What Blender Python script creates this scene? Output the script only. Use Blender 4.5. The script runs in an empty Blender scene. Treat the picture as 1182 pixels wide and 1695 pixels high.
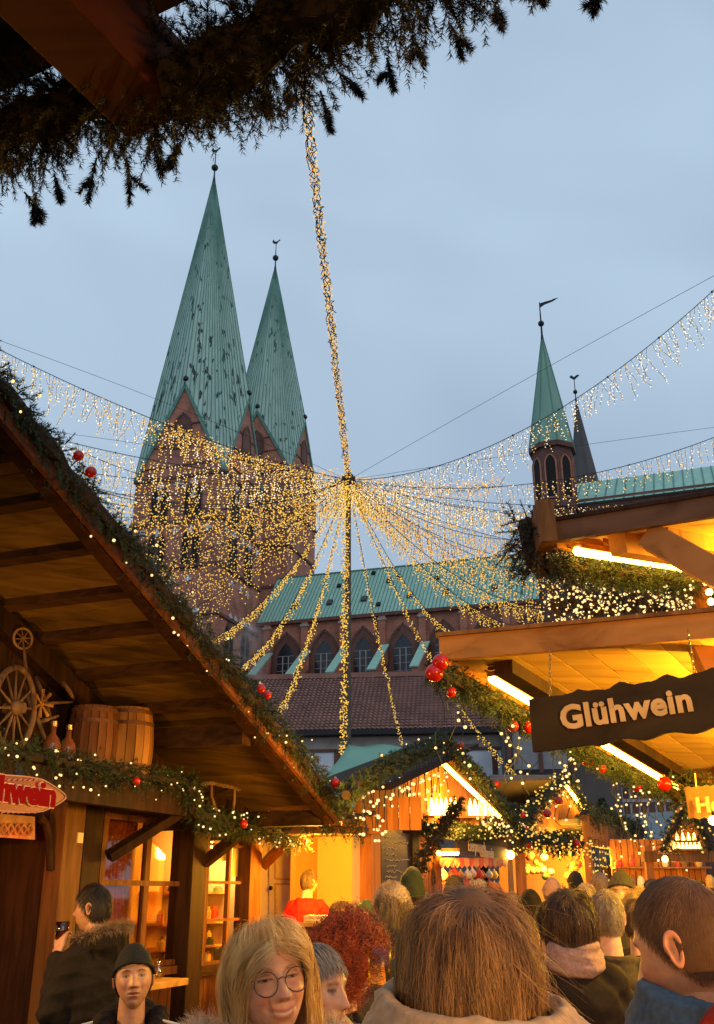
import bpy, bmesh, math, random
import numpy as np
from mathutils import Vector, Matrix

random.seed(7); RNG = np.random.default_rng(7)
SC = bpy.context.scene
COL = SC.collection
R = math.radians
# ------------------------------------------------------------------ camera
EYE = 1.65
PITCH = R(21.2)
FPX = 1632.0
cam_d = bpy.data.cameras.new('camera'); cam = bpy.data.objects.new('camera', cam_d); COL.objects.link(cam)
cam.location = (0, 0, EYE); cam.rotation_euler = (R(90) + PITCH, 0, 0)
cam_d.sensor_fit = 'VERTICAL'; cam_d.sensor_height = 24.0; cam_d.lens = FPX / 1695.0 * 24.0
cam_d.clip_start = 0.05; cam_d.clip_end = 3000
SC.camera = cam
# ------------------------------------------------------------------ world: even dusk overcast
world = bpy.data.worlds.new('World'); SC.world = world; world.use_nodes = True
nt = world.node_tree; nt.nodes.clear()
wo = nt.nodes.new('ShaderNodeOutputWorld'); mx = nt.nodes.new('ShaderNodeMixShader')
b1 = nt.nodes.new('ShaderNodeBackground'); b2 = nt.nodes.new('ShaderNodeBackground')
sky = nt.nodes.new('ShaderNodeTexSky'); sky.sky_type = 'NISHITA'; sky.sun_disc = False
sky.sun_elevation = R(8); sky.sun_rotation = R(150)
b1.inputs['Strength'].default_value = 0.06
nt.links.new(sky.outputs[0], b1.inputs['Color'])
tc = nt.nodes.new('ShaderNodeTexCoord'); mp = nt.nodes.new('ShaderNodeMapping'); mp.inputs['Scale'].default_value = (1.0, 1.0, 1.5)
mp.inputs['Location'].default_value = (.4, 1.3, .2)
nz = nt.nodes.new('ShaderNodeTexNoise'); nz.inputs['Scale'].default_value = 2.1; nz.inputs['Detail'].default_value = 3.0; nz.inputs['Roughness'].default_value = .5
nz.inputs['Distortion'].default_value = .5
cr = nt.nodes.new('ShaderNodeValToRGB')
cr.color_ramp.elements[0].position = .48; cr.color_ramp.elements[0].color = (.395, .525, .685, 1)
cr.color_ramp.elements[1].position = .78; cr.color_ramp.elements[1].color = (.53, .69, .86, 1)
nt.links.new(tc.outputs['Generated'], mp.inputs[0]); nt.links.new(mp.outputs[0], nz.inputs['Vector'])
nt.links.new(nz.outputs[0], cr.inputs[0]); nt.links.new(cr.outputs[0], b2.inputs['Color'])
b2.inputs['Strength'].default_value = 1.0
mx.inputs[0].default_value = .93
nt.links.new(b1.outputs[0], mx.inputs[1]); nt.links.new(b2.outputs[0], mx.inputs[2]); nt.links.new(mx.outputs[0], wo.inputs[0])
sun_d = bpy.data.lights.new('sun', 'SUN'); sun_d.energy = .25; sun_d.angle = R(25); sun_d.color = (1, .9, .8)
sun = bpy.data.objects.new('sun', sun_d); COL.objects.link(sun); sun.rotation_euler = (R(60), 0, R(30))
SC.view_settings.view_transform = 'Standard'; SC.view_settings.look = 'None'
SC.view_settings.exposure = 0.0; SC.view_settings.gamma = 1.0; SC.view_settings.use_curve_mapping = False
SC.render.engine = 'CYCLES'
cy = SC.cycles
cy.max_bounces = 6; cy.diffuse_bounces = 3; cy.glossy_bounces = 3; cy.transmission_bounces = 5; cy.transparent_max_bounces = 8
cy.sample_clamp_indirect = 4.0; cy.use_denoising = True
try: cy.denoiser = 'OPENIMAGEDENOISE'
except Exception: pass
AMBER = (1.0, .47, .04)

# ------------------------------------------------------------------ geometry helpers
cp, sp = math.cos(PITCH), math.sin(PITCH)
def ray(px, py):
    dx = (px - 591) / FPX; dy = (847.5 - py) / FPX
    return Vector((dx, cp - dy * sp, sp + dy * cp))
def P(px, py, Y):
    """a point of the place at ground distance Y that the survey of the photograph gives"""
    d = ray(px, py); return Vector((0, 0, EYE)) + d * (Y / d.y)
def PZ(px, py, Z):
    d = ray(px, py); return Vector((0, 0, EYE)) + d * ((Z - EYE) / d.z)
def V3(*a): return Vector(a)

ORIG = {}
def thing(name, label, cat, loc=(0, 0, 0), group=None, kind=None):
    o = bpy.data.objects.new(name, None); COL.objects.link(o); o.location = loc
    o.empty_display_size = .1
    o['label'] = label; o['category'] = cat
    if group: o['group'] = group
    if kind: o['kind'] = kind
    ORIG[o] = Vector(loc); return o
def tag(o, label=None, cat=None, group=None, kind=None):
    if label: o['label'] = label
    if cat: o['category'] = cat
    if group: o['group'] = group
    if kind: o['kind'] = kind
    return o

def basis(d, up=Vector((0, 0, 1))):
    z = Vector(d).normalized()
    up = Vector(up)
    if abs(z.dot(up.normalized())) > .995: up = Vector((0, 1, 0)) if abs(z.y) < .9 else Vector((1, 0, 0))
    x = up.cross(z).normalized(); y = z.cross(x).normalized()
    return x, y, z

class MB:
    def __init__(s): s.vs = []; s.fs = []; s.ms = []; s.n = 0; s.paint = []
    def add(s, V, F, m=0):
        V = np.asarray(V, dtype=np.float64).reshape(-1, 3)
        if not isinstance(F, np.ndarray): 
            by = {}
            for f in F: by.setdefault(len(f), []).append(f)
            Fs = [np.array(x, dtype=np.int64) for x in by.values()]
        else: Fs = [F.astype(np.int64)]
        for f in Fs:
            if len(f): s.fs.append(f + s.n); s.ms.append(np.full(len(f), m, dtype=np.int32))
        s.vs.append(V); s.n += len(V)
        return s
    def hexa(s, p, m=0):
        return s.add([tuple(q) for q in p], [(0, 3, 2, 1), (4, 5, 6, 7), (0, 1, 5, 4), (1, 2, 6, 5), (2, 3, 7, 6), (3, 0, 4, 7)], m)
    def box(s, c, size, m=0, rz=0.0):
        c = Vector(c); a, b, h = [q / 2 for q in size]; cs, sn = math.cos(rz), math.sin(rz)
        pts = []
        for z in (-h, h):
            for x, y in ((-a, -b), (a, -b), (a, b), (-a, b)):
                pts.append((c.x + x * cs - y * sn, c.y + x * sn + y * cs, c.z + z))
        return s.hexa(pts, m)
    def beam(s, p0, p1, w, h, up=(0, 0, 1), m=0):
        p0 = Vector(p0); p1 = Vector(p1); x, y, z = basis(p1 - p0, up)
        a, b = x * w / 2, y * h / 2
        return s.hexa([p0 - a - b, p0 + a - b, p0 + a + b, p0 - a + b, p1 - a - b, p1 + a - b, p1 + a + b, p1 - a + b], m)
    def prism(s, poly, ext, m=0):
        poly = [Vector(p) for p in poly]; ext = Vector(ext); n = len(poly)
        V = [tuple(p) for p in poly] + [tuple(p + ext) for p in poly]
        F = [tuple(range(n))[::-1], tuple(range(n, 2 * n))] + [(i, (i + 1) % n, n + (i + 1) % n, n + i) for i in range(n)]
        return s.add(V, F, m)
    def tube(s, path, r, n=6, m=0, cap=True):
        path = [Vector(p) for p in path]; k = len(path); rs = r if hasattr(r, '__len__') else [r] * k
        V = []; X = None
        for i, p in enumerate(path):
            d = (path[min(i + 1, k - 1)] - path[max(i - 1, 0)])
            if d.length < 1e-9: d = Vector((0, 0, 1))
            if X is None: X, Y_, Z_ = basis(d)
            else:
                Z_ = d.normalized(); X = (X - Z_ * X.dot(Z_)).normalized(); Y_ = Z_.cross(X)
            for j in range(n):
                a = 2 * math.pi * j / n; V.append(tuple(p + X * math.cos(a) * rs[i] + Y_ * math.sin(a) * rs[i]))
        F = [(i * n + j, i * n + (j + 1) % n, (i + 1) * n + (j + 1) % n, (i + 1) * n + j) for i in range(k - 1) for j in range(n)]
        if cap: F += [tuple(range(n))[::-1], tuple(range((k - 1) * n, k * n))]
        return s.add(V, F, m)
    def lathe(s, prof, c, n=16, axis=(0, 0, 1), m=0, sx=1.0, sy=1.0, rz=0.0):
        c = Vector(c); x, y, z = basis(axis)
        if Vector(axis).normalized().z > .99: x, y, z = Vector((math.cos(rz), math.sin(rz), 0)), Vector((-math.sin(rz), math.cos(rz), 0)), Vector((0, 0, 1))
        V = []
        for r, h in prof:
            for j in range(n):
                a = 2 * math.pi * j / n; V.append(tuple(c + x * (math.cos(a) * r * sx) + y * (math.sin(a) * r * sy) + z * h))
        k = len(prof)
        F = [(i * n + j, i * n + (j + 1) % n, (i + 1) * n + (j + 1) % n, (i + 1) * n + j) for i in range(k - 1) for j in range(n)]
        F += [tuple(range(n))[::-1], tuple(range((k - 1) * n, k * n))]
        return s.add(V, F, m)
    def ball(s, c, r, nu=12, nv=8, m=0, sc=(1, 1, 1), mat=None):
        V = []; F = []
        for i in range(nv + 1):
            t = math.pi * i / nv
            for j in range(nu):
                a = 2 * math.pi * j / nu
                v = Vector((math.sin(t) * math.cos(a) * r * sc[0], math.sin(t) * math.sin(a) * r * sc[1], math.cos(t) * r * sc[2]))
                if mat is not None: v = mat @ v
                V.append(tuple(Vector(c) + v))
        for i in range(nv):
            for j in range(nu):
                F.append((i * nu + j, (i + 1) * nu + j, (i + 1) * nu + (j + 1) % nu, i * nu + (j + 1) % nu))
        return s.add(V, F, m)
    def capsule(s, p0, p1, r0, r1, n=12, m=0):
        p0 = Vector(p0); p1 = Vector(p1); x, y, z = basis(p1 - p0)
        V = []; rings = []
        for t in np.linspace(-90, 0, 5): rings.append((p0 + z * (r0 * math.sin(R(t))), max(r0 * math.cos(R(t)), 1e-4)))
        for t in np.linspace(0, 90, 5): rings.append((p1 + z * (r1 * math.sin(R(t))), max(r1 * math.cos(R(t)), 1e-4)))
        for p, r in rings:
            for j in range(n):
                a = 2 * math.pi * j / n; V.append(tuple(p + x * math.cos(a) * r + y * math.sin(a) * r))
        F = [(i * n + j, i * n + (j + 1) % n, (i + 1) * n + (j + 1) % n, (i + 1) * n + j) for i in range(len(rings) - 1) for j in range(n)]
        F += [tuple(range(n))[::-1], tuple(range((len(rings) - 1) * n, len(rings) * n))]
        return s.add(V, F, m)
    def loft(s, rings, n=20, m=0):
        """rings: (center, rx, ry, yaw)"""
        V = []
        for c, rx, ry, yw in rings:
            for j in range(n):
                a = 2 * math.pi * j / n; x = math.cos(a) * rx; y = math.sin(a) * ry
                V.append((c[0] + x * math.cos(yw) - y * math.sin(yw), c[1] + x * math.sin(yw) + y * math.cos(yw), c[2]))
        k = len(rings)
        F = [(i * n + j, i * n + (j + 1) % n, (i + 1) * n + (j + 1) % n, (i + 1) * n + j) for i in range(k - 1) for j in range(n)]
        F += [tuple(range(n))[::-1], tuple(range((k - 1) * n, k * n))]
        return s.add(V, F, m)
    def octs(s, C, r, m=0):
        """many small octahedra (bulbs) at once"""
        C = np.asarray(C, dtype=float).reshape(-1, 3); N = len(C)
        if N == 0: return s
        r = np.broadcast_to(np.asarray(r, dtype=float), (N,))[:, None, None]
        D = np.array([(1, 0, 0), (0, 1, 0), (-1, 0, 0), (0, -1, 0), (0, 0, 1), (0, 0, -1)], dtype=float)
        V = (C[:, None, :] + D[None] * r).reshape(-1, 3)
        F = np.array([(0, 1, 4), (1, 2, 4), (2, 3, 4), (3, 0, 4), (1, 0, 5), (2, 1, 5), (3, 2, 5), (0, 3, 5)])
        F = (F[None] + (np.arange(N) * 6)[:, None, None]).reshape(-1, 3)
        return s.add(V, F, m)
    def icos(s, C, r, m=0):
        C = np.asarray(C, dtype=float).reshape(-1, 3); N = len(C)
        if N == 0: return s
        r = np.broadcast_to(np.asarray(r, dtype=float), (N,))[:, None, None]; g = (1 + 5 ** .5) / 2
        D = np.array([(-1, g, 0), (1, g, 0), (-1, -g, 0), (1, -g, 0), (0, -1, g), (0, 1, g), (0, -1, -g), (0, 1, -g), (g, 0, -1), (g, 0, 1), (-g, 0, -1), (-g, 0, 1)]) / math.sqrt(1 + g * g)
        V = (C[:, None, :] + D[None] * r).reshape(-1, 3)
        F = np.array([(0, 11, 5), (0, 5, 1), (0, 1, 7), (0, 7, 10), (0, 10, 11), (1, 5, 9), (5, 11, 4), (11, 10, 2), (10, 7, 6), (7, 1, 8), (3, 9, 4), (3, 4, 2), (3, 2, 6), (3, 6, 8), (3, 8, 9), (4, 9, 5), (2, 4, 11), (6, 2, 10), (8, 6, 7), (9, 8, 1)])
        F = (F[None] + (np.arange(N) * 12)[:, None, None]).reshape(-1, 3)
        return s.add(V, F, m)
    def mesh(s, name, origin=Vector((0, 0, 0)), smooth=False):
        V = np.concatenate(s.vs) - np.array(origin)
        me = bpy.data.meshes.new(name)
        nl = sum(f.size for f in s.fs); nf = sum(len(f) for f in s.fs)
        me.vertices.add(len(V)); me.vertices.foreach_set('co', V.astype(np.float32).ravel())
        me.loops.add(nl); me.polygons.add(nf)
        me.loops.foreach_set('vertex_index', np.concatenate([f.ravel() for f in s.fs]).astype(np.int32))
        tot = np.concatenate([np.full(len(f), f.shape[1]) for f in s.fs]).astype(np.int32)
        st = np.concatenate([[0], np.cumsum(tot)[:-1]]).astype(np.int32)
        me.polygons.foreach_set('loop_start', st); me.polygons.foreach_set('loop_total', tot)
        me.polygons.foreach_set('material_index', np.concatenate(s.ms))
        me.update(calc_edges=True)
        me.polygons.foreach_set('use_smooth', np.full(nf, bool(smooth)))
        return me
    def build(s, name, mats, parent=None, smooth=False, kind=None, bevel=0):
        org = ORIG.get(parent, Vector((0, 0, 0)))
        me = s.mesh(name, org, smooth)
        if not isinstance(mats, (list, tuple)): mats = [mats]
        for m_ in mats: me.materials.append(m_)
        o = bpy.data.objects.new(name, me); COL.objects.link(o)
        if parent is not None: o.parent = parent; ORIG[o] = org
        if kind: o['kind'] = kind
        if bevel:
            bv = o.modifiers.new('bevel', 'BEVEL'); bv.width = bevel; bv.segments = 2; bv.limit_method = 'ANGLE'
        return o
def part_beam(parent, name, p0, p1, w, h, mat, up=(0, 0, 1), bevel=0):
    return MB().beam(p0, p1, w, h, up).build(name, mat, parent, bevel=bevel)

# ------------------------------------------------------------------ materials
def new_mat(name):
    m = bpy.data.materials.new(name); m.use_nodes = True
    n = m.node_tree; b = n.nodes['Principled BSDF']; return m, n, b
def mat(name, c1, c2=None, rough=.7, metal=0.0, scale=8.0, stretch=(1, 1, 1), bump=.0, detail=5, spec=None, emit=None, es=0.0, trans=0.0, contrast=(.3, .7), sheen=0, bdist=.01):
    m, n, b = new_mat(name)
    c2 = c2 or tuple(x * .6 for x in c1)
    tcn = n.nodes.new('ShaderNodeTexCoord'); mpn = n.nodes.new('ShaderNodeMapping'); mpn.inputs['Scale'].default_value = stretch
    nn = n.nodes.new('ShaderNodeTexNoise'); nn.inputs['Scale'].default_value = scale; nn.inputs['Detail'].default_value = detail
    rp = n.nodes.new('ShaderNodeValToRGB'); rp.color_ramp.elements[0].position = contrast[0]; rp.color_ramp.elements[1].position = contrast[1]
    rp.color_ramp.elements[0].color = (*c2, 1); rp.color_ramp.elements[1].color = (*c1, 1)
    n.links.new(tcn.outputs['Object'], mpn.inputs[0]); n.links.new(mpn.outputs[0], nn.inputs['Vector'])
    n.links.new(nn.outputs[0], rp.inputs[0]); n.links.new(rp.outputs[0], b.inputs['Base Color'])
    b.inputs['Roughness'].default_value = rough; b.inputs['Metallic'].default_value = metal
    if spec is not None: b.inputs['Specular IOR Level'].default_value = spec
    if trans: b.inputs['Transmission Weight'].default_value = trans
    if sheen: b.inputs['Sheen Weight'].default_value = sheen
    if emit: b.inputs['Emission Color'].default_value = (*emit, 1); b.inputs['Emission Strength'].default_value = es
    if bump:
        bn = n.nodes.new('ShaderNodeBump'); bn.inputs['Strength'].default_value = bump; bn.inputs['Distance'].default_value = bdist
        n.links.new(nn.outputs[0], bn.inputs['Height']); n.links.new(bn.outputs[0], b.inputs['Normal'])
    m['rp'] = 1
    return m
def wood(name, c1, c2, rough=.6, scale=3.0, axis='z', bump=.3):
    st = {'x': (.12, 1, 1), 'y': (1, .12, 1), 'z': (1, 1, .12)}[axis]
    m, n, b = new_mat(name)
    tcn = n.nodes.new('ShaderNodeTexCoord'); mpn = n.nodes.new('ShaderNodeMapping'); mpn.inputs['Scale'].default_value = st
    oi = n.nodes.new('ShaderNodeObjectInfo')
    ad = n.nodes.new('ShaderNodeVectorMath'); ad.operation = 'ADD'
    ml = n.nodes.new('ShaderNodeVectorMath'); ml.operation = 'SCALE'; ml.inputs[3].default_value = 13.0
    cb = n.nodes.new('ShaderNodeCombineXYZ'); 
    for k in range(3): n.links.new(oi.outputs['Random'], cb.inputs[k])
    n.links.new(cb.outputs[0], ml.inputs[0]); n.links.new(tcn.outputs['Object'], mpn.inputs[0])
    n.links.new(mpn.outputs[0], ad.inputs[0]); n.links.new(ml.outputs[0], ad.inputs[1])
    nn = n.nodes.new('ShaderNodeTexNoise'); nn.inputs['Scale'].default_value = scale * 6; nn.inputs['Detail'].default_value = 6; nn.inputs['Distortion'].default_value = .6
    n2 = n.nodes.new('ShaderNodeTexNoise'); n2.inputs['Scale'].default_value = scale * .9; n2.inputs['Detail'].default_value = 3
    mxn = n.nodes.new('ShaderNodeMix'); mxn.data_type = 'FLOAT'; mxn.inputs[0].default_value = .4
    n.links.new(ad.outputs[0], nn.inputs['Vector']); n.links.new(ad.outputs[0], n2.inputs['Vector'])
    n.links.new(nn.outputs[0], mxn.inputs[2]); n.links.new(n2.outputs[0], mxn.inputs[3])
    rp = n.nodes.new('ShaderNodeValToRGB'); rp.color_ramp.elements[0].position = .42; rp.color_ramp.elements[1].position = .60
    rp.color_ramp.elements[0].color = (*c2, 1); rp.color_ramp.elements[1].color = (*c1, 1)
    kn_ = rp.color_ramp.elements.new(.32); kn_.color = (c2[0] * .5, c2[1] * .45, c2[2] * .45, 1)
    n.links.new(mxn.outputs[0], rp.inputs[0])
    hs = n.nodes.new('ShaderNodeHueSaturation'); mr = n.nodes.new('ShaderNodeMapRange'); mr.inputs[3].default_value = .75; mr.inputs[4].default_value = 1.2
    n.links.new(oi.outputs['Random'], mr.inputs[0]); n.links.new(mr.outputs[0], hs.inputs['Value']); n.links.new(rp.outputs[0], hs.inputs['Color'])
    n.links.new(hs.outputs[0], b.inputs['Base Color']); b.inputs['Roughness'].default_value = rough + .12; b.inputs['Specular IOR Level'].default_value = .2
    bn = n.nodes.new('ShaderNodeBump'); bn.inputs['Strength'].default_value = min(1, bump * 1.6); bn.inputs['Distance'].default_value = .004
    n.links.new(mxn.outputs[0], bn.inputs['Height']); n.links.new(bn.outputs[0], b.inputs['Normal'])
    return m
def emis(name, col, s, sample=False):
    m = bpy.data.materials.new(name); m.use_nodes = True; n = m.node_tree; n.nodes.clear()
    o = n.nodes.new('ShaderNodeOutputMaterial'); e = n.nodes.new('ShaderNodeEmission')
    e.inputs[0].default_value = (*col, 1); e.inputs[1].default_value = s; n.links.new(e.outputs[0], o.inputs[0])
    m.cycles.emission_sampling = 'FRONT' if sample else 'NONE'
    return m
def brick_mat(name, c1, c2, mortar, scale, rough=.9, mott=.5):
    m, n, b = new_mat(name)
    g = n.nodes.new('ShaderNodeTexCoord'); mpn = n.nodes.new('ShaderNodeMapping'); mpn.inputs['Rotation'].default_value = (R(90), 0, 0)
    n.links.new(g.outputs['Object'], mpn.inputs[0])
    bt = n.nodes.new('ShaderNodeTexBrick'); bt.inputs['Scale'].default_value = scale
    bt.inputs['Color1'].default_value = (*c1, 1); bt.inputs['Color2'].default_value = (*c2, 1); bt.inputs['Mortar'].default_value = (*mortar, 1)
    n.links.new(mpn.outputs[0], bt.inputs['Vector'])
    nn = n.nodes.new('ShaderNodeTexNoise'); nn.inputs['Scale'].default_value = .35; nn.inputs['Detail'].default_value = 9; nn.inputs['Roughness'].default_value = .65
    n.links.new(g.outputs['Object'], nn.inputs['Vector'])
    mr = n.nodes.new('ShaderNodeMapRange'); mr.inputs[1].default_value = .3; mr.inputs[2].default_value = .7; mr.inputs[3].default_value = 1 - mott; mr.inputs[4].default_value = 1.25
    n.links.new(nn.outputs[0], mr.inputs[0])
    hs = n.nodes.new('ShaderNodeHueSaturation'); n.links.new(mr.outputs[0], hs.inputs['Value']); n.links.new(bt.outputs[0], hs.inputs['Color'])
    n.links.new(hs.outputs[0], b.inputs['Base Color']); b.inputs['Roughness'].default_value = rough
    return m
def glass_mat(name, tint=(.9, .9, .85), alpha=.25, rough=.04):
    m = bpy.data.materials.new(name); m.use_nodes = True; n = m.node_tree; n.nodes.clear()
    o = n.nodes.new('ShaderNodeOutputMaterial'); t = n.nodes.new('ShaderNodeBsdfTransparent'); g = n.nodes.new('ShaderNodeBsdfGlossy')
    t.inputs[0].default_value = (*tint, 1); g.inputs['Roughness'].default_value = rough
    x = n.nodes.new('ShaderNodeMixShader'); x.inputs[0].default_value = alpha
    n.links.new(t.outputs[0], x.inputs[1]); n.links.new(g.outputs[0], x.inputs[2]); n.links.new(x.outputs[0], o.inputs[0])
    return m

M = {}
M['brick'] = brick_mat('church_brick', (.60, .215, .125), (.46, .16, .095), (.34, .20, .15), 1.6)
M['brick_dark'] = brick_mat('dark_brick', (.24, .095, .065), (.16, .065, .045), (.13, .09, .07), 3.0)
M['white_plaster'] = mat('blind_tracery_plaster', (.72, .70, .68), (.5, .47, .45), scale=3)
M['stone_trim'] = mat('pale_stone', (.42, .36, .33), (.3, .25, .22), scale=2)
def copper(name, dens, c1=(.47, .61, .50), c2=(.33, .46, .38)):
    m, n, b = new_mat(name)
    g = n.nodes.new('ShaderNodeTexCoord')
    def noise(sc, st, det=4):
        q = n.nodes.new('ShaderNodeMapping'); q.inputs['Scale'].default_value = st; n.links.new(g.outputs['Object'], q.inputs[0])
        w = n.nodes.new('ShaderNodeTexNoise'); w.inputs['Scale'].default_value = sc; w.inputs['Detail'].default_value = det
        n.links.new(q.outputs[0], w.inputs['Vector']); return w
    a = noise(1.6, (1, 1, .08), 6); p = noise(.9, (1.5, 1.5, .35), 7); big = noise(.05, (1, 1, .6), 2)
    r1 = n.nodes.new('ShaderNodeValToRGB'); r1.color_ramp.elements[0].position = .35; r1.color_ramp.elements[1].position = .7
    r1.color_ramp.elements[0].color = (*c2, 1); r1.color_ramp.elements[1].color = (*c1, 1); n.links.new(a.outputs[0], r1.inputs[0])
    add = n.nodes.new('ShaderNodeMath'); add.operation = 'MULTIPLY_ADD'; add.inputs[1].default_value = .45; n.links.new(big.outputs[0], add.inputs[0]); n.links.new(p.outputs[0], add.inputs[2])
    r2 = n.nodes.new('ShaderNodeValToRGB'); r2.color_ramp.elements[0].position = dens; r2.color_ramp.elements[1].position = dens + .02
    r2.color_ramp.elements[0].color = (0, 0, 0, 1); r2.color_ramp.elements[1].color = (1, 1, 1, 1); n.links.new(add.outputs[0], r2.inputs[0])
    mxn = n.nodes.new('ShaderNodeMix'); mxn.data_type = 'RGBA'; n.links.new(r2.outputs[0], mxn.inputs[0]); n.links.new(r1.outputs[0], mxn.inputs[6])
    mxn.inputs[7].default_value = (.035, .05, .04, 1); n.links.new(mxn.outputs[2], b.inputs['Base Color']); b.inputs['Roughness'].default_value = .75
    return m
M['copper_old'] = copper('verdigris_copper_patched', .835)
M['copper'] = copper('verdigris_copper', 2.0, (.40, .64, .50), (.32, .54, .42))
M['copper_seam'] = mat('copper_seam', (.14, .29, .22), (.10, .20, .16), scale=1)
M['slate'] = mat('dark_slate', (.10, .08, .075), (.06, .05, .05), scale=2, stretch=(1, 1, .2))
M['iron'] = mat('dark_iron', (.03, .03, .035), rough=.5, metal=.5)
M['dark_glass'] = mat('dark_window_glass', (.03, .035, .04), (.015, .015, .02), rough=.15, scale=3)
M['dark_void'] = mat('louvre_dark', (.02, .015, .012), rough=.95)
M['bulb'] = emis('warm_fairy_bulb', (1.0, .58, .09), 1.25)
M['bulb_pale'] = emis('pale_fairy_bulb', (1.0, .80, .52), 1.7)
M['bulb_amber'] = emis('amber_fairy_bulb', (1.0, .42, .07), 1.1)
M['bulb_near'] = emis('bright_garland_bulb', (1.0, .66, .24), 1.9)
M['wire'] = mat('light_string_wire', (.02, .022, .035), (.012, .012, .02), rough=.6)
M['strip'] = emis('led_strip_white', (1.0, .50, .05), 30.0, True)
M['lamp'] = emis('lamp_face', (1.0, .50, .05), 32.0, True)
M['fir'] = mat('fir_needles', (.050, .088, .030), (.012, .030, .012), rough=.55, scale=9, contrast=(.35, .65))
M['fir_dark'] = mat('fir_needles_dry_shaded', (.022, .018, .008), (.008, .008, .004), rough=.6, scale=11, contrast=(.3, .7))  # dry fir; base colour also darkened to stand in for backlit shade
M['twig'] = mat('twig_bark', (.05, .03, .015), rough=.9)
M['bauble'] = mat('red_bauble', (.55, .012, .008), (.42, .008, .006), rough=.22, scale=2)
M['wood_dark'] = wood('dark_stained_wood', (.045, .017, .006), (.020, .007, .003), axis='z')
M['wood_dark_x'] = wood('dark_stained_wood_across', (.075, .034, .013), (.032, .014, .006), axis='x')
M['wood_mid'] = wood('brown_spruce', (.30, .13, .035), (.17, .068, .018), axis='z')
M['soffit'] = wood('soffit_board', (.20, .115, .030), (.10, .055, .014), axis='x', scale=2.2)
M['wood_orange'] = wood('orange_varnished_board', (.58, .22, .035), (.38, .13, .02), axis='z')
M['wood_pale'] = wood('pale_spruce_board', (.66, .38, .10), (.50, .26, .06), axis='x', scale=1.6, bump=.15)
M['fascia'] = wood('painted_fascia', (.52, .235, .06), (.40, .17, .04), axis='x', scale=1.4, bump=.15)
M['barrel'] = wood('barrel_oak', (.50, .24, .06), (.30, .13, .03), axis='z')
M['oak_grey'] = wood('weathered_oak', (.25, .15, .08), (.14, .08, .04), axis='z')
# ------------------------------------------------------------------ ground
g = MB().add([(-400, -60, 0), (400, -60, 0), (400, 700, 0), (-400, 700, 0)], [(0, 1, 2, 3)])
mg = brick_mat('granite_setts', (.10, .09, .085), (.07, .065, .06), (.03, .03, .03), 5.0)
tag(g.build('ground', mg), kind='structure')

# ------------------------------------------------------------------ church (brick, copper roofs)
EE = Vector((math.cos(R(18)), -math.sin(R(18)), 0)); NN = Vector((math.sin(R(18)), math.cos(R(18)), 0)); UP = Vector((0, 0, 1))
def ridge_ribs(mb, a0, a1, b0, b1, n, r=.09, h=.12):
    """standing seams from line a0-a1 (low) to b0-b1 (high)"""
    for i in range(n + 1):
        t = i / n; p = Vector(a0).lerp(a1, t); q = Vector(b0).lerp(b1, t)
        mb.beam(p, q, r, h)
church = thing('church', 'Gothic brick church with two green spires and a long copper roofed nave', 'church', (-25, 142, 0))

def cross_dots(par, c, ax, s):
    mb = MB()
    for dx, dz in ((0, 0), (1, 0), (-1, 0), (0, 1), (0, -1)):
        p = c + ax * (dx * s) + UP * (dz * s)
        mb.box(p, (s * 1.02, .12, s * 1.02), rz=math.atan2(ax.y, ax.x))
    mb.build('cross_tracery', M['white_plaster'], par)
def lancet(c, ax, nrm, w, h, depth, n=7):
    """pointed arch outline polygon centred on c (sill middle)"""
    pts = [c - ax * w / 2, c + ax * w / 2]
    hs = h - w * .95
    for i in range(n + 1):
        t = i / n * R(62); pts.append(c + ax * (-w / 2 + w * math.cos(t)) + UP * (hs + w * math.sin(t) * 1.02))
    for i in range(n, -1, -1):
        t = i / n * R(62); pts.append(c + ax * (w / 2 - w * math.cos(t)) + UP * (hs + w * math.sin(t) * 1.02))
    out = [pts[0], pts[1]] + pts[2:2 + n + 1] + pts[2 + n + 1:]
    return out
def window_in(parent, c, ax, nrm, w, h, name='window', dark='dark_void', rim=True):
    poly = lancet(c + nrm * .05, ax, nrm, w, h, .3)
    wdw = MB().prism(poly, nrm * .06).build(name, M[dark], parent)
    if rim:
        fr = MB(); n = len(poly)
        for i in range(1, n - 0):
            fr.beam(poly[i], poly[(i + 1) % n], .32, .30, up=nrm)
        fr.beam(poly[0], poly[1], .32, .35, up=nrm)
        if M.get('brick_rim') is None: M['brick_rim'] = brick_mat('moulded_brick_rim', (.20, .085, .06), (.14, .06, .045), (.12, .09, .08), 1.6)
        fr.build('frame', M['brick_rim'], wdw)
    return wdw

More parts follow.
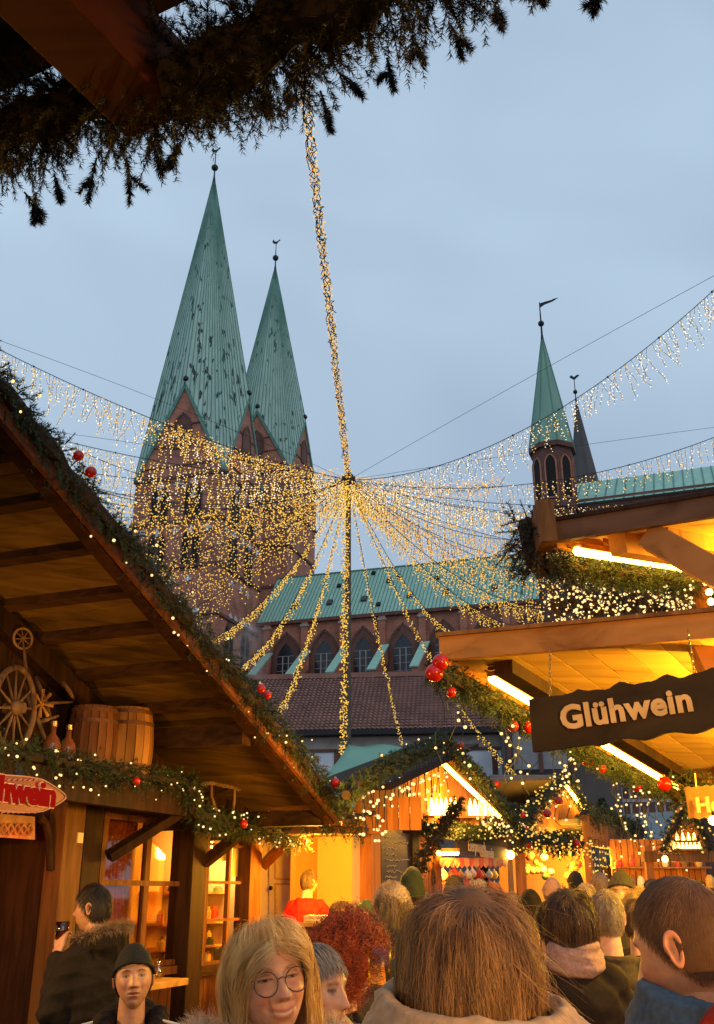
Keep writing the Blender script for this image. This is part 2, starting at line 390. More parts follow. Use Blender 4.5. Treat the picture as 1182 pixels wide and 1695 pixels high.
def tower(base_px_center, Y, w, eave_z, gable_z, tip_dx, tip_z, gz_dark=False):
    cx = (base_px_center - 591) / FPX; 
    # centre position from survey: ground bearing at eaves height
    z = eave_z - EYE; depth = Y * cp + z * sp
    c = Vector((cx * depth, Y, 0)); h = w / 2
    t = church
    cor = [c - EE * h - NN * h, c + EE * h - NN * h, c + EE * h + NN * h, c - EE * h + NN * h]
    shaft = MB().prism([p + UP * 0 for p in cor], UP * eave_z).build('tower_shaft', M['brick'], t)
    # string courses proud of the wall
    for zz in (eave_z, eave_z - 7.2, eave_z - 14.2, eave_z - 21.5, eave_z - 31):
        cc = MB()
        for i in range(4):
            a, b = cor[i], cor[(i + 1) % 4]; d = (b - a).normalized()
            cc.beam(a + UP * zz - d * .25, b + UP * zz + d * .25, .55, .45)
        cc.build('string_course', M['brick_dark'], shaft)
    # gables
    tip = c + UP * tip_z + EE * tip_dx
    nrm = [-NN, EE, NN, -EE]; gap = []
    for i in range(4):
        a, b = cor[i] + UP * (eave_z + .2), cor[(i + 1) % 4] + UP * (eave_z + .2)
        m_ = (a + b) / 2; m_.z = gable_z; gap.append(m_)
        gb = MB().prism([a, b, m_], -nrm[i] * .8).build('gable', M['brick'], t)
        if i in (0, 1):
            tr = MB()
            for p_, q_ in ((a, m_), (m_, b)):
                tr.beam(p_ + nrm[i] * .1, q_ + nrm[i] * .1, .5, .35, up=nrm[i])
            tr.build('gable_coping', M['copper_seam'], gb)
            kn = MB().lathe([(.18, 0), (.12, .6), (.45, .9), (.42, 1.3), (.05, 1.7)], m_ + nrm[i] * .1, 8).build('finial', M['iron'], gb)
            # blind arch in the gable
            ax = (b - a).normalized()
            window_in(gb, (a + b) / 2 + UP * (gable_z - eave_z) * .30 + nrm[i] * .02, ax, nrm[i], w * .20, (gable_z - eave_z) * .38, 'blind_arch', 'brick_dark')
            for k in range(3):
                zz = eave_z + (gable_z - eave_z) * (.12 + .22 * k); hw = (w / 2) * (1 - (zz - eave_z) / (gable_z - eave_z)) - .3
                part_beam(gb, 'band', (a + b) / 2 * 1 + UP * (zz - eave_z - .2) - ax * hw + nrm[i] * .05, (a + b) / 2 + UP * (zz - eave_z - .2) + ax * hw + nrm[i] * .05, .2, .22, M['brick_dark'], up=nrm[i])
    # spire: eight copper faces from tip to corners and gable tips
    ring = []
    for i in range(4):
        ring += [cor[i] + UP * (eave_z + .1) + (cor[i] - c).normalized() * .35, gap[i] + nrm[i] * .25 + UP * .25]
    s = MB(); n = 8
    s.add([tuple(p) for p in ring] + [tuple(tip)] + [tuple(c + UP * eave_z)], [(i, (i + 1) % n, n) for i in range(n)] + [((i + 1) % n, i, n + 1) for i in range(n)])
    sp_ = s.build('spire', M['copper_old'], t)
    seams = MB()
    for i in range(n):
        a, b = ring[i], ring[(i + 1) % n]; fn = (b - a).cross(tip - a).normalized()
        if fn.dot(Vector((a + b) / 2 - c)) < 0: fn = -fn
        if fn.y > .55: continue
        # seams are vertical lines on the face: parallel to the face's fall line
        k = 9
        for j in range(0, k + 1):
            t_ = j / k; p = a.lerp(b, t_)
            seams.beam(p + fn * .03, p.lerp(tip, .97) + fn * .03, .10, .10, up=fn)
    o = seams.build('standing_seams', M['copper_seam'], sp_, kind='stuff')
    top = MB().tube([tip - UP * 2.2, tip + UP * .2, tip + UP * 5.4], [.42, .14, .07], 8)
    top.ball(tip + UP * 2.0, .62, 14, 10)
    fin = top.build('finial_rod', M['iron'], t)
    ck = MB(); q = tip + UP * 5.3
    ck.prism([q + EE * a + UP * b for a, b in ((-.9, .9), (-.55, .35), (-.2, .25), (0, 0), (.25, .3), (.6, .7), (.95, .9), (.7, 1.15), (.45, .85), (0, .75), (-.35, .85), (-.55, 1.4))], NN * .08)
    ck.build('weathercock', M['iron'], t)
    return c, cor, t
eE = 62.0
cA, corA, _ = tower(333, 142.5, 14.6, P(230, 800, 138).z, P(304, 655, 139).z, -1.3, P(349, 290, 142.5).z)
# openings of the front tower (south face and east face)
def face_pt(cor, i, a, z): 
    p, q = cor[i], cor[(i + 1) % 4]; v = p.lerp(q, a); v.z = z; return v
zE = P(230, 800, 138).z
def tower_openings(cor, zE, dens=1):
    for face, nrm in ((0, -NN), (1, EE)):
        ax = (cor[(face + 1) % 4] - cor[face]).normalized()
        for lvl, (z0, h) in enumerate(((zE - 7.0, 5.2), (zE - 14.6, 5.6), (zE - 28, 5.5))):
            for a in (.30, .68):
                for d in (-.055, .055):
                    window_in(church, face_pt(cor, face, a + d, z0) + nrm * .02, ax, nrm, .95, h, 'belfry_opening', rim=False)
                blind = lancet(face_pt(cor, face, a, z0 - .3) + nrm * .01, ax, nrm, 3.0, h + 1.5, .2)
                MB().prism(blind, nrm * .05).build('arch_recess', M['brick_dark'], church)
        tr = church
        for a in (.12, .30, .5, .68, .86):
            cross_dots(tr, face_pt(cor, face, a, zE - 8.6) + nrm * .12, ax, .42)
        for a in (.30, .5, .68):
            cross_dots(tr, face_pt(cor, face, a, zE - .9 - .3) + nrm * .12, ax, .42)
            cross_dots(tr, face_pt(cor, face, a, zE - 16.2) + nrm * .12, ax, .36)
        for a in (.30, .68):
            cross_dots(tr, face_pt(cor, face, a, zE - 3.2) + nrm * .2, ax, .34)
        for k in range(5):
            c0 = face_pt(cor, face, .30 + .12 * k, zE - 21.0) + nrm * .08; s_ = .62
            MB().prism([c0 - ax * s_, c0 - UP * s_, c0 + ax * s_, c0 + UP * s_], nrm * .1).build('diamond_tracery', M['white_plaster'], church)
tower_openings(corA, zE)
zE2 = P(518, 795, 166).z
cB, corB, _ = tower(446, 169.5, 13.4, zE2, zE2 + 12.5, -.4, P(449, 440, 169.5).z)
# corner buttress strips on the front tower
for i in range(3):
    nn_ = (corA[i] - cA).normalized(); nn_.z = 0
    MB().box(corA[i] + UP * (zE - 24) / 2 + nn_ * .1, (1.5, 1.5, zE - 24), rz=-R(18)).build('corner_pier', M['brick'], church)

# nave
def nav(a, n_, z): return Vector((cA.x, cA.y, 0)) + EE * a + NN * n_ + UP * z
aL, aR_ = 7.4, 54.0; nS, nM, nN = 7.0, 14.3, 21.6; zV, zR = 40.3, 49.6
MB().prism([nav(aL, nS, 0), nav(aR_, nS, 0), nav(aR_, nN, 0), nav(aL, nN, 0)], UP * zV).build('nave_wall', M['brick'], church)
nr = MB()
p = [nav(aL, nS - .5, zV - .1), nav(aR_, nS - .5, zV - .1), nav(aR_, nM, zR), nav(aL, nM, zR), nav(aL, nN + .5, zV - .1), nav(aR_, nN + .5, zV - .1)]
nr.add([tuple(q) for q in p], [(0, 1, 2, 3), (3, 2, 5, 4), (0, 3, 4), (1, 5, 2), (0, 4, 5, 1)])
nroof = nr.build('nave_roof', M['copper'], church)
sm = MB(); ns = 80
ridge_ribs(sm, p[0], p[1], p[3], p[2], ns, .09, .14)
sm.build('standing_seams', M['copper_seam'], nroof, kind='stuff')
MB().beam(p[0] - UP * .25, p[1] - UP * .25, .6, .5).build('eaves_cornice', M['brick_dark'], church)
part_beam(nroof, 'ridge_cap', p[3] + UP * .08, p[2] + UP * .08, .3, .2, M['copper_seam'])
fall = (p[3] - p[0]); fn = EE.cross(fall).normalized()
# small roof hatches and missing dark sheets
def roofpt(u, v): return p[0].lerp(p[1], u).lerp(p[3].lerp(p[2], u), v)
for px_, py_, big in ((486, 1008, 1), (545, 1002, 1), (602, 996, 1), (678, 990, 1), (738, 984, 1), (818, 978, 1), (561, 973, 0), (643, 965, 0), (724, 960, 0), (626, 1004, 0), (618, 952, 0), (660, 958, 0)):
    d = ray(px_, py_); o_ = Vector((0, 0, EYE)); tt = (p[0] - o_).dot(fn) / d.dot(fn); q = o_ + d * tt
    u_ = EE; w_ = .85 if big else .6; hh = 1.1 if big else .7; fd = fall.normalized()
    hb = MB().prism([q - u_ * w_ / 2, q + u_ * w_ / 2, q + u_ * w_ / 2 + fd * hh, q - u_ * w_ / 2 + fd * hh], fn * (-.0 + .35) if fn.z > 0 else -fn * .35)
    hb.build('roof_hatch', M['dark_void' if not big else 'slate'], nroof)
# bays: blind arches, windows, pilasters, flying buttresses
for k in range(8):
    a0 = 9.2 + k * 6.05
    c0 = nav(a0 + 3.0, nS - .02, 27.0)
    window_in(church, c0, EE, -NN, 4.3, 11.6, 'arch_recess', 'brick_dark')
    gl = window_in(church, c0 - NN * .12 + UP * .3, EE, -NN, 2.7, 9.6, 'nave_window', 'dark_glass', rim=False)
    mu = MB()
    for dx in (-.45, .45): mu.beam(c0 - NN * .26 + EE * dx + UP * .3, c0 - NN * .26 + EE * dx + UP * 7.8, .16, .12)
    for zz in np.arange(1.2, 8.5, 1.1): mu.beam(c0 - NN * .26 - EE * 1.3 + UP * zz, c0 - NN * .26 + EE * 1.3 + UP * zz, .08, .08)
    mu.build('tracery', M['stone_trim'], gl)
    pz = nav(a0, nS - .35, 0)
    MB().box(pz + UP * 33.2, (1.0, .8, 13.4), rz=-R(18)).build('pilaster', M['brick'], church)
    MB().box(pz + UP * 39.2 - NN * .1, (1.3, .9, .35), rz=-R(18)).build('pilaster_capital', M['stone_trim'], church)
    # flying buttress, green sloped coping
    top = nav(a0, nS - .6, 35.2); low = nav(a0, nS - 7.2, 30.2)
    fb = MB().prism([top - UP * 2.6, top, low, low - UP * 1.6], EE * .8).build('flying_buttress', M['brick'], church)
    part_beam(fb, 'coping', top + EE * .4 + UP * .12, low + EE * .4 + UP * .12 - NN * .3, 1.25, .22, M['copper'])
    MB().box(nav(a0 + .4, nS - 8.0, 14.5), (1.6, 1.8, 29), rz=-R(18)).build('buttress_pier', M['brick'], church)
MB().prism([nav(aL, -1.5, 0), nav(aR_, -1.5, 0), nav(aR_, nS - .7, 0), nav(aL, nS - .7, 0)], UP * 26.2).build('aisle_wall', M['brick'], church)

# ------------------------------------------------------------------ low building with the brown tiled roof and arcade windows
azb = R(6); BX = Vector((math.cos(azb), -math.sin(azb) * 1.0, 0)); BN = Vector((math.sin(azb), math.cos(azb), 0))
lo = thing('tiled_building', 'low building with a brown tiled roof and white window blinds, before the church', 'building', (0, 48, 0))
b0 = P(600, 1210, 46); zb = b0.z; Lx = 20
e0 = b0 - BX * 16; e1 = b0 + BX * 10.5
r0 = e0 + BN * 5.6; r1 = e1 + BN * 5.6; zr = P(600, 1124, 52).z; r0.z = r1.z = zr
m_tile = mat('brown_clay_tile', (.38, .18, .13), (.25, .11, .08), rough=.85, scale=1.2, bump=.3)
sl = MB(); sl.add([tuple(e0), tuple(e1), tuple(r1), tuple(r0), tuple(e0 + BN * 11.2), tuple(e1 + BN * 11.2)], [(0, 1, 2, 3), (3, 2, 5, 4), (0, 3, 4), (1, 5, 2), (0, 4, 5, 1)])
rf = sl.build('roof', m_tile, lo)
tl = MB(); fd = (r0 - e0); L_ = fd.length; fdn = fd.normalized(); rn = BX.cross(fdn).normalized(); 
if rn.z < 0: rn = -rn
rows, cols = 21, 120; cw = (e1 - e0).length / cols; rh = L_ / rows
for i in range(rows):
    for j in range(cols):
        q = e0 + BX * ((j + .5) * cw) + fdn * (i * rh) + rn * .05
        jit = random.uniform(-.012, .02)
        a_, b_ = BX * cw * .44, fdn * rh * 1.05
        tl.add([tuple(q - a_ + rn * (.05 + jit)), tuple(q + rn * (.11 + jit)), tuple(q + a_ + rn * (.05 + jit)), tuple(q - a_ + b_), tuple(q + b_ + rn * .05), tuple(q + a_ + b_)], [(0, 1, 4, 3), (1, 2, 5, 4)])
tl.build('roof_tiles', m_tile, rf, kind='stuff')
part_beam(rf, 'ridge_cap', r0 + UP * .12, r1 + UP * .12, .35, .25, m_tile)
m_wall = mat('grey_brown_render', (.30, .25, .22), (.22, .18, .16), scale=1.5, bump=.1)
MB().prism([e0 + BN * .5 - UP * zb, e1 + BN * .5 - UP * zb, e1 + BN * 10.7 - UP * zb, e0 + BN * 10.7 - UP * zb], UP * (zb - .05)).build('wall', m_wall, lo)
part_beam(lo, 'gutter', e0 - UP * .08 - BN * .1, e1 - UP * .08 - BN * .1, .25, .2, M['iron'])
part_beam(lo, 'frieze', e0 + BN * .42 - UP * .55, e1 + BN * .42 - UP * .55, .2, .65, M['stone_trim'])
m_blind = mat('white_window_blind', (.72, .75, .80), (.62, .66, .72), rough=.5, scale=2)
for px_ in (455, 523, 590, 655, 722, 785, 850):
    q = P(px_, 1238, 46); k = (q - e0).dot(BX); q = e0 + BX * k + BN * .38; q.z = zb - 1.85
    w_ = MB().box(q, (1.55, .14, 1.9), rz=-azb).build('window', m_blind, lo)
    fr_ = MB()
    for dx in (-.85, .85): fr_.box(q + BX * dx - BN * .06, (.14, .16, 2.1), rz=-azb)
    for dz in (-1.02, 1.02): fr_.box(q + UP * dz - BN * .06, (1.8, .16, .14), rz=-azb)
    fr_.build('frame', M['brick_dark'], w_)
# dark grey corner house right of it
dg = thing('grey_house', 'dark grey house end with a pale shutter, right of the brown tiled roof', 'building', tuple(P(900, 1480, 40)))
q = P(895, 1250, 41)
MB().box((q.x + 1.2, q.y + 3, 4.2), (4.6, 5, 8.4), rz=-azb).build('wall', mat('dark_grey_render', (.13, .10, .085), (.09, .07, .06), scale=1.5), dg)
q = P(880, 1225, 40.2)
MB().box((q.x + .3, q.y, q.z), (2.1, .2, 2.3), rz=-azb).build('shutter', mat('pale_grey_shutter', (.30, .30, .31), (.24, .24, .25), scale=2), dg)
for dx in (-1.25, 0, 1.25):
    MB().box((q.x + .3 + dx, q.y - .1, q.z), (.16, .22, 2.6), rz=-azb).build('post', M['brick_dark'], dg)

# ------------------------------------------------------------------ town hall with turret
th = thing('town_hall', 'dark brick town hall with an octagonal turret, slender green spire and copper roof', 'building', tuple(P(915, 1480, 60)))
TX = Vector((math.cos(R(20)), -math.sin(R(20)), 0)); TN = Vector((math.sin(R(20)), math.cos(R(20)), 0))
tb = P(914, 745, 60); zc = tb.z; tc_ = Vector((tb.x, 60, 0)); rt = 1.38
def octo(c, r, z, rot=R(22.5 - 20)): return [Vector((c.x + r * math.cos(rot + i * math.pi / 4), c.y + r * math.sin(rot + i * math.pi / 4), z)) for i in range(8)]
tur = MB().prism(octo(tc_, rt, 0), UP * zc).build('turret', M['brick_dark'], th)
MB().prism(octo(tc_, rt + .22, zc - .3), UP * .35).build('cornice', M['brick_dark'], tur)
MB().prism(octo(tc_, rt + .12, zc - 4.6), UP * .25).build('cornice', M['brick_dark'], tur)
for i in range(8):
    a = R(-20) + i * math.pi / 4; nrm = Vector((math.cos(a), math.sin(a), 0))
    if nrm.y > .4: continue
    ax = Vector((-nrm.y, nrm.x, 0)); cc = tc_ + nrm * (rt * .924 + .01)
    poly = lancet(cc + UP * (zc - 3.9), ax, nrm, .72, 3.1, .1)
    MB().prism(poly, nrm * .05).build('turret_opening', M['dark_void'], tur)
    rim_ = MB()
    for j in range(len(poly)): rim_.beam(poly[j] + nrm * .03, poly[(j + 1) % len(poly)] + nrm * .03, .1, .1, up=nrm)
    rim_.build('frame', M['brick'], tur)
tip = P(897, 553, 60)
sp8 = octo(tc_, rt + .18, zc + .05)
s = MB(); s.add([tuple(v) for v in sp8] + [tuple(tip)], [(i, (i + 1) % 8, 8) for i in range(8)] + [tuple(range(8))[::-1]])
ss = s.build('turret_spire', mat('smooth_verdigris', (.24, .42, .31), (.18, .33, .25), scale=2, stretch=(1, 1, .15)), th)
hips = MB()
for v in sp8: hips.beam(v, tip, .06, .06)
hips.build('hip_seam', M['copper_seam'], ss, kind='stuff')
fr_ = MB().tube([tip - UP * .5, tip, tip + UP * 2.6], [.12, .07, .035], 8); fr_.ball(tip + UP * .85, .22, 12, 8); fr_.build('finial_rod', M['iron'], th)
q = tip + UP * 2.4
MB().prism([q + TX * a + UP * b for a, b in ((0, -.25), (.35, -.05), (.8, .05), (1.0, .12), (1.35, .3), (1.0, .28), (.85, .22), (.4, .18), (0, .12))], TN * .03).build('weather_vane', M['iron'], th)
# wall beneath, receding to the right
w0 = P(893, 1000, 61.5); w0.z = 0
MB().prism([w0, w0 + TX * 30, w0 + TX * 30 + TN * 9, w0 + TN * 9], UP * (P(1000, 832, 61).z)).build('wall', M['brick_dark'], th)
k0 = w0 + TX * 1.6; za = P(1000, 832, 60).z; zb2 = P(1060, 793, 64).z
rr = [k0 + UP * za - TN * .3, w0 + TX * 30.3 + UP * za - TN * .3, w0 + TX * 30.3 + TN * 4.5 + UP * zb2, k0 + TN * 4.5 + UP * zb2, w0 + TX * 30.3 + TN * 9.3 + UP * za, k0 + TN * 9.3 + UP * za]
s = MB(); s.add([tuple(v) for v in rr], [(0, 1, 2, 3), (3, 2, 4, 5), (0, 3, 5), (1, 4, 2), (0, 5, 4, 1)])
rf = s.build('roof', M['copper'], th); sm = MB(); ridge_ribs(sm, rr[0], rr[1], rr[3], rr[2], 46, .07, .1); sm.build('standing_seams', M['copper_seam'], rf, kind='stuff')
for k in range(4):
    for j in range(3):
        cc = w0 + TX * (1.2 + k * 2.2) - TN * .03 + UP * (8 + j * 5.5)
        window_in(th, cc, TX, -TN, 1.3, 3.6, 'window', 'dark_glass')
# dark slate pinnacle behind the turret
pn = thing('slate_pinnacle', 'slender dark slate spire with a tiny vane, right behind the green turret spire', 'spire', tuple(P(968, 1480, 78)))
pc = P(970, 812, 78); tp = P(953, 657, 78); c_ = Vector((pc.x, 78, 0))
MB().prism(octo(c_, 1.15, 0), UP * pc.z).build('shaft', M['brick_dark'], pn)
s = MB(); o8 = octo(c_, 1.35, pc.z); s.add([tuple(v) for v in o8] + [tuple(tp)], [(i, (i + 1) % 8, 8) for i in range(8)] + [tuple(range(8))[::-1]]); s.build('spire', M['slate'], pn)
fr_ = MB().tube([tp - UP * .4, tp, tp + UP * 1.9], [.1, .05, .03], 6); fr_.ball(tp + UP * .5, .2, 10, 6); fr_.build('finial_rod', M['iron'], pn)
q = tp + UP * 1.7; MB().prism([q + TX * a + UP * b for a, b in ((-.4, .35), (0, 0), (.5, .4), (.3, .5), (0, .3), (-.25, .55))], TN * .03).build('weather_vane', M['iron'], pn)

# ------------------------------------------------------------------ pale ornate facade far right and small roofs
pf = thing('ornate_facade', 'pale pinkish carved stone facade with rows of small dark openings, behind the blue-grey awning', 'building', tuple(P(1030, 1480, 46)))
q = P(1030, 1300, 46); m_pf = mat('pale_pink_sandstone', (.58, .44, .42), (.46, .34, .33), scale=1.5, bump=.2)
f0 = P(955, 1262, 46); f1 = P(1130, 1262, 45); fz = P(1030, 1262, 46).z
MB().box(((f0.x + f1.x) / 2, 47.5, fz / 2 + .6), (f1.x - f0.x + 1.2, 3, fz + 1.2)).build('wall', m_pf, pf)
for r_ in range(4):
    part_beam(pf, 'ledge', Vector((f0.x - .6, 45.95, fz - .25 - r_ * .72)), Vector((f1.x + .6, 45.95, fz - .25 - r_ * .72)), .3, .14, m_pf)
    for k in range(12):
        x_ = f0.x + (k + .5) * (f1.x - f0.x) / 12
        o_ = MB().prism(lancet(Vector((x_, 45.98, fz - .88 - r_ * .72)), Vector((1, 0, 0)), Vector((0, -1, 0)), .2, .5, .1, 3), Vector((0, -.03, 0))).build('opening', M['brick_dark'], pf)
for k in range(13):
    x_ = f0.x + k * (f1.x - f0.x) / 12
    part_beam(pf, 'pilaster', Vector((x_, 45.93, fz - 4)), Vector((x_, 45.93, fz + .9)), .09, .09, m_pf)
# ------------------------------------------------------------------ fir garlands, icicle light strings
def unit(a): return a / np.maximum(np.linalg.norm(a, axis=-1, keepdims=True), 1e-9)
def needles(mb, base, tdir, tl, n_need, nl, nw, rng, m=0, spread=(35, 65), flat=.0):
    """base (N,3), tdir (N,3), tl (N,) -> one thin triangle per needle"""
    N = len(base); K = n_need
    s = rng.uniform(.08, 1.0, (N, K)); ang = R(1) * rng.uniform(*spread, (N, K)); phi = rng.uniform(0, 2 * math.pi, (N, K))
    ax = unit(np.cross(tdir, rng.normal(size=(N, 3)))); bx = np.cross(tdir, ax)
    bend = np.array([0, 0, -1.0])[None, None] * (s[..., None] ** 2) * (tl[:, None, None] * .18)
    b = base[:, None] + tdir[:, None] * (s * tl[:, None])[..., None] + bend
    d = tdir[:, None] * np.cos(ang)[..., None] + (ax[:, None] * np.cos(phi)[..., None] + bx[:, None] * np.sin(phi)[..., None]) * np.sin(ang)[..., None]
    L = nl * rng.uniform(.7, 1.2, (N, K)) * (1.0 - .35 * s)
    w = unit(np.cross(d, rng.normal(size=(N, K, 3)))) * (nw / 2)
    tip = b + d * L[..., None]
    V = np.stack([b - w, b + w, tip], axis=2).reshape(-1, 3)
    F = np.arange(len(V)).reshape(-1, 3)
    mb.add(V, F, m)
def resample(path, n):
    p = np.array([tuple(q) for q in path]); d = np.r_[0, np.cumsum(np.linalg.norm(np.diff(p, axis=0), axis=1))]
    t = np.linspace(0, d[-1], n); return np.stack([np.interp(t, d, p[:, k]) for k in range(3)], 1), d[-1]
def garland(label, path, rad, twigs_pm=120, tl=.14, n_need=34, nl=.03, nw=.004, fir='fir', lights=0, light_r=.010, lmat='bulb_near', baubles=(), group=None, seed=1, droop=.25, name='fir_garland', up_bias=0.0, core=.45, light_hang=0.0):
    rng = np.random.default_rng(seed)
    pts, L = resample(path, 60); n = int(L * twigs_pm)
    idx = rng.uniform(0, 59, n); i0 = np.clip(idx.astype(int), 0, 58); fr = (idx - i0)[:, None]
    c = pts[i0] * (1 - fr) + pts[i0 + 1] * fr; tan = unit(pts[i0 + 1] - pts[i0])
    o = thing(name, label, 'garland', tuple(path[0]), group)
    rnd = unit(rng.normal(size=(n, 3))); rad_d = unit(rnd - tan * (rnd * tan).sum(1, keepdims=True))
    lump = .75 + .35 * np.sin(idx * 1.3 + seed) * np.sin(idx * .47 + 2)
    base = c + rad_d * (rng.uniform(.15, 1.0, n) ** .8 * rad * lump * .85)[:, None]
    d = unit(rad_d * rng.uniform(.5, 1.1, n)[:, None] + tan * rng.normal(0, .65, n)[:, None] + np.array([0, 0, -droop + up_bias]) + rng.normal(0, .2, (n, 3)))
    tls = tl * rng.uniform(.5, 1.15, n)
    mb = MB(); needles(mb, base, d, tls, n_need, nl, nw, rng)
    mb.build('needles', M[fir], o, kind='stuff')
    tw = MB()
    for k in range(0, n, 3):
        b = Vector(base[k]); tw.tube([b, b + Vector(d[k]) * tls[k] * .9 - UP * tls[k] * .12], [nw * .9, nw * .4], 3, cap=False)
    tw.tube([Vector(q) + Vector(rng.normal(0, rad * .1, 3).tolist()) for q in pts], [rad * core * rng.uniform(.45, .8) for _ in pts], 6); tw.build('twigs', M['twig'], o, kind='stuff')
    if lights:
        m_ = int(L * lights); ii = rng.uniform(0, 58.9, m_); j = ii.astype(int); f = (ii - j)[:, None]
        cc = pts[j] * (1 - f) + pts[j + 1] * f; tt = unit(pts[j + 1] - pts[j]); rr = unit(rng.normal(size=(m_, 3))); rr = unit(rr - tt * (rr * tt).sum(1, keepdims=True))
        lp = cc + rr * (rad * rng.uniform(.85, 1.35, m_))[:, None]; lp[:, 2] -= rng.uniform(0, 1, m_) * light_hang
        MB().icos(lp, light_r * rng.uniform(.5, 1.15, m_)).build('fairy_lights', M[lmat], o, kind='stuff')
    for t, r, off in baubles:
        q = Vector(pts[int(t * 59)]) + Vector(off)
        bb = MB().ball(q, r, 18, 12)
        ob = bb.build('bauble', M['bauble'], o, smooth=True)
        MB().tube([q + UP * r * .95, q + UP * (r * 1.25)], r * .2, 8).build('cap', M['brass'], ob)
    return o
M['brass'] = mat('brass', (.75, .5, .18), (.6, .4, .12), rough=.3, metal=1.0)

def catenary(A, B, sag, n=40):
    A, B = Vector(A), Vector(B); return [A.lerp(B, i / n) - UP * (4 * sag * (i / n) * (1 - i / n)) for i in range(n + 1)]
def light_curtain(label, A, B, sag, drop, spacing=.13, bps=.085, seed=1, bmat='bulb', br=.020, guy=None, wr=.007, group='icicle light strings fanning out from the pole', t0=0.0, t1=1.0, name='icicle_light_string', wild=1.0, mix=None, dropfn=None, jit=.016):
    rng = np.random.default_rng(seed); pts = catenary(A, B, sag, 60); pts = pts[int(t0 * 60):int(t1 * 60) + 1]
    pa, L = resample(pts, 200); n = max(int(L / spacing), 3)
    o = thing(name, label, 'string lights', tuple(pts[0]), group)
    mb = MB().tube([Vector(q) for q in pa[::5]], wr * 1.5, 4)
    if guy is not None:
        mb.tube(catenary(A, B, guy, 20), wr * .9, 3)
        for k in range(8, 196, 22): mb.ball(Vector(pa[k]), wr * 4, 5, 4)
    mb.build('cable', M['wire'], o)
    wv = MB(); bl = []; cl = .5
    kk = rng.uniform(0, 6.28)
    for i in range(n):
        t = (i + rng.uniform(-.35, .35)) / n * 199; j = int(min(max(t, 0), 198)); q = Vector(pa[j].tolist())
        ln = drop * (.45 + .35 * abs(math.sin(i * 1.7 + kk)) + .35 * rng.uniform()) 
        if dropfn: ln *= dropfn(t / 199)
        if rng.uniform() < .06 * wild: continue
        m_ = max(int(ln / bps), 1); dx, dy = rng.normal(0, .012 * wild, 2); path = [q]; x = y = 0
        for s_ in range(m_):
            x += dx + rng.normal(0, .012 * wild); y += dy + rng.normal(0, .012 * wild); path.append(q + Vector((x, y, -(s_ + 1) * bps)))
            bl.append(tuple(path[-1] + Vector((rng.normal(0, jit), rng.normal(0, jit), rng.normal(0, jit)))))
        wv.tube(path[::2] if len(path) > 4 else path, wr * .75, 3, cap=False)
    if wv.n: wv.build('drop_wires', M['wire'], o, kind='stuff')
    bl = np.array(bl); rr = br * rng.uniform(.65, 1.2, len(bl))
    if mix:
        sel = rng.uniform(size=len(bl)) < .3
        MB().octs(bl[~sel], rr[~sel]).build('bulbs', M[bmat], o, kind='stuff'); MB().octs(bl[sel], rr[sel]).build('bulbs', M[mix], o, kind='stuff')
    else: (MB().icos(bl, rr) if bmat == 'bulb_near' else MB().octs(bl, rr)).build('bulbs', M[bmat], o, kind='stuff')
    return o
def light_rope(label, pts, rad, per_m, seed=1, bmat='bulb', br=.018, group=None, wires=4, wk=.09, name='light_rope', mix=None):
    rng = np.random.default_rng(seed); pa, L = resample(pts, 240)
    o = thing(name, label, 'string lights', tuple(pts[0]), group)
    mb = MB()
    for w in range(wires):
        ph = rng.uniform(0, 6.28); q = pa + rng.normal(0, rad * .25, pa.shape)
        q[:, 0] += np.cos(np.arange(240) * .55 + ph) * rad * .6; q[:, 1] += np.sin(np.arange(240) * .55 + ph) * rad * .6
        mb.tube([Vector(v) for v in q], max(.005, rad * wk), 3)
    mb.build('cable', M['wire'], o)
    n = int(L * per_m); t = rng.uniform(0, 238.9, n); j = t.astype(int); f = (t - j)[:, None]
    C = pa[j] * (1 - f) + pa[j + 1] * f + unit(rng.normal(size=(n, 3))) * (rad * rng.uniform(.55, 1.15, n))[:, None]
    r_ = br * rng.uniform(.6, 1.2, n)
    if mix:
        sel = rng.uniform(size=n) < .35
        MB().octs(C[~sel], r_[~sel]).build('bulbs', M[bmat], o, kind='stuff'); MB().octs(C[sel], r_[sel]).build('bulbs', M[mix], o, kind='stuff')
    else: MB().octs(C, r_).build('bulbs', M[bmat], o, kind='stuff')
    return o

# the mast in the middle of the market and its fan of lights
top = P(577, 792, 26.5); mast = Vector((P(575, 1230, 26.5).x, 26.5, 0))
po = thing('light_mast', 'tall dark steel mast that carries the fan of fairy lights over the market', 'mast', tuple(mast))
MB().tube([mast, mast.lerp(top, .5), top + UP * .1], [.11, .09, .07], 12).build('pole', M['mast'] if 'mast' in M else mat('mast_steel', (.10, .07, .05), (.06, .045, .035), rough=.6, scale=2, stretch=(1, 1, .2)), po)
MB().lathe([(.12, -.25), (.2, -.15), (.2, .05), (.08, .15)], top, 12).build('cable_collar', M['iron'], po)
light_rope('fairy lights wound loosely down the mast from its top', [top + V3(-.07, -.12, 0), mast.lerp(top, .6) + V3(-.09, -.12, 0), V3(mast.x - .12, mast.y - .12, 4.5)], .11, 110, 5, br=.022, wires=3, wk=.05, name='mast_lights')
# the thick rope of lights that comes overhead from the mast
ra = P(505, 150, 11.4)
dd = (ra - top)
light_rope('thick twisted rope of fairy lights running overhead from the mast top towards the viewer', [top, top.lerp(ra, .33) - UP * .0, top.lerp(ra, .66), ra, ra + dd * .35], .10, 115, 6, bmat='bulb', br=.015, mix='bulb_amber', wires=6)
# name of end, end px, py, Y, sag, drop, spacing
C0 = top - UP * .05
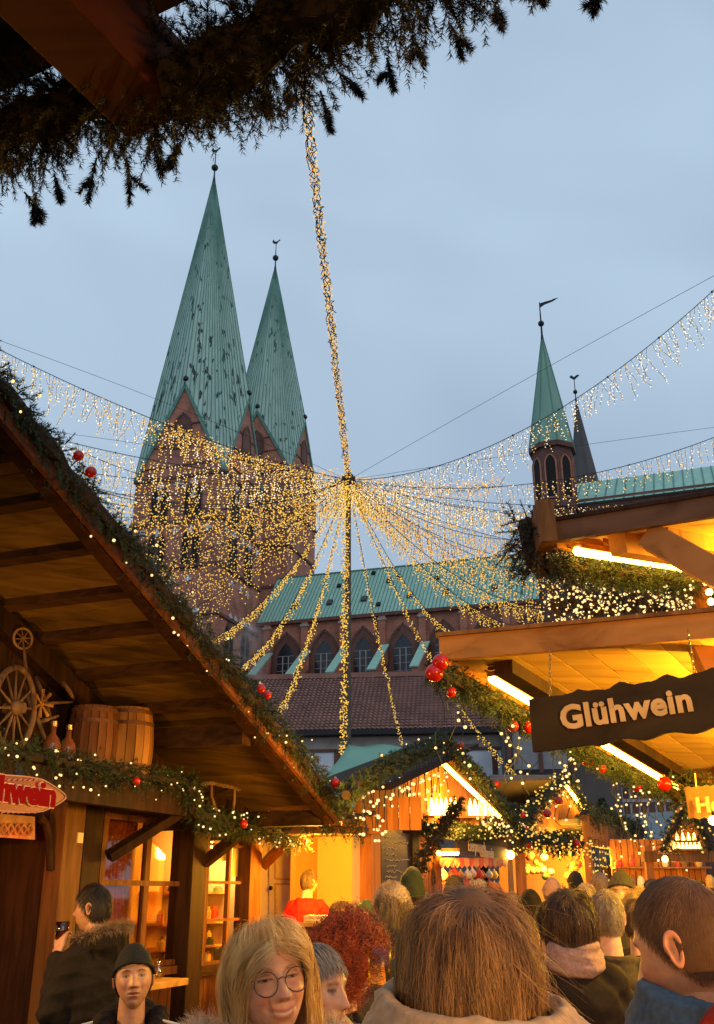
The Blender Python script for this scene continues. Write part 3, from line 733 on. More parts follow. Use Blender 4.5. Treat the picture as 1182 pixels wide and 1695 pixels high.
# left side
light_curtain('topmost icicle string on the left, against the sky, running to the mast', C0, P(-90, 532, 19.5), .45, .95, .07, .07, 11, br=.020, guy=-.15, mix='bulb_pale', wild=1.3)
light_curtain('second icicle string on the left, level, just under the topmost one', C0, P(20, 706, 24), .35, .85, .085, .075, 12, guy=-.1, br=.023, mix='bulb_pale')
light_curtain('third icicle string on the left, short loops against the sky', C0, P(60, 768, 27), .35, .65, .13, .09, 13, br=.024, mix='bulb_pale')
light_curtain('fourth icicle string on the left, lowest one against the sky', C0, P(110, 812, 30), .3, .6, .13, .09, 14, br=.025, mix='bulb_pale')
lows = [(60, 775, 21, .95, 1.0, 'long near icicle string sagging below the gable of the tower'),
        (170, 830, 27, .6, 1.0, 'icicle string passing just over the belfry windows'),
        (215, 935, 30, .5, 1.0, 'icicle string passing in front of the lower white crosses'),
        (245, 985, 30, .45, .9, 'icicle string just above the diamond shaped tracery'),
        (290, 1020, 31, .5, .8, 'icicle string low over the tower corner'),
        (180, 856, 32, .35, .9, 'icicle string crossing the tower at the height of its belfry windows'),
        (200, 905, 33, .35, .9, 'icicle string crossing the tower at the white cross band'),
        (225, 955, 33, .3, .8, 'icicle string dropping steeply across the lower tower'),
        (262, 1005, 33, .3, .7, 'icicle string ending low behind the hut garland'),
        (120, 740, 25.5, .8, 1.0, 'deeply sagging icicle string across the gable of the tower'),
        (100, 790, 22.5, .75, 1.0, 'near sagging icicle string across the tower')]
for i, (x, y, Y, sg, dr, lb) in enumerate(lows):
    light_curtain(lb, C0, P(x, y, Y), sg, dr, .165, .095, 20 + i, br=.022, mix='bulb_amber' if i % 2 else None, jit=.055)
for i, (x, y, Y, sg, lb) in enumerate([(335, 1062, 33, .9, 'leftmost of the ropes of lights slanting down from the mast, over the tower base'), (400, 1100, 32, .9, 'rope of lights slanting down past the left end of the green nave roof'), (462, 1172, 31, .8, 'rope of lights slanting down to the left over the brown tiled roof')]):
    light_curtain(lb, C0, P(x, y, Y), sg, .34, .05, .07, 30 + i, br=.023, group='ropes of lights slanting down from the mast', name='slanting_light_string')
for i, (x, y, Y, sg, dr, lb) in enumerate([(667, 1232, 32, .35, .22, 'rope of lights slanting down right of the mast, ending over the green canvas roof'),
        (867, 1290, 30, 1.1, .26, 'rope of lights that sags behind the red baubles and ends on the grey striped roof'),
        (772, 1056, 31, .9, .30, 'rope of lights ending behind the fascia of the mulled wine stall'),
        (868, 1042, 30, .8, .50, 'icicle string slanting across the green nave roof to the stall'),
        (905, 1010, 29, .8, .55, 'icicle string with long drops over the right half of the nave roof')]):
    light_curtain(lb, C0, P(x, y, Y), sg, dr, .06, .07, 40 + i, br=.021, group='ropes of lights slanting down from the mast', name='slanting_light_string')
rights = [(900, 1000, 30, .3, .9, 'icicle string slanting over the upper edge of the nave roof'),
          (910, 925, 31, .7, 1.0, 'deeply hanging icicle string right of the mast'),
          (960, 880, 30, .9, 1.0, 'icicle string sagging between mast and turret'),
          (930, 965, 30, .5, .9, 'icicle string ending behind the fir tips of the right stall'),
          (955, 905, 33, .5, .9, 'icicle string passing low behind the turret'),
          (985, 850, 36, .45, .9, 'icicle string ending at the turret shaft'),
          (1050, 840, 36, .6, .9, 'icicle string crossing the green town hall roof'),
          (1230, 800, 30, .8, .8, 'icicle string over the green town hall roof to the right edge'),
          (1240, 700, 24, .9, .75, 'right icicle string that rises gently towards the right edge')]
for i, (x, y, Y, sg, dr, lb) in enumerate(rights):
    light_curtain(lb, C0, P(x, y, Y), sg, dr, .11, .08, 50 + i, br=.019 if i > 6 else .023, guy=-.05 if i > 7 else None, mix='bulb_amber' if i < 5 else 'bulb_pale', jit=.03)
light_curtain('topmost icicle string on the right, rising steeply past the turret spire', C0, P(1240, 425, 17.0), 1.25, .85, .09, .07, 70, br=.017, guy=-.05, bmat='bulb_pale', mix='bulb', wild=1.5)
# dense bundle wound on the two top cables next to the mast
light_rope('dense golden bundle of lights left of the mast top', [C0, P(520, 790, 26), P(400, 765, 25), P(275, 712, 23)], .30, 150, 80, bmat='bulb', br=.020, mix='bulb_amber', wires=1, wk=.015, name='light_bundle')
light_rope('dense golden bundle of lights right of the mast top', [C0 - UP * .1, P(640, 806, 27), P(760, 812, 27), P(830, 800, 27)], .28, 190, 81, bmat='bulb', br=.020, mix='bulb_amber', wires=1, wk=.015, name='light_bundle')
# ------------------------------------------------------------------ left market hut (big overhanging gable roof)
TH = R(21.3)
U = Vector((math.sin(TH), math.cos(TH), 0)); V = Vector((math.cos(TH), -math.sin(TH), 0))
E = Vector((-.18, 9.15, 0)); ZE = 2.36; SLOPE = .372
def H(u, v, z): return E + U * u + V * v + UP * z
def roofz(u): return ZE - SLOPE * u
def on(px, py, v):
    d = ray(px, py); o = Vector((0, 0, EYE)); t = ((E + V * v) - o).dot(V) / d.dot(V); q = o + d * t
    return q
def uz(px, py, v):
    q = on(px, py, v); return (q - E).dot(U), q.z
RZ = -TH
hut = thing('market_hut', 'large dark timber market hut with a wide overhanging gable roof, at the left edge', 'market hut', tuple(H(-3, -1.25, 0)))
UR = -6.6; VB = -4.6
# verge positions of the battens, as seen
us = []
for px_, py_ in ((58, 762), (121, 842), (188, 923), (249, 993), (298, 1058), (352, 1122), (404, 1186)):
    us.append(uz(px_, py_, 0)[0])
us = [u for u in us]; 
edges = [UR] + [us[0] - 1.02, ] + us + [us[-1] + (us[-1] - us[-2]), 0.0]
edges = sorted(set(round(e, 3) for e in edges if UR <= e <= 0))
for a, b in zip(edges[:-1], edges[1:]):
    nsub = 2
    for k in range(nsub):
        u0 = a + (b - a) * k / nsub + .004; u1 = a + (b - a) * (k + 1) / nsub - .004
        MB().hexa([H(u0, VB, roofz(u0)), H(u0, -.03, roofz(u0)), H(u1, -.03, roofz(u1)), H(u1, VB, roofz(u1)), H(u0, VB, roofz(u0) + .03), H(u0, -.03, roofz(u0) + .03), H(u1, -.03, roofz(u1) + .03), H(u1, VB, roofz(u1) + .03)]).build('soffit_board', M['soffit'], hut)
for u in us + [edges[1]]:
    part_beam(hut, 'batten', H(u, VB, roofz(u) - .035), H(u, -.02, roofz(u) - .035), .07, .07, M['wood_dark_x'], up=V3(*(U * SLOPE + UP)))
# other slope, over the ridge
ZR = roofz(UR)
MB().hexa([H(UR, VB, ZR + .05), H(UR, -.02, ZR + .05), H(UR - 4.0, -.02, ZR - 1.5), H(UR - 4.0, VB, ZR - 1.5), H(UR, VB, ZR + .1), H(UR, -.02, ZR + .1), H(UR - 4, -.02, ZR - 1.45), H(UR - 4, VB, ZR - 1.45)]).build('roof_slope', M['wood_dark'], hut)
MB().hexa([H(UR, VB, ZR + .035), H(UR, 0, ZR + .035), H(.02, 0, ZE + .035), H(.02, VB, ZE + .035), H(UR, VB, ZR + .07), H(UR, 0, ZR + .07), H(.02, 0, ZE + .07), H(.02, VB, ZE + .07)]).build('roof_slope', M['wood_dark'], hut)
# bargeboard along the verge, two boards
part_beam(hut, 'bargeboard', H(UR, .02, ZR - .06), H(.04, .02, ZE - .06), .035, .17, M['barge'] if 'barge' in M else wood('barge_board', (.34, .12, .04), (.17, .055, .02), axis='y'), up=V3(*(U * SLOPE + UP)))
part_beam(hut, 'bargeboard', H(UR, -.06, ZR - .09), H(-.02, -.06, ZE - .09), .10, .09, M['wood_dark'], up=V3(*(U * SLOPE + UP)))
# exposed rafters further in and a short strut beam by the eave
part_beam(hut, 'eave_beam', H(-.10, VB, ZE - .08), H(-.10, -.1, ZE - .08), .12, .13, M['wood_dark_x'])
part_beam(hut, 'purlin', H(-1.55, VB, roofz(-1.55) - .13), H(-1.55, -.12, roofz(-1.55) - .13), .14, .16, M['wood_dark_x'])
part_beam(hut, 'purlin', H(-5.9, VB, roofz(-5.9) - .13), H(-5.9, -.12, roofz(-5.9) - .13), .14, .16, M['wood_dark_x'])
WV = -1.25
# gable wall: dark boards from ledge to roof
uL, zL = uz(0, 1250, -.95); uR_, _ = uz(310, 1300, -.95)
ZL = zL
for k in range(24):
    u0 = -6.9 + k * .28
    if u0 > -.5: break
    z1 = roofz(u0 + .14) - .02
    if u0 < UR: z1 = ZR - .2
    MB().hexa([H(u0 + .004, WV - .02, ZL - .1), H(u0 + .276, WV - .02, ZL - .1), H(u0 + .276, WV, ZL - .1), H(u0 + .004, WV, ZL - .1), H(u0 + .004, WV - .02, z1), H(u0 + .276, WV - .02, z1 - .05), H(u0 + .276, WV + random.uniform(-.004, .004), z1 - .05), H(u0 + .004, WV, z1)]).build('gable_board', M['wood_dark'], hut)
part_beam(hut, 'gable_rafter', H(UR, WV + .05, ZR - .14), H(-.2, WV + .05, roofz(-.2) - .14), .1, .16, M['wood_dark'], up=V3(*(U * SLOPE + UP)))
# ledge / shelf over the front
uE = uz(432, 1350, WV)[0]
MB().hexa([H(-6.9, WV, ZL - .12), H(uE, WV, ZL - .12), H(uE, -.86, ZL - .12), H(-6.9, -.86, ZL - .12), H(-6.9, WV, ZL - .04), H(uE, WV, ZL - .04), H(uE, -.86, ZL - .04), H(-6.9, -.86, ZL - .04)]).build('ledge', M['wood_dark'], hut)
part_beam(hut, 'ledge_beam', H(-6.9, -.84, ZL - .14), H(uz(322, 1300, -.85)[0], -.84, ZL - .14), .1, .2, M['wood_dark'])
def wall_box(name, px0, px1, z0, z1, v0, v1, mt, parent=hut, bevel=0):
    u0 = uz(px0, 1450, max(v0, v1))[0]; u1 = uz(px1, 1450, max(v0, v1))[0]
    va, vb = min(v0, v1), max(v0, v1)
    return MB().hexa([H(u0, va, z0), H(u1, va, z0), H(u1, vb, z0), H(u0, vb, z0), H(u0, va, z1), H(u1, va, z1), H(u1, vb, z1), H(u0, vb, z1)]).build(name, mt, parent, bevel=bevel)
w_post = wood('post_wood', (.17, .062, .016), (.09, .03, .008), axis='z')
zt = ZL - .13
wall_box('door_post', 100, 133, 0, zt, WV - .05, WV + .10, wood('worn_door_post', (.17, .075, .02), (.09, .038, .01), axis='z'), bevel=.006)
wall_box('post', 134, 164, 0, zt, WV - .05, WV + .05, M['wood_dark'], bevel=.006)
wall_box('post', 318, 341, 0, zt, WV - .08, WV + .14, M['wood_dark'], bevel=.006)
wall_box('post', 414, 433, 0, zt, WV - .06, WV + .10, w_post, bevel=.006)
# price tag on the post
wall_box('price_tag', 123, 132, uz(127, 1397, WV)[1], uz(127, 1380, WV)[1], WV + .10, WV + .11, mat('paper_tag', (.7, .6, .4), scale=3))
wall_box('head_rail', 164, 414, uz(240, 1352, WV)[1], zt, WV - .04, WV + .03, M['wood_dark_x'])
# window one
z0w = uz(250, 1602, WV)[1]; z1w = uz(250, 1352, WV)[1]
wn = thing  # noqa
w1 = wall_box('window', 165, 318, z0w - .06, z0w, WV - .03, WV + .05, w_post)
for a, b in ((165, 173), (240, 248), (309, 318)):
    wall_box('sash', a, b, z0w, z1w, WV - .02, WV + .02, w_post, w1)
for y_ in (1462, 1597, 1358):
    zz = uz(240, y_, WV)[1]; wall_box('sash', 165, 318, zz - .02, zz + .02, WV - .019, WV + .021, w_post, w1)
gp = glass_mat('old_window_glass', (.85, .66, .42), .16, .03)
wall_box('pane', 173, 240, z0w, z1w, WV - .008, WV - .002, gp, w1); wall_box('pane', 248, 309, z0w, z1w, WV - .008, WV - .002, gp, w1)
# folded curtains behind the glass
def curtain(px0, px1, z0, z1, v, col, parent, name='curtain', amp=.03, waves=7, taper=.0):
    u0 = uz(px0, 1450, v)[0]; u1 = uz(px1, 1450, v)[0]; nx, nz_ = 48, 10; Vs = []
    for j in range(nz_ + 1):
        t = j / nz_; z = z0 + (z1 - z0) * t; pull = taper * math.sin(math.pi * min(1, (1 - t) * 1.25))
        for i in range(nx + 1):
            s = i / nx; uu = u0 + (u1 - u0) * (s * (1 - pull)); Vs.append(tuple(H(uu, v + amp * math.sin(s * waves * 6.28 + .5 * t) , z)))
    F = [(j * (nx + 1) + i, j * (nx + 1) + i + 1, (j + 1) * (nx + 1) + i + 1, (j + 1) * (nx + 1) + i) for j in range(nz_) for i in range(nx)]
    return MB().add(Vs, F).build(name, col, parent, smooth=True)
m_cur = mat('lace_curtain', (.62, .42, .22), (.45, .27, .12), scale=22, contrast=(.4, .6), rough=.8)
curtain(168, 222, z0w, z1w, WV - .12, m_cur, hut, taper=.35)
curtain(285, 315, z0w, z1w, WV - .12, m_cur, hut, taper=.25, waves=4)
# counter shelf under window one and base boards
wall_box('counter', 158, 322, z0w - .12, z0w - .07, WV, WV + .32, M['wood_pale'], bevel=.005)
k_ = 0
for a in range(164, 414, 14):
    wall_box('base_board', a + .4, a + 13.6, 0, z0w - .12, WV - .03, WV + random.uniform(-.003, .003), w_post)
# window two (bright goods window)
z1v = uz(380, 1372, WV)[1]; z0v = uz(380, 1592, WV)[1]
w2 = wall_box('window', 341, 414, z0v - .06, z0v, WV - .03, WV + .05, M['wood_dark'])
for a, b in ((341, 346), (379, 382), (411, 414)):
    wall_box('sash', a, b, z0v, z1v, WV - .02, WV + .02, w_post, w2)
for y_ in (1400, 1461, 1522, 1590, 1374):
    zz = uz(378, y_, WV)[1]; wall_box('sash', 341, 414, zz - .012, zz + .012, WV - .018, WV + .018, w_post, w2)
wall_box('pane', 346, 411, z0v, z1v, WV - .008, WV - .002, glass_mat('clean_glass', (.97, .95, .9), .06, .02), w2)
# interior room shell
m_in = mat('lit_interior_panel', (.62, .46, .26), (.50, .34, .17), scale=3, stretch=(1, 1, .2), rough=.7)
for nm, a, b, v0, v1, z0, z1 in (('back_wall', 150, 430, -3.3, -3.25, .02, zt), ):
    u0 = uz(110, 1450, WV)[0]; u1 = uE
    MB().hexa([H(u0, v0, z0), H(u1, v0, z0), H(u1, v1, z0), H(u0, v1, z0), H(u0, v0, z1), H(u1, v0, z1), H(u1, v1, z1), H(u0, v1, z1)]).build(nm, m_in, hut)
    MB().hexa([H(u0, v0, zt - .03), H(u1, v0, zt - .03), H(u1, WV - .05, zt - .03), H(u0, WV - .05, zt - .03), H(u0, v0, zt), H(u1, v0, zt), H(u1, WV - .05, zt), H(u0, WV - .05, zt)]).build('ceiling', m_in, hut)
    for uu in (u0, u1 - .03):
        MB().hexa([H(uu, v0, 0), H(uu + .03, v0, 0), H(uu + .03, WV - .06, 0), H(uu, WV - .06, 0), H(uu, v0, zt - .03), H(uu + .03, v0, zt - .03), H(uu + .03, WV - .06, zt - .03), H(uu, WV - .06, zt - .03)]).build('side_wall', m_in, hut)
# shelves with goods behind window two
um0, um1 = uz(341, 1450, WV)[0], uz(414, 1450, WV)[0] + .5
m_sh = M['wood_pale']; rngs = random.Random(3)
MB().hexa([H(um0 - .1, -1.95, .9), H(um1, -1.95, .9), H(um1, -1.9, .9), H(um0 - .1, -1.9, .9), H(um0 - .1, -1.95, zt - .05), H(um1, -1.95, zt - .05), H(um1, -1.9, zt - .05), H(um0 - .1, -1.9, zt - .05)]).build('shelf_back', mat('cream_panel', (.8, .7, .5), (.7, .58, .36), scale=4), hut)
shz = [uz(378, y_, -1.7)[1] for y_ in (1590, 1562, 1525, 1478)]
for i, z in enumerate(shz):
    part_beam(hut, 'shelf', H(um0 - .1, -1.75, z), H(um1, -1.75, z), .28, .02, m_sh)
    u = um0
    gm = [mat('jar_red', (.6, .05, .02), rough=.3), mat('jar_honey', (.8, .42, .08), rough=.25), mat('jar_cream', (.85, .75, .5), rough=.4), mat('jar_green', (.10, .16, .05), rough=.3)] if i == 0 else gm
    while u < um1 - .06:
        r = rngs.uniform(.022, .045); h = rngs.uniform(.06, .15) if i < 3 else .05
        MBj = MB().lathe([(r, 0), (r, h * .75), (r * .6, h * .85), (r * .6, h)], H(u, -1.72 + rngs.uniform(-.05, .06), z + .01), 10)
        ci_ = rngs.choice([0, 1, 1, 2, 2, 0, 3]); o = MBj.build('jar', gm[ci_], None, smooth=False)
        tag(o, ['red', 'honey coloured', 'cream', 'green'][ci_] + ' jar on the ' + ['bottom', 'second', 'third', 'top'][i] + ' lit shelf behind the lattice window', 'jar', 'jars on the shelves behind the lattice window')
        u += r * 2 + rngs.uniform(.01, .05)
# menu sheets on the inner side of window two
for (a, b, y0, y1) in ((350, 377, 1392, 1425), (384, 404, 1388, 1450)):
    sh_ = wall_box('price_sheet', a, b, uz(378, y1, WV)[1], uz(378, y0, WV)[1], WV - .04, WV - .036, mat('yellowed_paper', (.75, .62, .38), (.68, .54, .3), scale=5))
# assumed lamps of the hut
def lamp_point(name, loc, e, r=.08, col=AMBER):
    l = bpy.data.lights.new(name, 'POINT'); l.energy = e; l.shadow_soft_size = r; l.color = col
    o = bpy.data.objects.new(name, l); COL.objects.link(o); o.location = loc; return o
def ceiling_lamp(label, loc, e, col=AMBER, r=.09, group=None, name='assumed_pendant_lamp'):
    t = thing(name, label, 'lamp', tuple(loc), group)
    MB().lathe([(.02, .16), (.03, .12), (r * 1.5, .02), (r * 1.6, -.01), (r * 1.4, -.01)], loc, 14).build('lamp_shade', M['iron'], t)
    MB().ball(Vector(loc) - UP * .03, r * .6, 12, 8).build('bulb', M['lamp'], t)
    lamp_point('assumed_lamp_light', Vector(loc) - UP * .16, e, r, col); return t
um = uz(240, 1450, WV)[0]
ceiling_lamp('assumed lamp inside the hut behind the curtained window', H(um, -2.3, zt - .25), 30)  # lamp assumed from the glow of the window
ceiling_lamp('assumed lamp inside the hut over the lit goods shelves', H((um0 + um1) / 2, -1.55, zt - .2), 32, (1, .62, .22))  # lamp assumed from the bright goods window
ceiling_lamp('assumed unseen pendant lamp under the big hut gable at the left', H(-5.3, -.45, 2.15), 140, (1, .48, .07))  # out-of-frame lamp added to brighten the soffit boards; fixture assumed
# braces
def brace(px0, py0, px1, py1, v0, v1, w=.07, h=.09, mt=None, name='brace'):
    return part_beam(hut, name, on(px0, py0, v0), on(px1, py1, v1), w, h, mt or M['wood_dark'], up=V)
brace(180, 1418, 296, 1345, WV + .08, -.85); brace(338, 1428, 400, 1378, WV + .12, -.8); brace(436, 1432, 476, 1392, WV + .08, -.8, mt=w_post)
# left door bay: dark reveal, red lit door, carved panel
wall_box('door_reveal', 88, 100, 0, zt, WV - .5, WV + .02, M['wood_dark'])
uD0 = uz(0, 1450, WV)[0] - 1.6
m_red = mat('door_paint', (.30, .09, .05), (.16, .04, .02), scale=4, stretch=(1, 1, .2))
for k in range(9):
    u0 = uz(88, 1450, WV - .5)[0] - .22 * (k + 1)
    MB().hexa([H(u0 + .004, WV - .56, 0), H(u0 + .216, WV - .56, 0), H(u0 + .216, WV - .5, 0), H(u0 + .004, WV - .5, 0), H(u0 + .004, WV - .56, zt), H(u0 + .216, WV - .56, zt), H(u0 + .216, WV - .5, zt), H(u0 + .004, WV - .5, zt)]).build('door_board', m_red, hut)
m_carv = mat('carved_panel', (.45, .22, .10), (.25, .09, .04), scale=14, bump=.6)
cz0, cz1 = uz(30, 1388, WV)[1], uz(30, 1352, WV)[1]
cp_ = MB().hexa([H(uD0, WV - .1, cz0), on(58, 1390, WV) * 1, on(58, 1352, WV) * 1, H(uD0, WV - .1, cz1), H(uD0, WV - .04, cz0), on(58, 1390, WV + .05), on(58, 1352, WV + .05), H(uD0, WV - .04, cz1)])
cp_.build('carved_panel', m_carv, hut)
for k in range(5):
    c = on(6 + k * 11, 1372, WV + .06); MB().tube([c + V3(0, 0, .035), c + U * .03, c - UP * .035, c - U * .03, c + UP * .035], .009, 5).build('carving', m_carv, hut)
# curly bracket beside it
bk = [on(x, y, WV + .02) for x, y in ((64, 1352), (74, 1362), (80, 1380), (82, 1405), (84, 1440))]
MB().tube(bk, [.035, .03, .03, .025, .03], 8).build('scroll_bracket', M['wood_dark'], hut)
# base below the door bay
# ---------------- things on the ledge
def staves_barrel(label, c, hgt, rad, yaw=0, bm=None):
    t = thing('barrel', label, 'barrel', tuple(c), None)
    n = 18
    def rr(t_): return rad * (1 + .16 * math.sin(math.pi * t_)) 
    for k in range(n):
        a0 = 2 * math.pi * (k + .04) / n + yaw; a1 = 2 * math.pi * (k + .96) / n + yaw; m_ = 8; Vs = []
        for i in range(m_ + 1):
            t_ = i / m_; r = rr(t_)
            for a in (a0, a1):
                Vs.append(tuple(c + Vector((math.cos(a) * r, math.sin(a) * r, hgt * t_)))); Vs.append(tuple(c + Vector((math.cos(a) * (r - .018), math.sin(a) * (r - .018), hgt * t_))))
        F = []
        for i in range(m_):
            b = i * 4; F += [(b, b + 2, b + 6, b + 4), (b + 1, b + 5, b + 7, b + 3), (b, b + 4, b + 5, b + 1), (b + 2, b + 3, b + 7, b + 6)]
        F += [(0, 1, 3, 2), (m_ * 4, m_ * 4 + 2, m_ * 4 + 3, m_ * 4 + 1)]
        MB().add(Vs, F).build('stave', bm or M['barrel'], t, smooth=False)
    for t_ in (.06, .22, .78, .94):
        r = rr(t_) + .004; MB().lathe([(r - .01, -.014), (r, -.014), (r, .014), (r - .01, .014)], c + UP * hgt * t_, 36).build('hoop', mat('rusty_hoop', (.20, .09, .04), (.12, .05, .025), scale=8, rough=.6, metal=.4), t)
    MB().lathe([(.001, 0), (rad * .97, 0), (rad * .97, .02), (.001, .02)], c + UP * (hgt - .04), 28).build('barrel_head', M['barrel'], t)
    MB().lathe([(.001, 0), (rad * .97, 0), (rad * .97, .02), (.001, .02)], c + UP * .02, 28).build('barrel_head', M['barrel'], t)
    return t
zq = ZL - .04
def onledge(px, v):
    u = uz(px, 1250, v)[0]; return H(u, v, zq)
def wpx(p): 
    d = p - Vector((0, 0, EYE)); dep = d.y * cp + d.z * sp; return dep
c = onledge(209, -.98); hB = 122 / FPX * wpx(c) * 1.0; rB = 88 / FPX * wpx(c) / 2 / 1.16
M['barrel_dark'] = wood('dark_barrel_oak', (.20, .075, .025), (.11, .04, .014), axis='z')
staves_barrel('big pale oak barrel standing on the hut ledge, right one of the two', c, hB, rB)
staves_barrel('shorter darker barrel tucked behind the big one on the hut ledge, beside the bottles', onledge(150, -1.03), hB * .92, rB * .92, .3, M['barrel_dark'])
# two glass demijohn bottles
m_bot = bpy.data.materials.new('brown_glass_bottle'); m_bot.use_nodes = True
b_ = m_bot.node_tree.nodes['Principled BSDF']; b_.inputs['Base Color'].default_value = (.35, .12, .05, 1); b_.inputs['Roughness'].default_value = .08; b_.inputs['Transmission Weight'].default_value = .35
for px_, lb in ((84, 'brown glass bottle beside the cartwheel on the ledge'), (110, 'brown glass bottle next to the darker barrel on the ledge')):
    q = onledge(px_, -.98)
    t = thing('bottle', lb, 'bottle', tuple(q), 'bottles on the hut ledge')
    MB().lathe([(.001, 0), (.055, 0), (.062, .02), (.062, .17), (.05, .21), (.02, .25), (.018, .31)], q, 16).build('bottle_body', m_bot, t, smooth=True)
    MB().lathe([(.022, .30), (.024, .31), (.024, .335), (.001, .34)], q, 12).build('stopper', M['brass'], t)
def wheel(label, c, rad, spokes, nrm, m_, name='spoked_wheel', thick=.03, hub=.05):
    t = thing(name, label, 'wheel', tuple(c)); x, y, z = basis(nrm)
    ring = [c + x * math.cos(a) * rad + y * math.sin(a) * rad for a in np.linspace(0, 2 * math.pi, 41)]
    MB().tube(ring, thick, 8, cap=False).build('rim', m_, t, smooth=True)
    MB().lathe([(.001, -hub * 1.4), (hub * .7, -hub * 1.4), (hub, -hub * .5), (hub, hub * .5), (hub * .7, hub * 1.4), (.001, hub * 1.4)], c, 14, nrm).build('hub', m_, t, smooth=False)
    for k in range(spokes):
        a = 2 * math.pi * (k + .3) / spokes; d = x * math.cos(a) + y * math.sin(a)
        s = MB(); s.tube([c + d * hub * .8, c + d * rad * .35, c + d * rad * .6, c + d * (rad - thick * .5)], [thick * .32, thick * .55, thick * .35, thick * .42], 7); s.build('spoke', m_, t, smooth=True)
    return t
q = on(24, 1172, -1.0); rw = 66 / FPX * wpx(q)
wheel('big wooden spoked cartwheel leaning on the hut ledge at the left picture edge', q, rw, 12, V * .98 + U * .20, M['oak_grey'], thick=.022)
q2 = on(38, 1057, -1.12)
sm_ = wheel('small grey spoked flyer wheel high on the gable, above the big cartwheel', q2, 17 / FPX * wpx(q2), 8, V * .9 - U * .3, M['oak_grey'], thick=.009, hub=.016)
# spinning wheel frame pieces
fw = thing('spinning_wheel_frame', 'old wooden spinning wheel frame of turned rods between cartwheel and barrels', 'spinning wheel', tuple(on(60, 1160, -1.1)))
for (a, b, c1_, d1, r_) in ((40, 1072, 44, 1150, .009), (44, 1150, 78, 1235, .014), (58, 1120, 82, 1185, .014), (104, 1128, 122, 1158, .012), (60, 1165, 120, 1162, .008), (50, 1200, 96, 1185, .01)):
    MB().tube([on(a, b, -1.08), on((a + c1_) / 2 + 1, (b + d1) / 2, -1.05), on(c1_, d1, -1.08)], [r_, r_ * 1.5, r_], 8).build('rod', M['oak_grey'], fw, smooth=True)
for k in range(7):
    a = k / 7 * 6.28; q = on(68, 1165, -1.04); MB().tube([q, q + (U * math.cos(a) + UP * math.sin(a)) * .10 + V * .02], [.006, .014], 6).build('peg', M['barrel'], fw)
# wooden sledge on the lower beam
sl_ = thing('wooden_sledge', 'old curved wooden sledge lying on the beam over the hut windows', 'sledge', tuple(on(385, 1340, -.8)))
for v_ in (-.78, -1.05):
    MB().tube([on(x, y, v_) for x, y in ((333, 1298), (350, 1296), (395, 1306), (440, 1318), (478, 1332))], .018, 7).build('runner', M['oak_grey'], sl_, smooth=True)
    MB().tube([on(x, y, v_) for x, y in ((350, 1297), (350, 1318), (356, 1338), (364, 1350))], .014, 7).build('post', M['oak_grey'], sl_, smooth=True)
    MB().tube([on(x, y, v_) for x, y in ((388, 1306), (388, 1325), (384, 1352))], .014, 7).build('post', M['oak_grey'], sl_, smooth=True)
    MB().tube([on(x, y, v_) for x, y in ((435, 1318), (432, 1335), (428, 1352))], .014, 7).build('post', M['oak_grey'], sl_, smooth=True)
for x_ in (350, 372, 394, 416, 438):
    part_beam(sl_, 'slat', on(x_, 1298 + (x_ - 350) * .22, -.76), on(x_, 1298 + (x_ - 350) * .22, -1.08), .05, .014, M['oak_grey'])
lo_u0 = uz(325, 1360, -.86)[0]; lo_u1 = uz(505, 1400, -.86)[0]
zlo = uz(330, 1352, -.86)[1]
part_beam(hut, 'lower_beam', H(lo_u0, -.86, zlo - .06), H(lo_u1, -.86, zlo - .06), .12, .12, M['wood_dark'])
for k in range(3):
    part_beam(hut, 'bracket_beam', H(lo_u0 + .1 + k * (lo_u1 - lo_u0 - .2) / 2, WV, zlo - .05), H(lo_u0 + .1 + k * (lo_u1 - lo_u0 - .2) / 2, -.8, zlo - .05), .08, .1, M['wood_dark'])
# garlands of the hut
path = [H(UR, .06, ZR - .02)] + [H(u, .06, roofz(u) - .02 + .015 * math.sin(u * 5)) for u in np.linspace(UR + .3, -.1, 26)] + [H(.05, .08, ZE - .0)]
garland('thick fir garland with small lights along the roof edge of the big left hut', path, .12, 420, .09, 22, .030, .005, lights=11, light_r=.010, core=.6, seed=3, name='roof_garland',
        baubles=[(.35, .030, V * .16 + UP * -.02), (.366, .033, V * .17 + UP * -.03), (.705, .032, V * .15 + UP * -.02), (.722, .03, V * .15), (.93, .04, V * .14)])
gp1 = [on(x, y, -.78) for x, y in ((-30, 1246), (30, 1250), (80, 1258), (140, 1268), (190, 1280), (240, 1286), (290, 1292), (318, 1300))]
garland('fir garland with lights and one red bauble along the ledge under the barrels', gp1, .095, 300, .12, 22, .03, .005, lights=20, light_r=.010, seed=5, light_hang=.08, baubles=[(.62, .03, V * .1 - UP * .05)])
gp2 = [on(x, y, -.74) for x, y in ((322, 1290), (312, 1310), (322, 1345), (350, 1358), (390, 1365), (430, 1372), (470, 1382), (500, 1390))]
garland('fir garland with lights hanging along the beam below the wooden sledge', gp2, .095, 330, .11, 22, .03, .005, lights=30, light_r=.011, seed=6, baubles=[(.42, .035, V * .1), (.96, .035, V * .08 - UP * .02)])
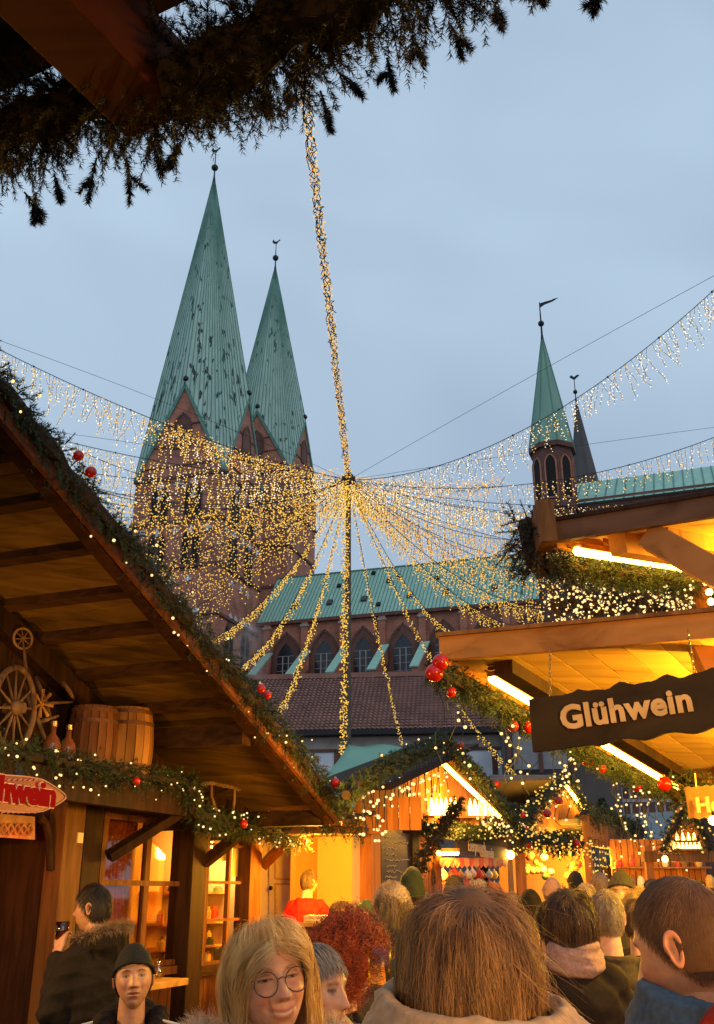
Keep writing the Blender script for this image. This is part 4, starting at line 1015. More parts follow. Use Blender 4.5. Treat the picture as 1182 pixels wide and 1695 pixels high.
# red lit board sign at the left edge
sg = thing('lit_sign', 'red lit oval board with the carved white edged letters of a mulled wine stall', 'sign', tuple(on(40, 1320, WV + .2)))
vS = -.68
def sgp(px, py): return on(px, py, vS)
out_ = []
cx_, cy_ = 12, 1314
for k in range(48):
    a = 2 * math.pi * k / 48
    x = math.cos(a); y = math.sin(a)
    bx = 92 * (abs(x) ** .8) * (1 if x > 0 else -1); by = (31 if abs(bx) < 55 else 31 * (1 - .42 * (abs(bx) - 55) / 37)) * y
    out_.append(sgp(cx_ + bx, cy_ + by + bx * .06))
m_sr = mat('dark_red_board', (.20, .008, .006), (.12, .005, .004), rough=.4, scale=5)
MB().prism(out_, V * .03).build('board', m_sr, sg)
cc_ = sum(out_, Vector()) / len(out_)
ed = [cc_ + (p_ - cc_) * .97 + V * .035 for p_ in out_]
MB().tube(ed + [ed[0]], .004, 5, cap=False).build('edge_line', mat('pale_sign_line', (.75, .42, .32), scale=3), sg)
def text_mesh(txt, size, extrude, bold=0.0, shear=0, spacing=1.0):
    cu = bpy.data.curves.new('txt', 'FONT'); cu.body = txt; cu.size = size; cu.extrude = extrude; cu.offset = bold; cu.shear = shear; cu.space_character = spacing
    cu.align_x = 'CENTER'; cu.align_y = 'CENTER'; cu.resolution_u = 3
    o = bpy.data.objects.new('txt', cu); COL.objects.link(o)
    dg_ = bpy.context.evaluated_depsgraph_get(); me = bpy.data.meshes.new_from_object(o.evaluated_get(dg_)); bpy.data.objects.remove(o)
    return me
def place_text(txt, size, c, right, up, extr, mt, parent, bold=0.0, name='lettering', shear=0, sx=1.0, spacing=1.0):
    me = text_mesh(txt, size, extr, bold, shear, spacing); right = Vector(right).normalized(); n_ = right.cross(Vector(up)).normalized(); up_ = n_.cross(right)
    org = ORIG.get(parent, Vector((0, 0, 0)))
    mtx = Matrix((( right.x * sx, up_.x, n_.x, c.x - org.x), (right.y * sx, up_.y, n_.y, c.y - org.y), (right.z * sx, up_.z, n_.z, c.z - org.z), (0, 0, 0, 1)))
    me.transform(mtx); me.materials.clear(); me.materials.append(mt)
    o = bpy.data.objects.new(name, me); COL.objects.link(o); o.parent = parent; ORIG[o] = org; return o
lc = sgp(9, 1322) + V * .045
m_rl = emis('red_glow_letters', (1.0, .02, .01), .32, False)
_t = text_mesh('Glühwein', .20, .01); _w = (max(v.co.x for v in _t.vertices) - min(v.co.x for v in _t.vertices)) * 1.12; lc = sgp(80, 1319) + V * .045 - U * (_w / 2)
place_text('Glühwein', .20, lc, U, UP, .012, m_rl, sg, .006, sx=1.12)
place_text('Glühwein', .20, lc - V * .012, U, UP, .010, mat('letter_edge', (.85, .5, .4), scale=3), sg, .013, 'lettering_outline', sx=1.12)
for k in range(7):
    for yy in (1292, 1346):
        q = sgp(-5 + k * 9, yy) + V * .035; MB().tube([q, q + U * .03 + UP * .01], .005, 5).build('flourish', mat('pale_flourish', (.6, .28, .22), scale=3) if k == 0 and yy == 1292 else bpy.data.materials['pale_flourish'], sg)
# red spot lamp fixed over the sign (lights it and the door)
rl = thing('spot_lamp', 'small red spot lamp fixed under the ledge above the oval sign', 'lamp', tuple(on(30, 1276, WV + .45)))
MB().lathe([(.03, .05), (.035, 0), (.05, -.05)], on(30, 1276, WV + .45), 12).build('lamp_housing', M['iron'], rl)
lamp_point('red_spot_light', on(20, 1300, -.25), 2.5, .05, (1, .06, .02))
lamp_point('red_door_light', on(30, 1420, WV + .1), 2.2, .05, (1, .10, .02))
# bottle on the counter, green cup by window two
q = on(263, 1592, WV + .12); q.z = z0w - .07
t = thing('bottle', 'clear glass bottle standing on the counter under the curtained window', 'bottle', tuple(q))
MB().lathe([(.001, 0), (.028, 0), (.03, .06), (.012, .10), (.011, .14)], q, 12).build('bottle_body', glass_mat('bottle_glass', (.8, .8, .6), .35), t, smooth=True)
q = on(359, 1590, WV - .2); q.z = z0v + .0
t = thing('cup', 'dark green cup standing in the lit lattice window', 'cup', tuple(q)); MB().lathe([(.001, 0), (.035, 0), (.043, .11), (.038, .11), (.03, .01), (.001, .01)], q, 14).build('cup_body', mat('green_cup', (.02, .05, .03), rough=.3), t, smooth=True)
# ------------------------------------------------------------------ middle stall (orange gable, open serving side)
def onf(px, py, v=0.0): return on(px, py, v)
def uf(px, v=0.0, py=1400): return uz(px, py, v)[0]
st = thing('market_stall', 'orange lit timber stall with a garlanded gable and menu board, past the big hut', 'market stall', tuple(H(3, -.5, 0)))
u0 = uf(592); u1 = uf(846); zA0 = uz(592, 1296, 0)[1]; ua, za = uz(738, 1240, 0); ze1 = uz(845, 1362, 0)[1]
def gz(u): return zA0 + (za - zA0) * (u - u0) / (ua - u0) if u < ua else za + (ze1 - za) * (u - ua) / (u1 - ua)
wdt = .30; k = 0
uo = uf(728)  # hatch start
u = u0
while u < u1 - .05:
    a, b = u + .006, min(u + wdt, u1) - .006; low = uz(700, 1378, 0)[1]
    MB().hexa([H(a, -.03, low), H(b, -.03, low), H(b, random.uniform(-.006, .006), low), H(a, 0, low), H(a, -.03, gz(a)), H(b, -.03, gz(b)), H(b, 0, gz(b)), H(a, 0, gz(a))]).build('gable_board', M['wood_orange'], st)
    u += wdt
# roof slabs
m_rf = M['wood_dark']
def slab(parent, a, b, za_, zb_, v0, v1, th_, mt, name='roof_slope'):
    return MB().hexa([H(a, v0, za_), H(b, v0, zb_), H(b, v1, zb_), H(a, v1, za_), H(a, v0, za_ + th_), H(b, v0, zb_ + th_), H(b, v1, zb_ + th_), H(a, v1, za_ + th_)]).build(name, mt, parent)
slab(st, u0 - .25, ua, gz(u0) - .1, za + .0, -.5, .42, .05, m_rf); slab(st, ua, u1 + .3, za, gz(u1) - .12, -.5, .16, .05, m_rf)
# verge boards
zlow = uz(700, 1378, 0)[1]
# posts & panels below the gable
def sbox(name, px0, px1, y0, y1, v0, v1, mt, parent=st, z0=None, z1=None):
    vm = max(v0, v1); a = uf(px0, vm); b = uf(px1, vm); zl = uz((px0 + px1) / 2, y1, vm)[1] if z0 is None else z0; zh = uz((px0 + px1) / 2, y0, vm)[1] if z1 is None else z1
    va, vb = min(v0, v1), vm
    return MB().hexa([H(a, va, zl), H(b, va, zl), H(b, vb, zl), H(a, vb, zl), H(a, va, zh), H(b, va, zh), H(b, vb, zh), H(a, vb, zh)]).build(name, mt, parent)
m_op = wood('orange_post', (.50, .19, .05), (.36, .12, .03), axis='z')
sbox('corner_post', 614, 630, 1376, 1, -.10, .06, m_op, z0=0)
bb = sbox('menu_board', 631, 682, 1377, 1470, -.02, .03, mat('black_board', (.06, .045, .03), (.035, .025, .02), scale=3, rough=.5))
rl_ = random.Random(9)
for r_ in range(9):
    y_ = 1386 + r_ * 9.4; x0 = 636 + rl_.uniform(0, 5); x1 = x0 + rl_.uniform(16, 40); pts = []
    xx = x0
    while xx < min(x1, 678):
        pts.append(onf(xx, y_ + rl_.uniform(-2.0, 2.0), .036)); xx += 1.6
    MB().tube(pts, .0045, 3).build('chalk_line', bpy.data.materials.get('chalk') or mat('chalk', (.75, .62, .42), scale=3), bb)
sbox('post', 683, 694, 1372, 1, -.06, .06, M['wood_dark'], z0=0)
for px_ in range(694, 726, 8):
    sbox('panel_board', px_ + .4, px_ + 7.6, 1384, 1, -.04, .01, m_op, z0=0)
for k, ch in enumerate('TIROL'):
    place_text(ch, .16, onf(718, 1422 + k * 12, .03), U, UP, .004, mat('dark_letter', (.08, .04, .02), scale=3) if k == 0 else bpy.data.materials['dark_letter'], st, .003)
sbox('post', 838, 847, 1384, 1, -.06, .06, m_op, z0=0)
sbox('post', 722, 730, 1410, 1, -.06, .05, m_op, z0=0)
# hatch: header, counter, sign, awning
sbox('header_beam', 694, 850, 1376, 1392, -.05, .07, M['wood_dark'])
sgn = sbox('sign_board', 757, 840, 1394, 1419, .04, .07, mat('brown_sign', (.06, .035, .02), scale=4))
m_chk = mat('cream_sign_paint', (.85, .62, .36), scale=3)
place_text('Eierpunsch', .20, onf(790, 1402, .085), U, UP, .004, m_chk, st, .003)
place_text('Glühwein', .19, onf(806, 1412, .085), U, UP, .004, m_chk, st, .003)
m_awn = [mat('awning_red', (.55, .07, .02), (.45, .05, .015), scale=5), mat('awning_orange', (.7, .25, .06), scale=5)]
na = 14
for k in range(na):
    a = 728 + k * (112 / na); b = a + 112 / na
    top_ = [onf(a, 1420, .08), onf(b, 1420, .08)]; q0, q1 = onf(b, 1432, .16), onf(a, 1432, .16); qm = onf((a + b) / 2, 1437, .17)
    MB().prism([top_[0], top_[1], q0, qm, q1], V * .006).build('awning_scallop', m_awn[k % 2], st)
sbox('counter', 726, 842, 1500, 1506, -.3, .3, M['wood_pale'])
for px_ in range(726, 840, 9): sbox('counter_board', px_ + .3, px_ + 8.7, 1506, 1, -.02, .0, m_op, z0=0)
# interior back wall + hanging goods
ubk0, ubk1 = uf(700), uf(850)
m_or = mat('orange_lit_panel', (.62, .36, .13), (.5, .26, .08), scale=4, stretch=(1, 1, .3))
MB().hexa([H(ubk0, -1.6, 0), H(ubk1 + .2, -1.6, 0), H(ubk1 + .2, -1.55, 0), H(ubk0, -1.55, 0), H(ubk0, -1.6, zlow), H(ubk1 + .2, -1.6, zlow), H(ubk1 + .2, -1.55, zlow), H(ubk0, -1.55, zlow)]).build('back_wall', m_or, st)
rr_ = random.Random(21); cols = [mat('goods_red', (.6, .06, .03)), mat('goods_gold', (.8, .5, .12)), mat('goods_green', (.12, .2, .05)), mat('goods_cream', (.8, .7, .5)), mat('goods_brown', (.25, .1, .04))]
for r_ in range(3):
    for k in range(11):
        q = onf(735 + k * 9.4 + rr_.uniform(-2, 2), 1448 + r_ * 17 + rr_.uniform(-2, 2), -.8); r = rr_.uniform(.05, .09)
        ci_ = rr_.randrange(5)
        t = MB().lathe([(.001, -r), (r * .7, -r * .7), (r, 0), (r * .6, r * .8), (.02, r), (.01, r * 1.5)], q, 10).build('hanging_ornament', cols[ci_], None, smooth=True)
        tag(t, ['red', 'golden', 'green', 'cream', 'brown'][ci_] + ' ornament in the ' + ['top', 'middle', 'bottom'][r_] + ' row inside the hatch of the orange stall', 'ornament', 'ornaments hanging in the orange stall hatch')
# open serving side facing us: back wall, frame, valance
vL = -3.0; uS = .55
pS = H(uS, 0, 0)
def S(px, py, u_=uS):
    d = ray(px, py); o = Vector((0, 0, EYE)); t = (H(u_, 0, 0) - o).dot(U) / d.dot(U); return o + d * t
def sv(px, u_=uS): return (S(px, 1400, u_) - E).dot(V)
zoT = S(560, 1376).z
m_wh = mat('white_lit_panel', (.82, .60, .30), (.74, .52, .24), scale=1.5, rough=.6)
ub = uS + 2.6
MB().hexa([H(ub, -3.4, 0), H(ub, -.05, 0), H(ub + .04, -.05, 0), H(ub + .04, -3.4, 0), H(ub, -3.4, zoT + .1), H(ub, -.05, zoT + .1), H(ub + .04, -.05, zoT + .1), H(ub + .04, -3.4, zoT + .1)]).build('serving_back_wall', m_wh, st)
MB().hexa([H(uS, -.07, 0), H(ub, -.07, 0), H(ub, -.05, 0), H(uS, -.05, 0), H(uS, -.07, zoT + .1), H(ub, -.07, zoT + .1), H(ub, -.05, zoT + .1), H(uS, -.05, zoT + .1)]).build('serving_side_wall', m_wh, st)
MB().hexa([H(uS, -3.4, zoT + .1), H(ub, -3.4, zoT + .1), H(ub, -.05, zoT + .1), H(uS, -.05, zoT + .1), H(uS, -3.4, zoT + .13), H(ub, -3.4, zoT + .13), H(ub, -.05, zoT + .13), H(uS, -.05, zoT + .13)]).build('serving_ceiling', m_wh, st)
MB().hexa([H(uS - .2, -3.4, .0), H(ub, -3.4, .0), H(ub, -.07, .0), H(uS - .2, -.07, .0), H(uS - .2, -3.4, .18), H(ub, -3.4, .18), H(ub, -.07, .18), H(uS - .2, -.07, .18)]).build('floor_boards', M['wood_pale'], st)
# cupboard door on the left of the back wall
cd = MB().hexa([S(446, 1530, ub - .06), S(498, 1530, ub - .06), S(498, 1530, ub - .01), S(446, 1530, ub - .01), S(446, 1400, ub - .06), S(498, 1400, ub - .06), S(498, 1400, ub - .01), S(446, 1400, ub - .01)]).build('cupboard', m_wh, st)
for y0, y1 in ((1408, 1455), (1463, 1525)):
    pl_ = [S(456, y1, ub - .075), S(494, y1, ub - .075), S(494, y0, ub - .075), S(456, y0, ub - .075)]
    MB().tube(pl_ + [pl_[0]], .012, 4).build('door_moulding', M['wood_pale'], cd)
MB().ball(S(448, 1470, ub - .1), .025, 8, 6).build('handle', M['iron'], cd)
# picket valance over the opening
for k in range(12):
    px_ = 470 + k * 19; 
    if px_ > 700: break
    a, b = S(px_ + .6, 1374, uS - .03), S(px_ + 17.6, 1374, uS - .03); ztop = S(px_, 1338 if px_ < 640 else 1320, uS).z
    MB().prism([a, b, Vector((b.x, b.y, ztop)), Vector((a.x, a.y, ztop))] if True else [], U * .025).build('valance_board', M['wood_orange'], st)
part_beam(st, 'valance_rail', S(440, 1376, uS - .05), S(632, 1376, uS - .05), .06, .05, m_op)
# left half of the gable continues as fringe boards, brighter: counter and till
ct = MB().hexa([S(432, 1534, uS - .1), S(612, 1534, uS - .1), S(612, 1534, uS + .4), S(432, 1534, uS + .4), S(432, 1527, uS - .1), S(612, 1527, uS - .1), S(612, 1527, uS + .4), S(432, 1527, uS + .4)]).build('serving_counter', M['wood_pale'], st)
zc_ = S(520, 1534, uS).z
for k in range(14):
    a = sv(432) + k * .105
    if a > sv(612): break
    MB().hexa([H(uS, a + .003, 0), H(uS, a + .102, 0), H(uS + .03, a + .102, 0), H(uS + .03, a + .003, 0), H(uS, a + .003, zc_), H(uS, a + .102, zc_), H(uS + .03, a + .102, zc_), H(uS + .03, a + .003, zc_)]).build('counter_board', m_op, st)
crt = thing('crate', 'white plastic crate on the serving counter in front of the man in red', 'crate', tuple(S(530, 1520, uS + .1)))
for i_ in range(3):
    MB().box(S(531, 1517 + i_ * 5, uS + .12), (.26, .2, .022), rz=RZ).build('crate_slat', mat('white_plastic', (.8, .7, .5)) if i_ == 0 else bpy.data.materials['white_plastic'], crt)
MB().box(S(531, 1522, uS + .14), (.24, .17, .07), rz=RZ).build('crate_body', bpy.data.materials['white_plastic'], crt)
for px_, lb in ((515, 'left one of two flat lamps over the serving counter'), (578, 'right one of two flat lamps over the serving counter')):
    q = S(px_, 1377, uS + .15)
    t = thing('counter_lamp', lb, 'lamp', tuple(q), 'flat lamps over the serving counter')
    MB().lathe([(.001, .06), (.09, .05), (.13, .015), (.13, .0)], q, 18).build('lamp_shade', M['iron'], t)
    MB().lathe([(.001, -.012), (.10, -.012), (.12, .0), (.001, .004)], q, 18).build('lamp_glass', M['lamp'], t)
    lamp_point('counter_lamp_light', q - UP * .12 + U * .25, 170, .1, (1, .46, .03))
# LED strip on the right rake
def led(label, a, b, r=.022, group=None, mt='strip', kind='led'):
    t = thing('led_strip', label, 'light strip', tuple(a), group)
    n = max(int((Vector(b) - Vector(a)).length / .09), 2)
    MB().beam(a, b, r * 2.2, r * 1.2).build('channel', M['fascia'], t)
    d = (Vector(b) - Vector(a)); off = Vector((0, 0, -r * 1.1))
    MB().tube([Vector(a) + off, Vector(b) + off], r, 6).build('light_tube', M[mt], t)
    return t
led('bright light strip running down the right rake of the orange stall gable', H(*((uf(730, .3, 1256)), .3, uz(730, 1256, .3)[1])), H(uf(826, .3, 1347), .3, uz(826, 1347, .3)[1]), .028)
led('short bright light strip over the left of the stall hatch', onf(726, 1407, .12), onf(756, 1407, .12), .03)
# row of upright candle-like lamps on the header
crow = thing('candle_arch_row', 'row of glowing upright lamps standing under the orange gable', 'lamp row', tuple(onf(770, 1350, .0)))
MB().beam(onf(712, 1352, .05), onf(832, 1352, .05), .1, .03).build('shelf', m_op, crow)
for k in list(range(0, 6)) + list(range(8, 15)):
    px_ = 715 + k * 8.0
    MB().lathe([(.028, 0), (.03, .1), (.018, .16), (.004, .21)], onf(px_, 1350, .05), 8).build('candle_lamp', M['lamp_soft'] if 'lamp_soft' in M else emis('candle_lamp_glow', (1, .55, .12), 9, True), crow)
    M['lamp_soft'] = bpy.data.materials['candle_lamp_glow']
wl = thing('wall_lamp', 'round bright lamp on the right post of the orange stall', 'lamp', tuple(onf(845, 1415, .1)))
MB().ball(onf(845, 1415, .14), .06, 14, 10).build('bulb', M['lamp'], wl); MB().lathe([(.03, 0), (.05, .05)], onf(845, 1415, .04), 10, V).build('lamp_base', M['iron'], wl)
lamp_point('hatch_light', H((ubk0 + ubk1) / 2 + .6, -.7, zlow - .25), 200, .15)
lamp_point('candle_row_light', onf(770, 1352, .35), 120, .25, (1, .42, .03))
lamp_point('gable_light', onf(655, 1350, .95), 130, .2, (1, .42, .025))
# garlands of the orange stall
gl = [onf(x, y, .40) for x, y in ((572, 1318), (600, 1292), (640, 1268), (690, 1244), (736, 1226))]
garland('dark fir garland along the left roof edge of the orange stall', gl, .085, 260, .08, 20, .04, .007, seed=11, core=.6, lights=3, light_r=.014, droop=.1)
gr = [onf(x, y, .42) for x, y in ((738, 1230), (770, 1262), (800, 1295), (830, 1330), (856, 1362))]
garland('dark fir garland down the right roof edge of the orange stall', gr, .085, 240, .085, 20, .042, .008, seed=12, core=.6, lights=5, light_r=.012, droop=.1, baubles=[(.05, .035, V * .14), (.5, .035, V * .16), (.9, .035, V * .16)])
g3 = [onf(x, y, .14) for x, y in ((702, 1368), (740, 1372), (780, 1376), (820, 1375), (855, 1368))]
garland('fir garland thick with fairy lights over the stall sign', g3, .08, 240, .075, 20, .035, .009, seed=13, lights=45, light_r=.014, lmat='bulb')
g4 = [onf(x, y, .45) for x, y in ((690, 1442), (706, 1410), (728, 1378), (748, 1345), (762, 1322))]
garland('fir branch slung diagonally across the front of the orange stall', g4, .045, 200, .09, 22, .035, .009, seed=14, fir='fir_dark')
light_curtain('icicle lights hanging from the left roof edge of the orange stall', onf(596, 1300, .36), onf(736, 1245, .36), .0, .55, .10, .10, 90, br=.016, group='icicle lights on the stalls', bmat='bulb_near', wild=.6)
light_curtain('icicle lights under the right roof edge of the orange stall', onf(790, 1300, .5), onf(850, 1368, .5), .0, .4, .10, .10, 91, br=.017, group='icicle lights on the stalls', bmat='bulb_near', wild=.6)
# fairy lights twisted under the valance
light_rope('loose fairy lights looped below the hut eave in front of the serving side', [S(430, 1345, .2), S(460, 1352, .2), S(520, 1343, .3), S(580, 1352, .3), S(620, 1345, .3)], .06, 16, 92, br=.012, bmat='bulb_near', wires=2)
garland('thin fir swag over the serving counter', [S(500, 1362, .35), S(530, 1370, .35), S(560, 1368, .35), S(610, 1372, .35)], .05, 130, .12, 18, .04, .007, seed=15, core=.2)
# ------------------------------------------------------------------ green canvas roof behind
cv = thing('canvas_roof', 'pale green canvas roof peaking behind the garlands of the orange stall', 'canvas roof', tuple(P(600, 1480, 19)))
pk = P(580, 1232, 19.5); cr_ = [P(505, 1262, 17.5), P(700, 1262, 17), P(715, 1240, 22), P(520, 1246, 22)]
zc0 = min(q.z for q in cr_) - .9
cr_ = [Vector((q.x, q.y, zc0 + .45)) for q in (P(498, 1280, 17.5), P(705, 1290, 17.2), P(712, 1262, 22.5), P(500, 1262, 22.5))]
s = MB(); n_ = 12; Vs = []; 
ridge = [P(578, 1233, 19.5), P(690, 1236, 20.2)]
def cpatch(A, B, C, D, n=10, sag=.12):
    Vv = []
    for i in range(n + 1):
        for j in range(n + 1):
            a, b = i / n, j / n; q = A.lerp(B, a).lerp(D.lerp(C, a), b); q = q - UP * (sag * math.sin(math.pi * b) + .03 * math.sin(a * 9)); Vv.append(tuple(q))
    return Vv, [(i * (n + 1) + j, (i + 1) * (n + 1) + j, (i + 1) * (n + 1) + j + 1, i * (n + 1) + j + 1) for i in range(n) for j in range(n)]
m_cv = mat('green_canvas', (.22, .42, .31), (.17, .34, .25), scale=1.4, rough=.8)
for A, B, C_, D in ((cr_[0], cr_[1], ridge[1], ridge[0]), (cr_[2], cr_[3], ridge[0], ridge[1])):
    v_, f_ = cpatch(A, B, C_, D); s.add(v_, f_)
v_, f_ = cpatch(cr_[3], cr_[0], ridge[0], ridge[0]); s.add(v_, f_); v_, f_ = cpatch(cr_[1], cr_[2], ridge[1], ridge[1]); s.add(v_, f_)
o = s.build('canvas', m_cv, cv, smooth=True); sd = o.modifiers.new('solid', 'SOLIDIFY'); sd.thickness = .01
for i in range(4):
    MB().prism([cr_[i], cr_[(i + 1) % 4], cr_[(i + 1) % 4] - UP * .3, cr_[i] - UP * .3], V3(.004, .004, 0)).build('canvas_skirt', m_cv, cv)
    MB().tube([Vector((cr_[i].x, cr_[i].y, 0)), cr_[i]], .03, 8).build('pole', M['iron'], cv)
# ------------------------------------------------------------------ mulled wine stall on the right: two canopies
KV = Vector((math.cos(R(21)), -math.sin(R(21)), 0))        # along the fronts, to the right and nearer
ks = thing('mulled_wine_stall', 'brightly lit mulled wine stall with two stacked wooden canopies at the right edge', 'market stall', (2.6, 6.2, 0))
A = P(735, 1090, 5.02); D = P(1101, 1296, 8.4)
B = A + KV * 3.0; Dd = D + KV * 3.0
m_fa = M['fascia']
part_beam(ks, 'fascia_board', A + UP * .05 - KV * .02, B + UP * .05, .04, .125, m_fa, bevel=.004)
part_beam(ks, 'fascia_cap', A + UP * .12 - KV * .03, B + UP * .12, .08, .02, M['wood_mid'])
IN = (D - A); INn = IN.normalized()
part_beam(ks, 'side_board', A + UP * .03, D + UP * .03, .04, .13, m_fa)
part_beam(ks, 'back_board', D + UP * -.01, Dd + UP * -.01, .04, .11, m_fa)
# soffit planks running front to back
nb = 17
for k in range(nb):
    a = A + KV * (k * 3.0 / nb + .003 + (.03 if k == 0 else 0)); b = A + KV * ((k + 1) * 3.0 / nb - .003)
    MB().hexa([a + INn * .03, b + INn * .03, b + IN * .99, a + IN * .99, a + INn * .03 + UP * .03, b + INn * .03 + UP * .03, b + IN * .99 + UP * .03, a + IN * .99 + UP * .03]).build('soffit_plank', M['wood_pale'], ks)
MB().hexa([A + UP * .085 , B + UP * .085, Dd + UP * .07, D + UP * .07, A + UP * .11, B + UP * .11, Dd + UP * .095, D + UP * .095]).build('roof_cover', M['slate'], ks)
# inner purlin along the side with slot vents (dark strip next to the light tube)
off = KV * .26
part_beam(ks, 'side_purlin', A + off + INn * .12 - UP * .035, D + off - INn * .1 - UP * .035, .10, .07, M['wood_dark'])
for k in range(44):
    q = A + KV * .17 + IN * (.05 + k * .9 / 44) - UP * .015
    MB().box(q, (.05, .02, .02), rz=math.atan2(INn.y, INn.x) + R(90)).build('soffit_clip', M['wood_mid'], ks)
led('light strip under the left edge of the lower canopy, partly behind the sign', A + KV * .13 + IN * .07 - UP * .02, D + KV * .10 - IN * .015 - UP * .02, .024)
# post and brace at the right
part_beam(ks, 'rafter', P(1150, 1050, 4.75), P(1215, 1190, 4.75), .10, .10, m_fa)
pR = A + KV * 2.35 + IN * .5
# the sign board on chains
sg = thing('hanging_sign', 'dark board sign reading Glühwein hanging on chains from the lower canopy', 'sign', tuple(P(1030, 1175, 4.6)))
TL, TR_ = P(875, 1158, 4.75), P(1225, 1102, 4.35); BL, BR_ = P(882, 1245, 4.74), P(1225, 1200, 4.34)
n_ = 40; pts_t = []; pts_b = []
rw_ = random.Random(5)
for i in range(n_ + 1):
    t = i / n_; wv = .010 * math.sin(t * 31) + .006 * math.sin(t * 57 + 1)
    amp = 0.25 if t < .25 else 1
    pts_t.append(TL.lerp(TR_, t) + UP * wv * amp); pts_b.append(BL.lerp(BR_, t) + UP * (.010 * math.sin(t * 27 + 2) * (1 if t > .3 else .15)))
sR = (TR_ - TL).normalized(); sN = sR.cross(UP).normalized()
if sN.y > 0: sN = -sN
m_sb = wood('dark_sign_plank', (.055, .032, .008), (.034, .018, .004), axis='x', scale=1.2)
MB().prism(pts_t + pts_b[::-1], -sN * .03).build('board', m_sb, sg)
cL = P(1035, 1176, 4.56) + sN * .012
place_text('Glühwein', .150, cL, sR, UP - sR * UP.dot(sR), .006, mat('sign_letter_paint', (.85, .52, .18), scale=6), sg, .0055, sx=.985, spacing=1.06)
for px_ in (910, 1139):
    tp_ = P(px_, 1078 if px_ < 1000 else 1043, 4.72 if px_ < 1000 else 4.45); bt = P(px_ + (1 if px_ < 1000 else 12), 1156 if px_ < 1000 else 1122, 4.72 if px_ < 1000 else 4.45)
    nl_ = int((tp_ - bt).length / .022) + 1
    for k in range(nl_):
        q = tp_.lerp(bt, (k + .5) / nl_); a = k % 2
        ring = [q + (sR if a else Vector((0, 1, 0))) * math.cos(x) * .006 + UP * math.sin(x) * .014 for x in np.linspace(0, 2 * math.pi, 9)]
        MB().tube(ring, .0022, 4, cap=False).build('chain_link', M['brass'], sg)
# garland under the left edge of the lower canopy + baubles
gk = [A + IN * t - UP * .09 - KV * .0 + INn * 0 for t in (-.02, .12, .3, .45, .62, .8, .97)]
garland('golden lit fir garland with red baubles along the left edge of the lower canopy', gk, .085, 420, .075, 22, .028, .0045, seed=31, core=.6, droop=.5,
        baubles=[(.02, .046, V3(-.05, -.06, -.0)), (.03, .042, V3(-.02, -.08, .05)), (.05, .028, V3(-.0, -.05, -.08)), (.26, .034, V3(-.03, -.02, -.07)), (.285, .032, V3(.03, -.04, -.07)), (.60, .04, V3(-.06, -.04, -.04)), (.64, .034, V3(-.02, -.06, -.07)), (.86, .034, V3(-.04, -.05, -.06))])
# loose hanging fairy lights below that garland
rngl = np.random.default_rng(77)
for j, (t0_, t1_, nd, lb) in enumerate([(.0, .28, 8, 'loose fairy lights dangling under the red baubles at the corner of the lower canopy'), (.3, .62, 9, 'loose fairy lights dangling behind the lower left of the hanging sign'), (.62, 1.0, 15, 'loose fairy lights dangling in front of the pale carved facade')]):
    o = thing('loose_fairy_lights', lb, 'string lights', tuple(gk[0] + IN * t0_), 'loose fairy lights under the lower canopy')
    wv = MB(); bl = []
    for k in range(nd):
        q = gk[0] + IN * rngl.uniform(t0_, t1_) - UP * .05 + Vector((rngl.normal(0, .05), rngl.normal(0, .05), 0)); L_ = rngl.uniform(.15, .5) * (1.4 if j == 2 else 1); pth = [q]
        for s_ in range(6):
            pth.append(pth[-1] + Vector((rngl.normal(0, .03), rngl.normal(0, .03), -L_ / 6)))
            if rngl.uniform() < .6: bl.append(tuple(pth[-1]))
        wv.tube(pth, .0028, 3, cap=False)
    wv.build('wires', M['wire'], o, kind='stuff'); MB().icos(bl, .0095 * rngl.uniform(.7, 1.2, len(bl))).build('bulbs', M['bulb_near'], o, kind='stuff')
# ---------------- upper canopy
A2 = P(915, 893, 5.75); D2 = P(1150, 934, 8.0); D2.z = A2.z + .42
q_ = P(1150, 934, 7.6); D2 = q_
B2 = A2 + Vector((math.cos(R(26)), -math.sin(R(26)), 0)) * 2.6 + UP * .02
IN2 = D2 - A2; KV2 = (B2 - A2).normalized()
part_beam(ks, 'upper_fascia', A2 + UP * .045 - KV2 * .03, B2 + UP * .045, .04, .13, wood('dark_fascia', (.20, .10, .05), (.13, .06, .03), axis='x', scale=1))
part_beam(ks, 'upper_fascia_cap', A2 + UP * .12 - KV2 * .04, B2 + UP * .12, .07, .025, M['wood_dark'])
E2 = D2 + KV2 * 2.6
np_ = 15
for k in range(np_):
    a = A2 + KV2 * (k * 2.6 / np_ + .003 + .02); b = A2 + KV2 * ((k + 1) * 2.6 / np_ - .003 + .02)
    MB().hexa([a + IN2 * .02, b + IN2 * .02, b + IN2 * .99, a + IN2 * .99, a + IN2 * .02 + UP * .03, b + IN2 * .02 + UP * .03, b + IN2 * .99 + UP * .03, a + IN2 * .99 + UP * .03]).build('upper_soffit_plank', M['wood_pale'], ks)
MB().hexa([A2 + UP * .085, B2 + UP * .085, E2 + UP * .085, D2 + UP * .085, A2 + UP * .11, B2 + UP * .11, E2 + UP * .11, D2 + UP * .11]).build('upper_roof_cover', M['slate'], ks)
part_beam(ks, 'upper_side_board', A2 + UP * .02, D2 + UP * .02, .04, .15, m_fa)
part_beam(ks, 'end_block', P(897, 838, 5.7), P(905, 905, 5.7), .10, .22, M['wood_mid'], up=(0, 1, 0))
part_beam(ks, 'upper_purlin', A2 + KV2 * .33 + IN2 * .06 - UP * .07, D2 + KV2 * .36 - UP * .07, .11, .13, m_fa)
part_beam(ks, 'inner_beam', A2 + KV2 * .55 + IN2 * .10 - UP * .05, A2 + KV2 * .6 + IN2 * .6 - UP * .05, .12, .12, m_fa)
